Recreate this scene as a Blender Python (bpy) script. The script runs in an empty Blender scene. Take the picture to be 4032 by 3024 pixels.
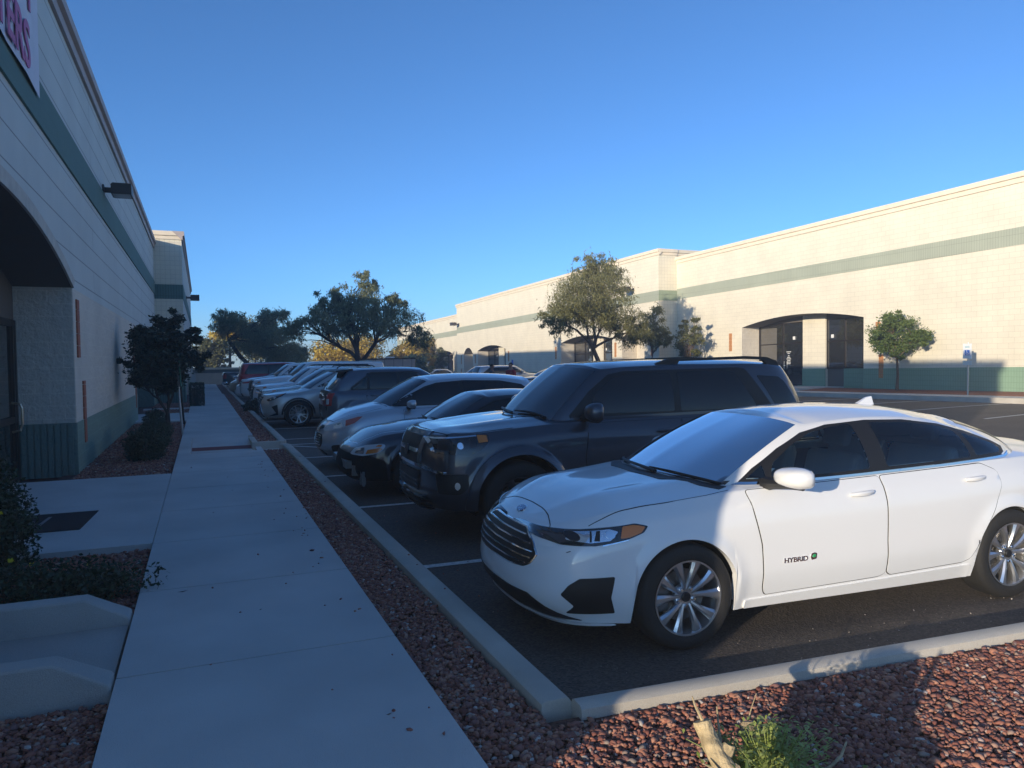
import bpy, bmesh, math, random
import numpy as np
from mathutils import Vector, Matrix, geometry
from mathutils.bvhtree import BVHTree

# ---------------------------------------------------------------- camera, sky, sun
scene = bpy.context.scene
COL = scene.collection
CAM_H = 1.7
FPX = 1.45996535 * 2016
YAW, PITCH, ROLL = 0.39259303, 0.03270896, -0.01284099
cy_, sy_ = math.cos(YAW), math.sin(YAW)
cp_, sp_ = math.cos(PITCH), math.sin(PITCH)
cr_, sr_ = math.cos(ROLL), math.sin(ROLL)
Fv = Vector((sy_ * cp_, cy_ * cp_, -sp_))
Rv = Vector((cy_, -sy_, 0))
Uv = Rv.cross(Fv)
R2 = Rv * cr_ + Uv * sr_
U2 = Uv * cr_ - Rv * sr_
cam_d = bpy.data.cameras.new('camera')
cam = bpy.data.objects.new('camera', cam_d)
COL.objects.link(cam)
M = Matrix((R2, U2, -Fv)).transposed().to_4x4()
M.translation = Vector((0, 0, CAM_H))
cam.matrix_world = M
cam_d.sensor_width = 36
cam_d.lens = FPX / 4032 * 36
cam_d.clip_start = 0.05
cam_d.clip_end = 2000
scene.camera = cam

SUN_EL = math.radians(9.8)
SUN_DIR = Vector((-1.0, -0.607, 0)).normalized() * math.cos(SUN_EL) + Vector((0, 0, math.sin(SUN_EL)))
world = bpy.data.worlds.new('World')
scene.world = world
world.use_nodes = True
wn = world.node_tree.nodes
sky = wn.new('ShaderNodeTexSky')
sky.sky_type = 'NISHITA'
sky.sun_disc = False
sky.sun_elevation = SUN_EL
sky.sun_rotation = math.atan2(SUN_DIR.x, SUN_DIR.y)
sky.air_density = 0.6
sky.dust_density = 0.35
sky.ozone_density = 4.0
sky.altitude = 0
bg = wn['Background']
bg.inputs['Strength'].default_value = 0.14
# the camera's cool white balance, applied to the sky's own colour
wb = wn.new('ShaderNodeMix')
wb.data_type = 'RGBA'
wb.blend_type = 'MULTIPLY'
wb.inputs[0].default_value = 1
wb.inputs[7].default_value = (.86, 1.08, 1.14, 1)
world.node_tree.links.new(sky.outputs[0], wb.inputs[6])
world.node_tree.links.new(wb.outputs[2], bg.inputs['Color'])
sun_d = bpy.data.lights.new('sun', 'SUN')
sun_d.energy = 3.85
sun_d.angle = math.radians(0.5)
sun_d.color = (1.0, 0.86, 0.66)
sun = bpy.data.objects.new('sun', sun_d)
COL.objects.link(sun)
sun.rotation_euler = SUN_DIR.to_track_quat('Z', 'Y').to_euler()
scene.view_settings.view_transform = 'Standard'
scene.view_settings.look = 'None'
scene.view_settings.gamma = 1
scene.view_settings.exposure = 0.66
random.seed(7)
RNG = np.random.default_rng(11)
PI = math.pi

# ---------------------------------------------------------------- materials
MATS = {}


def srgb(r, g, b):
    return tuple(((c / 255) / 12.92 if c / 255 <= .04045 else ((c / 255 + .055) / 1.055) ** 2.4) for c in (r, g, b)) + (1,)


def mat(name, color, rough=.7, metal=0, coat=0, var=0, vscale=8, bump=0, bscale=60, ior=1.45, coat_r=.03, spec=.5, detail=4, emit=None):
    if name in MATS:
        return MATS[name]
    m = bpy.data.materials.new(name)
    m.use_nodes = True
    nt = m.node_tree
    b = nt.nodes['Principled BSDF']
    c = tuple(color[:3]) + (1,)
    b.inputs['Base Color'].default_value = c
    b.inputs['Roughness'].default_value = rough
    b.inputs['Metallic'].default_value = metal
    b.inputs['IOR'].default_value = ior
    b.inputs['Specular IOR Level'].default_value = spec
    b.inputs['Coat Weight'].default_value = coat
    b.inputs['Coat Roughness'].default_value = coat_r
    tc = nt.nodes.new('ShaderNodeTexCoord')
    if var:
        n = nt.nodes.new('ShaderNodeTexNoise')
        n.inputs['Scale'].default_value = vscale
        n.inputs['Detail'].default_value = detail
        nt.links.new(tc.outputs['Object'], n.inputs['Vector'])
        r = nt.nodes.new('ShaderNodeMapRange')
        r.inputs['From Min'].default_value = .3
        r.inputs['From Max'].default_value = .7
        r.inputs['To Min'].default_value = 1 - var
        r.inputs['To Max'].default_value = 1 + var
        nt.links.new(n.outputs[0], r.inputs['Value'])
        mx = nt.nodes.new('ShaderNodeMix')
        mx.data_type = 'RGBA'
        mx.blend_type = 'MULTIPLY'
        mx.inputs[0].default_value = 1
        mx.inputs[6].default_value = c
        nt.links.new(r.outputs[0], mx.inputs[7])
        nt.links.new(mx.outputs[2], b.inputs['Base Color'])
    if bump:
        n2 = nt.nodes.new('ShaderNodeTexNoise')
        n2.inputs['Scale'].default_value = bscale
        n2.inputs['Detail'].default_value = 6
        nt.links.new(tc.outputs['Object'], n2.inputs['Vector'])
        bp = nt.nodes.new('ShaderNodeBump')
        bp.inputs['Strength'].default_value = bump
        bp.inputs['Distance'].default_value = .02
        nt.links.new(n2.outputs[0], bp.inputs['Height'])
        nt.links.new(bp.outputs[0], b.inputs['Normal'])
    MATS[name] = m
    return m


def block_mat(name, c1, axis, course=.185, length=.37, mortar=.006, rough_bump=.25, split=0, mort_dark=.72, stain=0, ribs=0, vert=True, offset=.5):
    """concrete block wall: courses and joints from object coordinates; axis = 'x' or 'y' runs along the wall"""
    if name in MATS:
        return MATS[name]
    m = bpy.data.materials.new(name)
    m.use_nodes = True
    nt = m.node_tree
    N, L = nt.nodes, nt.links
    b = N['Principled BSDF']
    b.inputs['Roughness'].default_value = .85
    tc = N.new('ShaderNodeTexCoord')
    sep = N.new('ShaderNodeSeparateXYZ')
    L.new(tc.outputs['Object'], sep.inputs[0])
    comb = N.new('ShaderNodeCombineXYZ')
    L.new(sep.outputs[0 if axis == 'x' else 1], comb.inputs[0])
    L.new(sep.outputs[2], comb.inputs[1])
    br = N.new('ShaderNodeTexBrick')
    br.offset = offset
    br.inputs['Scale'].default_value = 1
    br.inputs['Mortar Size'].default_value = mortar
    br.inputs['Mortar Smooth'].default_value = .3
    br.inputs['Brick Width'].default_value = length
    br.inputs['Row Height'].default_value = course
    br.inputs['Color1'].default_value = (1, 1, 1, 1)
    br.inputs['Color2'].default_value = (.955, .955, .96, 1)
    br.inputs['Mortar'].default_value = (mort_dark,) * 3 + (1,)
    L.new(comb.outputs[0], br.inputs['Vector'])
    n = N.new('ShaderNodeTexNoise')
    n.inputs['Scale'].default_value = .9
    n.inputs['Detail'].default_value = 6
    L.new(tc.outputs['Object'], n.inputs['Vector'])
    r = N.new('ShaderNodeMapRange')
    r.inputs['From Min'].default_value = .25
    r.inputs['From Max'].default_value = .75
    r.inputs['To Min'].default_value = .91
    r.inputs['To Max'].default_value = 1.05
    L.new(n.outputs[0], r.inputs['Value'])
    mx = N.new('ShaderNodeMix')
    mx.data_type = 'RGBA'
    mx.blend_type = 'MULTIPLY'
    mx.inputs[0].default_value = 1
    mx.inputs[6].default_value = tuple(c1[:3]) + (1,)
    L.new(br.outputs['Color'], mx.inputs[7])
    mx2 = N.new('ShaderNodeMix')
    mx2.data_type = 'RGBA'
    mx2.blend_type = 'MULTIPLY'
    mx2.inputs[0].default_value = 1
    L.new(mx.outputs[2], mx2.inputs[6])
    L.new(r.outputs[0], mx2.inputs[7])
    out = mx2.outputs[2]
    if stain:   # rain streaks below the coping: stretched noise, strongest at the top of the wall
        mp = N.new('ShaderNodeMapping')
        mp.inputs['Scale'].default_value = (2.2, 2.2, .12)
        L.new(tc.outputs['Object'], mp.inputs[0])
        ns = N.new('ShaderNodeTexNoise')
        ns.inputs['Scale'].default_value = 1.6
        ns.inputs['Detail'].default_value = 5
        L.new(mp.outputs[0], ns.inputs['Vector'])
        rs = N.new('ShaderNodeMapRange')
        rs.inputs['From Min'].default_value = .52
        rs.inputs['From Max'].default_value = .75
        rs.inputs['To Min'].default_value = 1
        rs.inputs['To Max'].default_value = 1 - stain
        L.new(ns.outputs[0], rs.inputs['Value'])
        m3 = N.new('ShaderNodeMix')
        m3.data_type = 'RGBA'
        m3.blend_type = 'MULTIPLY'
        m3.inputs[0].default_value = 1
        L.new(out, m3.inputs[6])
        L.new(rs.outputs[0], m3.inputs[7])
        out = m3.outputs[2]
    L.new(out, b.inputs['Base Color'])
    nb = N.new('ShaderNodeTexNoise')
    nb.inputs['Scale'].default_value = 9 if split else 60
    nb.inputs['Detail'].default_value = 8
    nb.inputs['Roughness'].default_value = .65
    L.new(tc.outputs['Object'], nb.inputs['Vector'])
    bp = N.new('ShaderNodeBump')
    bp.inputs['Strength'].default_value = rough_bump
    bp.inputs['Distance'].default_value = .05 if split else .01
    L.new(nb.outputs[0], bp.inputs['Height'])
    bp2 = N.new('ShaderNodeBump')
    bp2.invert = False
    bp2.inputs['Strength'].default_value = .8
    bp2.inputs['Distance'].default_value = .006
    rgb = N.new('ShaderNodeRGBToBW')
    L.new(br.outputs['Color'], rgb.inputs[0])
    L.new(rgb.outputs[0], bp2.inputs['Height'])
    L.new(bp.outputs[0], bp2.inputs['Normal'])
    L.new(bp2.outputs[0], b.inputs['Normal'])
    MATS[name] = m
    return m


CREAM = (.75, .69, .55)
M_wall_r = block_mat('cream_block_wall', CREAM, 'y', course=.185, length=.37, mortar=.005, mort_dark=.72, stain=.035)
M_wall_rx = block_mat('cream_block_return', CREAM, 'x', course=.185, length=.185, mortar=.006, mort_dark=.7, offset=0)
M_split = block_mat('cream_split_face', (.68, .62, .52), 'y', split=1, rough_bump=.9, mortar=.008, mort_dark=1.05)
M_split_x = block_mat('cream_split_face_return', (.64, .58, .49), 'x', split=1, rough_bump=1.0, mortar=.009, mort_dark=1.1)
M_wall_l = block_mat('grey_cream_block', (.57, .60, .56), 'y', course=.37, length=30, mortar=.010, mort_dark=.48)
M_green_r = block_mat('sage_green_band', (.38, .41, .32), 'y', course=.37, length=.093, mortar=.006, mort_dark=.62, offset=0)
M_wain_r = block_mat('sage_green_wainscot', (.23, .36, .25), 'y', course=.185, length=.093, mortar=.007, mort_dark=.72, offset=0)
M_green_l = block_mat('teal_band', (.10, .19, .17), 'y', course=.185, length=.37, mortar=.006, mort_dark=.9)
M_green_lx = block_mat('teal_band_return', (.10, .19, .17), 'x', course=.56, length=.10, mortar=.012, mort_dark=.55, offset=0)
M_wain_l = block_mat('teal_wainscot', (.20, .29, .23), 'y', split=1, rough_bump=.8, mortar=.008, mort_dark=1.12)
M_wain_lx = block_mat('teal_ribbed_wainscot', (.17, .25, .22), 'x', split=1, rough_bump=.9, mortar=.004, mort_dark=1.0)
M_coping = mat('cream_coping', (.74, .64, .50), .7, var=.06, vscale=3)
M_coping_l = mat('shaded_brown_coping', (.42, .36, .34), .7, var=.08, vscale=3)  # darker copy of the cream coping, shade put into the colour
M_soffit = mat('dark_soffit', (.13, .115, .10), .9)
M_orange = mat('terracotta_tile', (.48, .22, .09), .8, var=.15, vscale=20, bump=.3)
M_orange_l = mat('red_terracotta_tile', (.36, .11, .06), .8, var=.15, vscale=20, bump=.3)
M_frame = mat('bronze_frame', (.035, .028, .024), .4, metal=.5)
M_winglass = mat('window_glass', (.020, .020, .018), .02, spec=1, ior=2.2)
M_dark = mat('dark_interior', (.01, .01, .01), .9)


def conc(name, c, seed=0, bump=.35):
    """broom-finished concrete with mottling, fine grain and small dark specks"""
    m = mat(name, c, .85, var=.10, vscale=1.3 + seed, bump=bump, bscale=180, detail=8)
    nt = m.node_tree
    b = nt.nodes['Principled BSDF']
    tc = [n for n in nt.nodes if n.type == 'TEX_COORD'][0]
    src = b.inputs['Base Color'].links[0].from_socket
    n = nt.nodes.new('ShaderNodeTexNoise')
    n.inputs['Scale'].default_value = 260
    n.inputs['Detail'].default_value = 2
    nt.links.new(tc.outputs['Object'], n.inputs['Vector'])
    r = nt.nodes.new('ShaderNodeMapRange')
    r.inputs['From Min'].default_value = .3
    r.inputs['From Max'].default_value = .7
    r.inputs['To Min'].default_value = .86
    r.inputs['To Max'].default_value = 1.12
    nt.links.new(n.outputs[0], r.inputs['Value'])
    n2 = nt.nodes.new('ShaderNodeTexNoise')
    n2.inputs['Scale'].default_value = .55
    n2.inputs['Detail'].default_value = 3
    nt.links.new(tc.outputs['Object'], n2.inputs['Vector'])
    r2 = nt.nodes.new('ShaderNodeMapRange')
    r2.inputs['From Min'].default_value = .35
    r2.inputs['From Max'].default_value = .65
    r2.inputs['To Min'].default_value = .9
    r2.inputs['To Max'].default_value = 1.06
    nt.links.new(n2.outputs[0], r2.inputs['Value'])
    mu = nt.nodes.new('ShaderNodeMath')
    mu.operation = 'MULTIPLY'
    nt.links.new(r.outputs[0], mu.inputs[0])
    nt.links.new(r2.outputs[0], mu.inputs[1])
    mx = nt.nodes.new('ShaderNodeMix')
    mx.data_type = 'RGBA'
    mx.blend_type = 'MULTIPLY'
    mx.inputs[0].default_value = 1
    nt.links.new(src, mx.inputs[6])
    nt.links.new(mu.outputs[0], mx.inputs[7])
    nt.links.new(mx.outputs[2], b.inputs['Base Color'])
    return m


M_conc = conc('sidewalk_concrete', (.56, .545, .52))
M_curb = conc('curb_concrete', (.52, .48, .41), 1.3, .22)
M_conc2 = conc('weathered_concrete', (.42, .40, .37), .7, .3)


def asphalt_mat():
    m = bpy.data.materials.new('asphalt')
    m.use_nodes = True
    nt = m.node_tree
    N, L = nt.nodes, nt.links
    b = N['Principled BSDF']
    b.inputs['Roughness'].default_value = .8
    tc = N.new('ShaderNodeTexCoord')
    v = N.new('ShaderNodeTexVoronoi')
    v.inputs['Scale'].default_value = 75
    L.new(tc.outputs['Object'], v.inputs['Vector'])
    n = N.new('ShaderNodeTexNoise')
    n.inputs['Scale'].default_value = .7
    n.inputs['Detail'].default_value = 6
    L.new(tc.outputs['Object'], n.inputs['Vector'])
    rc = N.new('ShaderNodeValToRGB')
    rc.color_ramp.elements[0].color = (.045, .038, .034, 1)
    rc.color_ramp.elements[1].color = (.19, .155, .125, 1)
    e = rc.color_ramp.elements.new(.93)
    e.color = (.125, .102, .083, 1)
    L.new(v.outputs['Color'], rc.inputs[0])
    r = N.new('ShaderNodeMapRange')
    r.inputs['From Min'].default_value = .3
    r.inputs['From Max'].default_value = .7
    r.inputs['To Min'].default_value = .75
    r.inputs['To Max'].default_value = 1.2
    L.new(n.outputs[0], r.inputs['Value'])
    mx = N.new('ShaderNodeMix')
    mx.data_type = 'RGBA'
    mx.blend_type = 'MULTIPLY'
    mx.inputs[0].default_value = 1
    L.new(rc.outputs[0], mx.inputs[6])
    L.new(r.outputs[0], mx.inputs[7])
    L.new(mx.outputs[2], b.inputs['Base Color'])
    bp = N.new('ShaderNodeBump')
    bp.inputs['Strength'].default_value = .7
    bp.inputs['Distance'].default_value = .006
    L.new(v.outputs['Distance'], bp.inputs['Height'])
    L.new(bp.outputs[0], b.inputs['Normal'])
    return m


M_asph = asphalt_mat()
M_paint = mat('worn_white_line', (.55, .55, .52), .8, var=.25, vscale=25, bump=.2)
M_gravbase = mat('gravel_bed', (.12, .055, .04), .95, var=.5, vscale=45, bump=1, bscale=45)
M_brick = mat('red_tactile_strip', (.20, .045, .04), .8, var=.2, vscale=40)


# ---------------------------------------------------------------- mesh helpers
def link(name, me, parent=None, m=None, loc=None):
    o = bpy.data.objects.new(name, me)
    COL.objects.link(o)
    if m is not None:
        me.materials.append(m)
    if parent is not None:
        o.parent = parent
    if loc is not None:
        o.location = loc
    return o


def tag(o, label=None, cat=None, group=None, kind=None):
    if label:
        o['label'] = label
    if cat:
        o['category'] = cat
    if group:
        o['group'] = group
    if kind:
        o['kind'] = kind
    return o


def empty(name, loc, rz=0, label=None, cat=None, group=None):
    o = bpy.data.objects.new(name, None)
    COL.objects.link(o)
    o.location = loc
    o.rotation_euler = (0, 0, rz)
    return tag(o, label, cat, group)


def raw(name, verts, faces, m, parent=None, smooth=False, sharp=None, uvn=None):
    me = bpy.data.meshes.new(name)
    me.from_pydata([tuple(v) for v in verts], [], [tuple(f) for f in faces])
    if smooth:
        me.polygons.foreach_set('use_smooth', [True] * len(me.polygons))
        if sharp:
            try:
                me.set_sharp_from_angle(angle=math.radians(sharp))
            except Exception:
                pass
    me.update()
    return link(name, me, parent, m)


def quads_np(name, V, m, parent=None, smooth=False, k=4):
    """V: (n,k,3) array -> n separate k-gons in one mesh"""
    n = len(V)
    me = bpy.data.meshes.new(name)
    me.vertices.add(n * k)
    me.vertices.foreach_set('co', np.ascontiguousarray(V, dtype=np.float32).ravel())
    me.loops.add(n * k)
    me.loops.foreach_set('vertex_index', np.arange(n * k, dtype=np.int32))
    me.polygons.add(n)
    me.polygons.foreach_set('loop_start', np.arange(0, n * k, k, dtype=np.int32))
    me.polygons.foreach_set('loop_total', np.full(n, k, dtype=np.int32))
    me.update(calc_edges=True)
    return link(name, me, parent, m)


def tris_np(name, V, Fc, m, parent=None, smooth=False):
    me = bpy.data.meshes.new(name)
    me.vertices.add(len(V))
    me.vertices.foreach_set('co', np.ascontiguousarray(V, dtype=np.float32).ravel())
    k = Fc.shape[1]
    me.loops.add(len(Fc) * k)
    me.loops.foreach_set('vertex_index', np.ascontiguousarray(Fc, dtype=np.int32).ravel())
    me.polygons.add(len(Fc))
    me.polygons.foreach_set('loop_start', np.arange(0, len(Fc) * k, k, dtype=np.int32))
    me.polygons.foreach_set('loop_total', np.full(len(Fc), k, dtype=np.int32))
    if smooth:
        me.polygons.foreach_set('use_smooth', np.ones(len(Fc), dtype=bool))
    me.update(calc_edges=True)
    return link(name, me, parent, m)


class MB:
    def __init__(s, fn=None):
        s.v, s.f, s.fn = [], [], fn

    def add(s, vs, fs):
        o = len(s.v)
        s.v += [s.fn(*v) if s.fn else tuple(v) for v in vs]
        s.f += [tuple(i + o for i in f) for f in fs]

    def box(s, x0, x1, y0, y1, z0, z1, skip=''):
        vs = [(x0, y0, z0), (x1, y0, z0), (x1, y1, z0), (x0, y1, z0), (x0, y0, z1), (x1, y0, z1), (x1, y1, z1), (x0, y1, z1)]
        s.add(vs, [(0, 3, 2, 1), (4, 5, 6, 7), (0, 1, 5, 4), (1, 2, 6, 5), (2, 3, 7, 6), (3, 0, 4, 7)])

    def prism(s, poly, h0, h1, axis='z'):
        n = len(poly)
        def P(a, b, h):
            return {'z': (a, b, h), 'y': (a, h, b), 'x': (h, a, b)}[axis]
        vs = [P(a, b, h0) for a, b in poly] + [P(a, b, h1) for a, b in poly]
        s.add(vs, [tuple(range(n))[::-1], tuple(range(n, 2 * n))] + [(i, (i + 1) % n, n + (i + 1) % n, n + i) for i in range(n)])

    def tube(s, pts, rad, seg=8, cap=True):
        pts = [Vector(p) for p in pts]
        rads = rad if isinstance(rad, (list, tuple)) else [rad] * len(pts)
        ring = []
        up = Vector((.13, .21, 1)).normalized()
        for i, p in enumerate(pts):
            d = (pts[min(i + 1, len(pts) - 1)] - pts[max(i - 1, 0)]).normalized()
            a = d.cross(up)
            if a.length < .2:
                a = d.cross(Vector((1, 0, 0)))
            a.normalize()
            b = d.cross(a)
            ring.append([p + (a * math.cos(2 * PI * k / seg) + b * math.sin(2 * PI * k / seg)) * rads[i] for k in range(seg)])
        vs = [v for r_ in ring for v in r_]
        fs = []
        for i in range(len(pts) - 1):
            for k in range(seg):
                fs.append((i * seg + k, i * seg + (k + 1) % seg, (i + 1) * seg + (k + 1) % seg, (i + 1) * seg + k))
        if cap:
            fs += [tuple(range(seg))[::-1], tuple((len(pts) - 1) * seg + k for k in range(seg))]
        s.add(vs, fs)

    def lathe(s, prof, seg=32, axis='y', c=(0, 0, 0)):
        vs, fs = [], []
        n = len(prof)
        for k in range(seg):
            a = 2 * PI * k / seg
            for r_, h in prof:
                if axis == 'y':
                    vs.append((c[0] + r_ * math.cos(a), c[1] + h, c[2] + r_ * math.sin(a)))
                elif axis == 'z':
                    vs.append((c[0] + r_ * math.cos(a), c[1] + r_ * math.sin(a), c[2] + h))
                else:
                    vs.append((c[0] + h, c[1] + r_ * math.cos(a), c[2] + r_ * math.sin(a)))
        for k in range(seg):
            for i in range(n - 1):
                fs.append((k * n + i, k * n + i + 1, ((k + 1) % seg) * n + i + 1, ((k + 1) % seg) * n + i))
        s.add(vs, fs)

    def out(s, name, m, parent=None, smooth=False, sharp=35):
        me = bpy.data.meshes.new(name)
        me.from_pydata(s.v, [], s.f)
        bm = bmesh.new()
        bm.from_mesh(me)
        bmesh.ops.recalc_face_normals(bm, faces=bm.faces)
        bm.to_mesh(me)
        bm.free()
        if smooth:
            me.polygons.foreach_set('use_smooth', [True] * len(me.polygons))
            me.set_sharp_from_angle(angle=math.radians(sharp))
        me.update()
        return link(name, me, parent, m)


def text_part(name, body, size, m, parent, mw, extrude=.004, sx=1.0, bold=0.0):
    """lettering as mesh; mw = matrix placing the text's XY plane"""
    cu = bpy.data.curves.new('lettering', 'FONT')
    cu.body = body
    cu.size = size
    cu.extrude = extrude
    cu.offset = bold
    cu.align_x = 'LEFT'
    to = bpy.data.objects.new('lettering_tmp', cu)
    COL.objects.link(to)
    dg = bpy.context.evaluated_depsgraph_get()
    me = bpy.data.meshes.new_from_object(to.evaluated_get(dg))
    bpy.data.objects.remove(to)
    me.transform(mw @ Matrix.Diagonal((sx, 1, 1, 1)))
    me.materials.clear()
    return link(name, me, parent, m)
# ---------------------------------------------------------------- the site: asphalt, walks, curbs, gravel beds
def shear(y):
    return -.0145 * (min(y, 110) - 16)


def zg(x, y):
    t = min(max((x - 8) / 13, 0), 1)
    t = t * t * (3 - 2 * t)
    return t * (.2 + shear(y))


# asphalt
xs = list(np.linspace(1.5, 22, 40))
ys = [2.0, 4, 6, 8, 10, 12, 14, 16, 18, 20, 24, 28, 32, 36, 40, 45, 50, 55, 60.8]
V = [(x, y, zg(x, y)) for x in xs for y in ys]
Fq = [(i * len(ys) + j, (i + 1) * len(ys) + j, (i + 1) * len(ys) + j + 1, i * len(ys) + j + 1) for i in range(len(xs) - 1) for j in range(len(ys) - 1)]
tag(raw('asphalt_lot', V, Fq, M_asph, smooth=True), kind='structure')
# the lot continues behind the camera and beyond the end wall
mb = MB()
mb.box(-250, 350, 60.8, 340, -1.9, -1.45)
mb.box(-250, 350, -150, -30, -.5, -.02)
mb.box(26, 350, -30, 60.8, -1.9, -.7)
mb.box(-250, -12, -30, 60.8, -.5, -.02)
tag(mb.out('ground', M_gravbase), kind='structure')
V = [(x, y, zg(x, y) - .004 if False else zg(x, y)) for x in xs for y in (60.8, 75, 90, 105)]
Fq = [(i * 4 + j, (i + 1) * 4 + j, (i + 1) * 4 + j + 1, i * 4 + j + 1) for i in range(len(xs) - 1) for j in range(3)]
tag(raw('asphalt_drive', V, Fq, M_asph, smooth=True), kind='structure')

# the lot in the foreground to the right runs on past the frame
ANG = math.radians(-3.9)
cA, sA = math.cos(ANG), math.sin(ANG)


def fc(s, t):      # front curb frame: s along the curb from its corner, t away from the camera
    return 1.53 + s * cA - t * sA, 3.03 + s * sA + t * cA


# curbs: one along the bay heads, one across the front bed
def curb_profile(mb, pts, w=.15, h=.15, side=1, zb=-.05):
    """strip of curb with a softly rounded top; pts = outer (road-side) edge polyline"""
    prof = [(0, zb), (0, h - .025), (.012, h - .006), (.03, h), (w - .02, h), (w, h - .012), (w, zb)]
    P = [Vector((p[0], p[1], 0)) for p in pts]
    vs, n = [], len(prof)
    for i, p in enumerate(P):
        d = (P[min(i + 1, len(P) - 1)] - P[max(i - 1, 0)]).normalized()
        nrm = Vector((-d.y, d.x, 0)) * side
        for a, z in prof:
            q = p + nrm * a
            vs.append((q.x, q.y, z + (pts[i][2] if len(pts[i]) > 2 else 0)))
    fs = []
    for i in range(len(P) - 1):
        for j in range(n - 1):
            fs.append((i * n + j, (i + 1) * n + j, (i + 1) * n + j + 1, i * n + j + 1))
    fs += [tuple(range(n))[::-1], tuple((len(P) - 1) * n + j for j in range(n))]
    mb.add(vs, fs)


mb = MB()
for y0, y1 in ((3.03, 6.02), (6.028, 9.02), (9.028, 12.02), (12.028, 14.75)):
    ys_ = np.linspace(y0, y1, 4)
    curb_profile(mb, [(1.53, y) for y in ys_])
curb_profile(mb, [(1.53, 14.75), (1.50, 14.86), (1.42, 14.93)])
tag(mb.out('bay_curb', M_curb, smooth=True), kind='structure')
mb = MB()
curb_profile(mb, [(1.40, 15.42), (1.50, 15.46), (1.53, 15.6), (1.53, 19.2)])
curb_profile(mb, [(1.52, 19.208), (1.52, 25.5)])
curb_profile(mb, [(1.50, 25.508), (1.50, 37.5)])
curb_profile(mb, [(1.50, 37.508), (1.50, 60.6)])
mb.box(.86, 1.40, 15.32, 15.45, .0, .152)
mb.box(.86, .97, 15.45, 16.5, .0, .153)
tag(mb.out('bay_curb', M_curb, smooth=True), kind='structure')
mb = MB()
a = [fc(s, 0) for s in np.linspace(.0, 3.02, 6)]
b_ = [fc(s, 0) for s in np.linspace(3.028, 12.5, 8)]
curb_profile(mb, a, w=.115, side=-1, zb=.02)
curb_profile(mb, b_, w=.115, side=-1, zb=.02)
tag(mb.out('front_curb', M_curb, smooth=True), kind='structure')

# sidewalk slabs, y joints every 1.5 m
SWL, SWR = -.43, .97
mb = MB()
ed = [-3.3, -1.82, -.34, 1.14, 2.62, 4.12, 5.62, 7.12, 8.62, 10.12, 11.62, 13.12, 13.95]
for a, c in zip(ed[:-1], ed[1:]):
    mb.box(SWL, SWR, a + .007, c - .007, -.05, .15)
    mb.box(SWL + .01, SWR - .01, c - .007, c + .007, -.05, .135)
# dip for the accessible crossing
mb.box(SWL, -.225, 13.954, 16.9, -.05, .15)
mb.box(.87, SWR, 13.954, 14.55, -.05, .15)
def slope_slab(mb, y0, y1, z0, z1, x0=-.22, x1=.865):
    mb.add([(x0, y0, -.06), (x1, y0, -.06), (x1, y1, -.06), (x0, y1, -.06), (x0, y0, z0), (x1, y0, z0), (x1, y1, z1), (x0, y1, z1)],
           [(0, 3, 2, 1), (4, 5, 6, 7), (0, 1, 5, 4), (1, 2, 6, 5), (2, 3, 7, 6), (3, 0, 4, 7)])
slope_slab(mb, 13.954, 14.62, .15, .03)
slope_slab(mb, 14.624, 15.45, .03, .028)
slope_slab(mb, 15.78, 16.9, .06, .15)
mb.box(.87, 1.36, 14.55, 15.32, -.05, .012)
y = 16.904
while y < 60:
    y2 = min(y + 1.5, 60.5)
    xl = SWL if y < 29.4 else (SWL + (y - 29.4) / 1.5 * .45 if y < 30.9 else .02)
    mb.box(max(xl, SWL), SWR - (.06 if y > 40 else 0), y + .004, y2 - .004, -.05, .15)
    y = y2
tag(mb.out('sidewalk', M_conc), kind='structure')
mb = MB()
slope_slab(mb, 15.454, 15.776, .029, .06)
slope_slab(mb, 14.50, 14.618, .0545, .0335, -.225, .87)
tag(mb.out('tactile_strip', M_brick), kind='structure')

# entrance walks on the left, and the drain channel with its two low walls
mb = MB()
mb.box(-2.45, SWL - .006, 7.13, 9.35, -.05, .152)
mb.box(-2.45, SWL - .006, 9.358, 11.58, -.05, .152)
mb.box(-2.45, SWL - .006, 22.3, 25.85, -.05, .15)
mb.box(-1.9, SWL - .006, 28.4, 28.9, -.05, .148)
tag(mb.out('entrance_walk', M_conc), kind='structure')
mb = MB()
mb.box(-4, SWL - .02, 4.16, 5.06, -.05, .125)
tag(mb.out('drain_channel', M_conc2), kind='structure')
def low_wall(y0, y1):
    mb = MB()
    prof = [(-4, .30), (-.68, .30), (-.445, .17), (-.437, .12), (-.437, -.02), (-4, -.02)]
    n = len(prof)
    vs = [(x, y0 + (.03 if z > .2 else .01 if z > .1 else 0), z) for x, z in prof] + [(x, y1 - (.03 if z > .2 else 0), z) for x, z in prof]
    mb.add(vs, [tuple(range(n)), tuple(range(n, 2 * n))[::-1]] + [(i, (i + 1) % n, n + (i + 1) % n, n + i) for i in range(n)])
    o = mb.out('low_wall', M_conc2)
    bv = o.modifiers.new('b', 'BEVEL'); bv.width = .012; bv.segments = 2
    o.data.polygons.foreach_set('use_smooth', [True] * len(o.data.polygons))
    o.data.set_sharp_from_angle(angle=.6)
    return o
tag(low_wall(5.02, 5.22), 'low concrete drain wall beside the yellow flowers', 'low wall', 'low walls of the drain channel')
tag(low_wall(3.98, 4.18), 'low concrete drain wall next to the dark gravel, nearest the camera', 'low wall', 'low walls of the drain channel')

mb = MB()
mb.box(-12, 1.45, -30, 60.8, -.5, -.03)
mb.box(1.45, 30, -30, 1.9, -.5, -.03)
mb.box(-2.6, -1.9, 9, 60.5, -.03, .06)
tag(mb.out('ground', M_gravbase), kind='structure')
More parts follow.
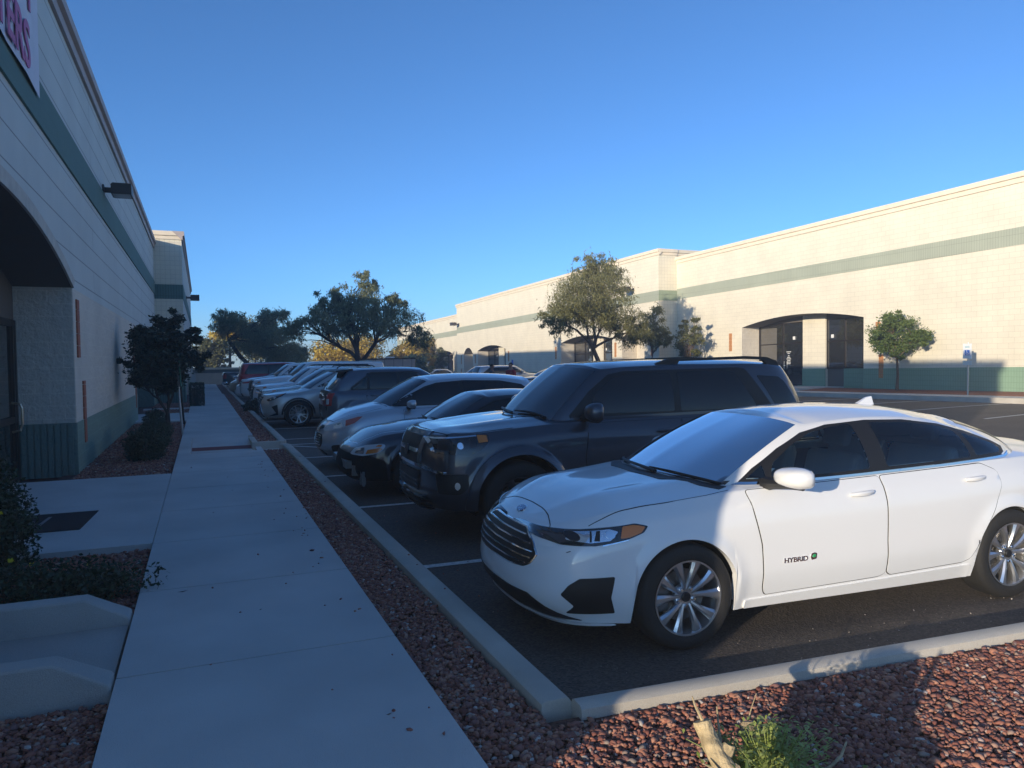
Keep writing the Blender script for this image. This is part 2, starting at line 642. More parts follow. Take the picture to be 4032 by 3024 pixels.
# gravel beds (the base sheets; the stones come later)
mb = MB()
mb.box(SWR + .004, 1.376, 2.0, 14.5, -.05, .075)
mb.box(SWR + .004, 1.376, 15.46, 60.5, -.05, .10)
mb.box(-4, SWL - .004, -3, 3.975, -.05, .075)
mb.box(-4, SWL - .004, 5.225, 7.12, -.05, .085)
mb.box(-1.9, SWL - .004, 11.59, 22.29, -.05, .10)
mb.box(-1.9, SWL - .004, 25.86, 60.5, -.05, .10)
tag(mb.out('gravel_ground', M_gravbase), kind='structure')
V = [(SWR + .004, -3, .07), (16, -3, .07), (*fc(14.5, -.08), .09), (*fc(-.1, -.08), .09), (SWR + .004, fc(-.1, -.08)[1] + .03, .08)]
tag(raw('gravel_ground', V, [(0, 1, 2, 3, 4)], M_gravbase), kind='structure')

# painted stall lines (lie just above the asphalt)
mb = MB()
def line(x0, y0, x1, y1, w=.09):
    d = Vector((x1 - x0, y1 - y0, 0)).normalized()
    n = Vector((-d.y, d.x, 0)) * w / 2
    k = 8
    for i in range(k):
        a = Vector((x0 + (x1 - x0) * i / k, y0 + (y1 - y0) * i / k, 0))
        c = Vector((x0 + (x1 - x0) * (i + 1) / k, y0 + (y1 - y0) * (i + 1) / k, 0))
        za, zc = zg(a.x, a.y) + .005, zg(c.x, c.y) + .005
        mb.add([(a.x - n.x, a.y - n.y, za), (c.x - n.x, c.y - n.y, zc), (c.x + n.x, c.y + n.y, zc), (a.x + n.x, a.y + n.y, za)], [(0, 1, 2, 3)])
for yy in (5.92, 8.67, 11.25, 13.62, 17.1, 19.93, 22.65, 25.35, 28.05, 30.75, 33.45, 36.15, 38.85, 41.55):
    line(1.60, yy, 6.7, yy - .12)
line(1.6, 15.95, 6.7, 15.85)
line(1.6, 15.75, 3.4, 13.75)
line(3.4, 15.8, 5.4, 13.7)
for k, yy in enumerate((9.0, 11.7, 14.4, 17.1, 19.8, 22.5, 25.2, 27.9, 30.6, 33.3, 36, 38.7)):
    line(16.6, yy, 21.9, yy + .25)
tag(mb.out('painted_lines', M_paint), kind='structure')

# right-hand walk, kerb and bed along the far building
def far_strip(name, xa, xb, za, zb_, m, lip=0):
    yy = [3, 10, 16, 22, 28, 35, 45, 55, 70, 85, 100, 108]
    V, Fq = [], []
    for y in yy:
        s = shear(y)
        V += [(xa, y, .1 + s - .6), (xa, y, za + s), (xb, y, zb_ + s)]
    for i in range(len(yy) - 1):
        a = i * 3
        Fq += [(a, a + 1, a + 4, a + 3), (a + 1, a + 2, a + 5, a + 4)]
    return tag(raw(name, V, Fq, m), kind='structure')
far_strip('far_curb', 21.9, 22.08, .36, .36, M_curb)
far_strip('far_walk', 22.084, 23.1, .355, .362, M_conc)
far_strip('far_gravel_ground', 23.104, 24.6, .37, .45, mat('red_gravel_far', (.26, .10, .055), .95, var=.4, vscale=30, bump=.8, bscale=30))
mb = MB(lambda x, y, z: (x, y, z + shear(y)))
mb.box(23.0, 25.6, 24.3, 29.6, .3, .47)
tag(mb.out('far_entrance_walk', M_conc), kind='structure')
# ---------------------------------------------------------------- buildings
def arch_hole(a, b, z0, zs, rise, n=18):
    """opening from a..b, floor z0, springing zs, segmental arch"""
    c, h = (a + b) / 2, (b - a) / 2
    R = (h * h + rise * rise) / (2 * rise)
    zc = zs + rise - R
    t0 = math.asin(h / R)
    pts = [(a, z0)] + [(c + R * math.sin(t), zc + R * math.cos(t)) for t in np.linspace(-t0, t0, n)] + [(b, z0)]
    return pts


def facade(name, s0, s1, z0, z1, holes, P, m, parent, depth, soffit_m=None, soff_name='soffit'):
    """flat wall in (s,z) with arched openings cut from the bottom; the reveals are a separate soffit part.
    P(s, d, z): d = depth behind the face"""
    pts = [(s0, z0)]
    for h in sorted(holes, key=lambda q: q[0][0]):
        pts += h
    pts += [(s1, z0), (s1, z1), (s0, z1)]
    pts = [tuple(p) for p in pts]
    # break long edges so that the sheared wall stays flat
    vs2 = [Vector((a, b)) for a, b in pts]
    tris = geometry.tessellate_polygon([[Vector((a, b, 0)) for a, b in pts]])
    V = [P(a, 0, b) for a, b in pts]
    o = raw(name, V, tris, m, parent)
    for h in holes:
        mb = MB()
        n = len(h)
        mb.add([P(a, 0, b) for a, b in h] + [P(a, depth, b) for a, b in h], [(i, i + 1, n + i + 1, n + i) for i in range(1, n - 2)])
        mb.out(soff_name, soffit_m, parent)
        for i in (0, n - 2):
            mb = MB()
            mb.add([P(*h[i][:1], 0, h[i][1]), P(h[i + 1][0], 0, h[i + 1][1]), P(h[i + 1][0], depth, h[i + 1][1]), P(h[i][0], depth, h[i][1])], [(0, 1, 2, 3)])
            mb.out('reveal', M_split_x, parent)
    return o


def strip_wall(name, segs, z0, z1, proud, P, m, parent, thick=.1):
    o = None
    for a, b in segs:
        mb = MB()
        vs = [P(a, -proud, z0), P(b, -proud, z0), P(b, -proud, z1), P(a, -proud, z1), P(a, thick, z0), P(b, thick, z0), P(b, thick, z1), P(a, thick, z1)]
        mb.add(vs, [(0, 1, 2, 3), (0, 3, 7, 4), (1, 5, 6, 2), (3, 2, 6, 7), (0, 4, 5, 1)])
        o = mb.out(name, m, parent)
    return o


def cornice(s0, s1, zt, P, m, parent, ends=True, ret=.0):
    mb = MB()
    prof = [(0, zt - .34), (-.05, zt - .34), (-.05, zt - .19), (-.11, zt - .17), (-.11, zt - .02), (-.10, zt), (.35, zt)]
    n = len(prof)
    e = .11
    vs = [P(s0 - e, d, z) for d, z in prof] + [P(s1 + e, d, z) for d, z in prof]
    mb.add(vs, [(i, i + 1, n + i + 1, n + i) for i in range(n - 1)] + [tuple(range(n)), tuple(range(n, 2 * n))[::-1]])
    return mb.out('coping', m, parent)


def glazing(P, parent, s0, s1, zb, zt, mulls, rails, d, fw=.05, glass=M_winglass, deep=.06):
    """storefront: frame bars in front, one pane behind"""
    fr = MB()
    ms = [s0 + fw / 2] + list(mulls) + [s1 - fw / 2]
    for s in ms:
        vs = [P(s + sx * fw / 2, d + dd, z) for z in (zb, zt) for dd in (0, deep) for sx in (-1, 1)]
        fr.add(vs, [(0, 1, 3, 2), (4, 6, 7, 5), (0, 4, 5, 1), (2, 3, 7, 6), (0, 2, 6, 4), (1, 5, 7, 3)])
    for z in [zb + fw / 2] + list(rails) + [zt - fw / 2]:
        a, b = s0 + fw, s1 - fw
        vs = [P(ss, d + dd + .002, zz) for ss in (a, b) for dd in (0, deep) for zz in (z - fw / 2, z + fw / 2)]
        fr.add(vs, [(0, 1, 3, 2), (4, 6, 7, 5), (0, 4, 5, 1), (2, 3, 7, 6), (0, 2, 6, 4), (1, 5, 7, 3)])
    f = fr.out('window', M_frame, parent)
    g = MB()
    g.add([P(s0 + .01, d + .035, zb + .01), P(s1 - .01, d + .035, zb + .01), P(s1 - .01, d + .035, zt - .01), P(s0 + .01, d + .035, zt - .01)], [(0, 1, 2, 3)])
    g.out('pane', glass, f)
    return f


def box_sd(mb, P, s0, s1, d0, d1, z0, z1):
    vs = [P(s, d, z) for z in (z0, z1) for d in (d0, d1) for s in (s0, s1)]
    mb.add(vs, [(0, 1, 3, 2), (4, 6, 7, 5), (0, 4, 5, 1), (2, 3, 7, 6), (0, 2, 6, 4), (1, 5, 7, 3)])


def tile_strip(P, parent, s, z0, z1, m, w=.2):
    mb = MB()
    z = z0
    while z < z1 - .02:
        z2 = min(z + .18, z1)
        box_sd(mb, P, s - w / 2, s + w / 2, -.028, .01, z + .004, z2 - .004)
        z = z2
    return mb.out('tile_strip', m, parent)


# ---- right building: three fronts, stepping in plan and in height
def PR(X):
    return lambda s, d, z: (X + d, s, z + shear(s))


RB = empty('industrial_building', (24.5, 30, 0), 0, 'long sunlit cream block building with a sage green band across the lot', 'building')
def under(o):   # parts keep world coordinates although the root sits on the wall line
    return o
RB.location = (0, 0, 0)
Z0 = .2
P1, P2, P3 = PR(24.5), PR(23.3), PR(24.5)
secs = [
    (P1, 3.0, 35.0, 7.53, 5.20, 5.77, [arch_hole(22.3, 29.6, Z0, 3.31, .38), arch_hole(5.5, 12.5, Z0, 3.31, .38)]),
    (P2, 35.0, 70.3, 7.96, 5.12, 5.68, [arch_hole(40.1, 47.2, Z0, 3.25, .37), arch_hole(36.5, 38.95, Z0, 3.05, .62), arch_hole(57.6, 64.4, Z0, 3.22, .40), arch_hole(65.7, 68.3, Z0, 3.0, .60)]),
    (P3, 70.3, 99.5, 7.30, 5.10, 5.66, [arch_hole(91.3, 97.4, Z0, 3.1, .5), arch_hole(75.0, 80.5, Z0, 3.1, .5), arch_hole(98.0, 99.1, Z0, 3.0, .5)]),
]
for P, s0, s1, zt, b0, b1, holes in secs:
    facade('wall', s0, s1, Z0, zt - .3, holes, P, M_wall_r, RB, 1.05, M_soffit)
    cornice(s0, s1, zt, P, M_coping, RB)
    strip_wall('colour_band', [(s0, s1)], b0, b1, .012, P, M_green_r, RB)
    edges = sorted([(h[0][0], h[-1][0]) for h in holes])
    segs, cur = [], s0
    for a, b in edges:
        segs.append((cur, a)); cur = b
    segs.append((cur, s1))
    strip_wall('wainscot', [q for q in segs if q[1] - q[0] > .05], Z0, 1.25, .012, P, M_wain_r, RB, thick=.02)
    # split-face field just proud of the smooth block, above the wainscot
    # roof slab and back
    mb = MB()
    box_sd(mb, P, s0 + .02, s1 - .02, .3, 9, zt - .75, zt - .7)
    mb.out('roof', M_coping, RB)
    mb = MB()
    box_sd(mb, P, s0, s1, 1.6, 1.7, Z0, 5.0)
    mb.out('back_wall', M_dark, RB)
    for h in holes:
        a, b = h[0][0], h[-1][0]
        # storefront in the recess
        if b - a > 4:
            c0 = a + (b - a) * (.405)
            c1 = c0 + (b - a) * .185
            zt_ = h[1][1] + .12
            glazing(P, RB, a, c0, 1.25, zt_, [a + (c0 - a) * .33, a + (c0 - a) * .66], [2.45], 1.05)
            glazing(P, RB, c1, b - .02, 1.25 if False else .5, zt_, [c1 + (b - c1) * .45], [2.45], 1.05)
            mb = MB()
            box_sd(mb, P, c0, c1, .98, 1.2, Z0, zt_ + .35)
            mb.out('column', M_wall_r, RB)
            mb = MB()
            box_sd(mb, P, c0 - .01, c1 + .01, .955, .975, Z0, 1.25)
            mb.out('wainscot', M_wain_r, RB)
            mb = MB()
            box_sd(mb, P, a, a + (c0 - a) * .66, 1.0, 1.10, Z0, 1.25)
            mb.out('wainscot', M_wain_r, RB)
            mb = MB()
            box_sd(mb, P, c1 + .02, c1 + (b - c1) * .12, 1.0, 1.04, Z0, .5)
            mb.out('wainscot', M_wain_r, RB)
            mb = MB()
            box_sd(mb, P, c1 + (b - c1) * .47, b, 1.0, 1.045, Z0, 1.25)
            mb.out('wainscot', M_wain_r, RB)
            mb = MB()
            box_sd(mb, P, a, b, 1.05, 1.12, zt_, zt_ + .6)
            box_sd(mb, P, a, c1, 1.12, 1.16, Z0, 2.6)
            mb.out('header', M_soffit, RB)
            # door handles and the small number placards on the glass
            mb = MB()
            s_ = c1 + (b - c1) * .40
            box_sd(mb, P, s_, s_ + .025, .97, 1.03, 1.25, 1.62)
            box_sd(mb, P, s_ - .42, s_, 1.0, 1.03, 1.41, 1.435)
            mb.out('door_handle', mat('steel', (.6, .6, .6), .3, metal=1), RB)
            mb = MB()
            for q, zq in ((c1 + (b - c1) * .18, 2.62), (a + (c0 - a) * .86, 2.60)):
                mb = MB()
                box_sd(mb, P, q, q + .15, 1.04, 1.046, zq, zq + .15)
                mb.out('number_placard', mat('white_card', (.75, .76, .74), .6), RB)
        else:
            mb = MB()
            box_sd(mb, P, a, b, 1.05, 1.12, Z0, 3.8)
            mb.out('recess_wall', M_split, RB)
for P, s, z0, z1 in ((P1, 30.45, 2.18, 3.08), (P1, 30.45, .85, 1.74), (P1, 21.6, 2.18, 3.08), (P1, 21.45, .87, 1.80),
                     (P2, 48.0, 2.15, 3.03), (P2, 48.0, .8, 1.68), (P2, 39.7, 2.12, 3.0), (P2, 35.7, 2.1, 2.98), (P2, 56.9, 2.15, 3.0), (P2, 56.9, .8, 1.65),
                     (P2, 65.0, 2.1, 2.95), (P2, 65.0, .8, 1.65), (P2, 69.0, 2.1, 2.95), (P2, 69.0, .8, 1.65), (P3, 81.4, 2.1, 2.95), (P3, 81.4, .8, 1.65)):
    tile_strip(P, RB, s, z0, z1, M_orange)
# the returns where the middle front steps forward
def ret_wall(y, x0, x1, zt, b0, b1, facing, mats, parent, sh=shear, z0=.2):
    s = sh(y)
    e = .0
    V = [(x0, y, z0 + s), (x1, y, z0 + s), (x1, y, zt - .3 + s), (x0, y, zt - .3 + s)]
    raw('wall', V, [(0, 1, 2, 3)], mats[0], parent)
    mb = MB()
    mb.box(x0, x1, min(y, y + facing * .012), max(y, y + facing * .012), b0 + s, b1 + s)
    mb.out('colour_band', mats[1], parent)
    mb = MB()
    mb.box(x0 - .008, x1, min(y, y + facing * .014), max(y, y + facing * .014), z0 + s, 1.25 + s)
    mb.out('wainscot', mats[2], parent)
    mb = MB()
    for dy, za, zb in ((.045, zt - .335, zt - .185), (.105, zt - .182, zt - .006)):
        mb.box(x0 - dy + .003, x1, min(y, y + facing * dy), max(y, y + facing * dy) + (.3 if facing < 0 else 0), za + s, zb + s)
    mb.out('coping', mats[3], parent)
M_green_rx = block_mat('sage_green_band_return', (.30, .36, .25), 'x', course=.37, length=.093, mortar=.008, mort_dark=.55, offset=0)
ret_wall(35.0, 23.3, 24.5, 7.96, 5.13, 5.69, -1, (M_wall_rx, M_green_rx, M_green_rx, M_coping), RB)
ret_wall(35.05, 24.5, 29, 7.96, 7.6, 7.61, -1, (M_wall_rx, M_wall_rx, M_wall_rx, M_coping), RB)
# text lines lettered on the glass door
mb = MB()
zz = 2.05
for w in (.30, .14, .10, .20, .30, .20, .24, .22):
    box_sd(mb, P1, 27.45 + .15 - w / 2, 27.45 + .15 + w / 2, 1.075, 1.08, zz, zz + .028)
    zz -= .075 if w != .14 else .11
mb.out('door_lettering', mat('white_card', (.75, .76, .74), .6), RB)


def wall_lamp(name, P, s, z, label, arm=.22, w=.42, m=None, group='box lamps high on the walls', deep=.36, h=.17):
    root = empty(name, P(s, 0, z), 0, label, 'wall lamp', group)
    o0 = Vector(P(s, 0, z))
    sgn = 1 if (Vector(P(s, 1, z)) - o0).x > 0 else -1
    mb = MB(lambda x, y, zz: (-sgn * x, y, zz))
    mb.box(0, .03, -.09, .09, -.09, .09)
    mb.box(.03, arm + .02, -.045, .045, -.045, .045)
    mb.out('bracket', M_lamp, root)
    mb = MB(lambda x, y, zz: (-sgn * x, y, zz))
    mb.prism([(arm, -h / 2), (arm + deep, -h / 2), (arm + deep, h * .55), (arm + .03, h * .55), (arm, h * .4)], -w / 2, w / 2, 'y')
    mb.out('housing', M_lamp, root)
    mb = MB(lambda x, y, zz: (-sgn * x, y, zz))
    mb.box(arm + .03, arm + deep - .03, -w / 2 + .03, w / 2 - .03, -h / 2 - .012, -h / 2 - .001)
    mb.out('lens', mat('lamp_lens', (.35, .36, .36), .2), root)
    return root
M_lamp = mat('dark_lamp_housing', (.06, .05, .045), .5, metal=.3)
wall_lamp('wall_lamp', P2, 37.6, 5.98, 'brown box lamp on the sunlit wall beside the tree shadow', arm=.35, w=.55, deep=.5, h=.28)
wall_lamp('wall_lamp', P2, 69.6, 6.0, 'small box lamp at the roof step of the sunlit building', arm=.35, w=.6, deep=.5, h=.28)

# ---- left building, in shade
def PL(X):
    return lambda s, d, z: (X - d, s, z)


LB = empty('industrial_building', (0, 0, 0), 0, 'tall shaded block building with a teal band and arched entrance beside the sidewalk', 'building')
L1, L2 = PL(-1.72), PL(-.66)
ZL = .08
ZT1, ZT2 = 6.74, 7.12
h1 = arch_hole(4.05, 12.5, ZL, 2.82, .60, 26)
h2 = arch_hole(23.55, 31.4, ZL, 2.5, .35)
facade('wall', .95, 33.7, 2.62, ZT1 - .3, [], lambda s, d, z: (-1.72 - d, s, z), M_wall_l, LB, 0) if False else None
# smooth grooved block above, split-face block below (openings cut into both)
def facade_split(P, s0, s1, zt, holes, zsplit=2.62):
    facade('wall', s0, s1, ZL, zt - .3, holes, P, M_wall_l, LB, .8, M_soffit)
facade_split(L1, .83, 33.7, ZT1, [h1, h2])
# split-face courses, 4 mm proud, only on the piers where they show
def pier(P, a, b, z0, z1, m=M_split):
    mb = MB()
    mb.add([P(a, -.006, z0), P(b, -.006, z0), P(b, -.006, z1), P(a, -.006, z1)], [(0, 1, 2, 3)])
    mb.add([P(a, -.006, z1), P(b, -.006, z1), P(b, .01, z1), P(a, .01, z1)], [(0, 1, 2, 3)])
    mb.add([P(a, -.006, z0), P(a, .01, z0), P(a, .01, z1), P(a, -.006, z1)], [(0, 1, 2, 3)])
    return mb.out('split_face_wall', m, LB)
pier(L1, 12.503, 23.547, .86, 2.82)
pier(L1, 31.403, 33.7, .86, 2.82)
strip_wall('wainscot', [(12.503, 23.547), (31.403, 33.7)], ZL, .86, .016, L1, M_wain_l, LB, thick=.02)
strip_wall('colour_band', [(.83, 33.7)], 4.53, 5.06, .03, L1, M_green_l, LB)
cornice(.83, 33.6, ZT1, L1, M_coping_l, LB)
# raised surround of the arches
def arch_trim(P, h, w=.16, pr=.03):
    mb = MB()
    pts = h[1:-1]
    c = Vector(((h[0][0] + h[-1][0]) / 2, h[1][1] - 6))
    for i in range(len(pts) - 1):
        a, b = Vector(pts[i]), Vector(pts[i + 1])
        na, nb = (a - c).normalized(), (b - c).normalized()
        a2, b2 = a + na * w, b + nb * w
        vs = [P(a.x, -pr, a.y), P(b.x, -pr, b.y), P(b2.x, -pr, b2.y), P(a2.x, -pr, a2.y), P(a.x, 0, a.y), P(b.x, 0, b.y), P(b2.x, 0, b2.y), P(a2.x, 0, a2.y)]
        mb.add(vs, [(0, 1, 2, 3), (0, 4, 5, 1), (3, 2, 6, 7)])
    return mb.out('arch_trim', M_wall_trim, LB)
M_wall_trim = mat('arch_render', (.50, .47, .41), .85, var=.12, vscale=6, bump=.4, bscale=30)
arch_trim(L1, h1)
# recess: ceiling, side pier faces, storefront
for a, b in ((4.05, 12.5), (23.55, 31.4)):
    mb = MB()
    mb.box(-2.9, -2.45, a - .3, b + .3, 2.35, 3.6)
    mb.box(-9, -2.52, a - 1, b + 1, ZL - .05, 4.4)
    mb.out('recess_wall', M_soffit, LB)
    for y, sg in ((b, -1), (a, 1)):
        # ribbed wainscot on the pier's return: separate proud ribs
        mb = MB()
        mb.box(-2.46, -1.712, min(y, y + sg * .02), max(y, y + sg * .02), ZL, .86)
        x = -2.40
        while x < -1.76:
            mb.box(x, x + .062, min(y + sg * .02, y + sg * .045), max(y + sg * .02, y + sg * .045), ZL, .855)
            x += .083
        mb.out('ribbed_wainscot', M_wain_lx, LB)
        mb = MB()
        mb.box(-2.46, -1.724, min(y, y + sg * .014), max(y, y + sg * .014), .862, 2.9)
        mb.out('pier_face', M_split_x, LB)
PG = PL(-1.72)
f = glazing(PG, LB, 4.05, 12.46, ZL, 2.34, [5.5, 6.9, 8.3, 9.3, 10.25, 11.28, 12.3], [.95], .70, fw=.09, deep=.09)
glazing(PG, LB, 23.6, 31.3, ZL, 2.34, [25, 26.4, 27.8, 29.2], [.95], .70, fw=.07)
mb = MB()
mb.tube([(-2.40, 11.95, .80), (-2.30, 11.95, .82), (-2.28, 11.95, .90), (-2.28, 11.95, 1.12), (-2.30, 11.95, 1.18), (-2.40, 11.95, 1.2)], .016, 8)
mb.out('door_handle', mat('brass_pull', (.55, .48, .36), .3, metal=1), LB)
for s, z0, z1 in ((12.86, 1.81, 2.68), (13.3, .5, 1.46), (22.75, 1.70, 2.58), (23.1, .5, 1.36), (32.2, 1.7, 2.6)):
    tile_strip(L1, LB, s, z0, z1, M_orange_l, w=.22)
# tall block stepping forward
facade('wall', 33.7, 59.5, ZL, ZT2 - .3, [arch_hole(35.5, 42, ZL, 2.8, .5), arch_hole(49, 56, ZL, 2.8, .5)], L2, M_wall_l, LB, .8, M_soffit)
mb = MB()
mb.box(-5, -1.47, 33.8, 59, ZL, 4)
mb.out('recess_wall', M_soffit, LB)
strip_wall('wainscot', [(33.7, 35.5), (42, 49), (56, 59.5)], ZL, .86, .016, L2, M_wain_l, LB, thick=.02)
strip_wall('colour_band', [(33.7, 59.5)], 4.36, 4.95, .02, L2, M_green_l, LB)
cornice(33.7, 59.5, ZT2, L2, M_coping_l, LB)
ret_wall(33.7, -.66 - 1.2, -.66, ZT2, 4.36, 4.95, -1, (M_wall_rx, M_green_lx, M_green_lx, M_coping), LB, sh=lambda y: 0, z0=ZL)
# solid mass behind (casts the long shadow) and the end walls
mb = MB()
mb.box(-9, -1.9, .83, 33.7, 5.3, 6.3)
mb.box(-9, -.86, 33.8, 59.5, 5.3, 6.7)
mb.box(-9, -1.74, .83, 1.0, ZL, 6.43)
mb.box(-9, -.68, 59.35, 59.5, ZL, 6.8)
mb.box(-9.1, -8.9, .83, 59.5, ZL, 6.3)
mb.out('rear_mass', M_wall_trim, LB)
wall_lamp('wall_lamp', L1, 16.75, 5.14, 'dark box lamp on an arm high on the shaded wall above the planter', arm=.16, w=.45, deep=.36, h=.20)
wall_lamp('wall_lamp', L2, 41.5, 5.05, 'box lamp sticking out of the shaded tall block against the sky', arm=.2, w=.45, deep=.42, h=.26)
# downspout-like light fence post and doors at the far end of the block
mb = MB()
mb.box(-.64, -.50, 46.0, 46.15, .15, 1.45)
mb.box(-.64, -.40, 52.0, 52.4, .15, 1.1)
o = mb.out('utility_box', mat('pale_grey_paint', (.55, .55, .52), .6))
tag(o, 'pale grey utility posts at the far end of the shaded building', 'utility post')

# banner with red lettering, high up at the left edge
BN = empty('banner', (0, 0, 0), 0, 'white banner with pinkish red capital letters hung on the shaded wall', 'banner')
mb = MB()
by0, by1 = 4.6, 10.2
nseg = 14
vs = []
for i in range(nseg + 1):
    y = by0 + (by1 - by0) * i / nseg
    w = .010 * math.sin(i * 1.7)
    zb = 4.80 + .10 * (1 - i / nseg)
    vs += [(-1.655 + w, y, zb), (-1.655 - w, y - (.08 if i == nseg else 0), 6.30)]
mb.add(vs, [(2 * i, 2 * i + 2, 2 * i + 3, 2 * i + 1) for i in range(nseg)])
mb.out('sheet', mat('banner_white', (.62, .62, .68), .7, var=.06, vscale=3), BN)
def face_px(y, z, x=-1.638):
    return Matrix(((0, 0, 1, x), (1, 0, 0, y), (0, 1, 0, z), (0, 0, 0, 1)))
M_ban = mat('banner_letter', (.50, .14, .30), .7)
text_part('banner_lettering', 'TERS', .68, M_ban, BN, face_px(8.08, 4.90), sx=1.02, bold=.012)
text_part('banner_lettering', 'Y', .68, M_ban, BN, face_px(9.40, 5.56), sx=1.0, bold=.012)

# ---- end wall and the low building beyond it
mb = MB()
mb.box(-2, 15.5, 60.9, 61.3, -.3, .98)
EW = empty('end_wall', (0, 0, 0), 0, 'low beige wall with a dark band closing the lot at the end of the sidewalk', 'wall')
mb.out('wall', mat('beige_render', (.50, .46, .38), .85, var=.08, vscale=2), EW)
mb = MB()
mb.box(-2, 15.5, 60.84, 61.3, .982, 1.23)
mb.out('band', mat('dark_green_band', (.10, .12, .11), .8), EW)
mb = MB()
mb.box(-2, 15.5, 60.80, 63.5, 1.232, 1.36)
mb.out('coping', mat('sunlit_wall_top', (.72, .62, .46), .8), EW)  # pale colour holds the sunlight on the wall's top edge
# ---------------------------------------------------------------- car builder
def pchip(x, y, q):
    x, y, q = np.asarray(x, float), np.asarray(y, float), np.asarray(q, float)
    h = np.diff(x)
    d = np.diff(y) / h
    m = np.zeros(len(x))
    for i in range(1, len(x) - 1):
        if d[i - 1] * d[i] > 0:
            w1, w2 = 2 * h[i] + h[i - 1], h[i] + 2 * h[i - 1]
            m[i] = (w1 + w2) / (w1 / d[i - 1] + w2 / d[i])
    m[0] = d[0]
    m[-1] = d[-1]
    k = np.clip(np.searchsorted(x, q, side='right') - 1, 0, len(x) - 2)
    t = (q - x[k]) / h[k]
    return ((2 * t ** 3 - 3 * t ** 2 + 1) * y[k] + (t ** 3 - 2 * t ** 2 + t) * h[k] * m[k] + (-2 * t ** 3 + 3 * t ** 2) * y[k + 1] + (t ** 3 - t ** 2) * h[k] * m[k + 1])


def crom(x, y, q):
    """smooth (finite-difference) cubic through keys"""
    x, y, q = np.asarray(x, float), np.asarray(y, float), np.asarray(q, float)
    h = np.diff(x)
    d = np.diff(y) / h
    m = np.zeros(len(x))
    m[1:-1] = (d[:-1] * h[1:] + d[1:] * h[:-1]) / (h[1:] + h[:-1])
    m[0], m[-1] = d[0], d[-1]
    k = np.clip(np.searchsorted(x, q, side='right') - 1, 0, len(x) - 2)
    t = (q - x[k]) / h[k]
    return ((2 * t ** 3 - 3 * t ** 2 + 1) * y[k] + (t ** 3 - 2 * t ** 2 + t) * h[k] * m[k] + (-2 * t ** 3 + 3 * t ** 2) * y[k + 1] + (t ** 3 - t ** 2) * h[k] * m[k + 1])


def paint(name, c, metal=.0, rough=.32, coat=1.0):
    return mat('paint_' + name, c, rough, metal=metal, coat=coat, coat_r=.04, ior=1.5)


M_tyre = mat('tyre_rubber', (.018, .017, .016), .75, bump=.2, bscale=80)
M_rim = mat('alloy_rim', (.62, .62, .63), .28, metal=.9)
M_rimd = mat('dark_alloy', (.06, .06, .065), .35, metal=.7)
M_brake = mat('brake_steel', (.22, .21, .2), .4, metal=.9)
M_cglass = mat('tinted_car_glass', (.008, .011, .014), .02, spec=.5, ior=1.5)
M_wglass = mat('windscreen_glass', (.008, .014, .022), .02, spec=.9, ior=1.75)
M_trim = mat('black_plastic_trim', (.012, .012, .013), .45)
M_gap = mat('panel_gap', (.006, .006, .006), .9)
M_chrome = mat('chrome', (.75, .76, .78), .10, metal=1)
M_lamp_c = mat('headlight_reflector', (.70, .72, .75), .10, metal=.85, coat=1)
M_lamp_k = mat('headlight_black', (.015, .016, .018), .08, coat=1)
M_amber = mat('amber_lens', (.72, .20, .03), .15, coat=1)
M_red = mat('red_lens', (.42, .012, .010), .15, coat=1)
M_white_l = mat('clear_lens', (.55, .56, .58), .12, coat=1)
M_plate = mat('number_plate', (.55, .52, .48), .5)
M_under = mat('underbody', (.008, .008, .008), .95)


def round_poly(poly, r, n=4):
    P = [Vector(p) for p in poly]
    out = []
    N = len(P)
    for i in range(N):
        a, b, c = P[i - 1], P[i], P[(i + 1) % N]
        rr = r[i] if isinstance(r, (list, tuple)) else r
        u, v = (a - b), (c - b)
        l = min(rr, u.length * .45, v.length * .45)
        if l < 1e-4:
            out.append(b)
            continue
        p0, p1 = b + u.normalized() * l, b + v.normalized() * l
        for k in range(n + 1):
            t = k / n
            out.append(p0 * (1 - t) ** 2 + b * 2 * t * (1 - t) + p1 * t ** 2)
    return out


def inside(poly, x, y):
    c = False
    n = len(poly)
    j = n - 1
    for i in range(n):
        xi, yi, xj, yj = poly[i][0], poly[i][1], poly[j][0], poly[j][1]
        if (yi > y) != (yj > y) and x < (xj - xi) * (y - yi) / (yj - yi) + xi:
            c = not c
        j = i
    return c


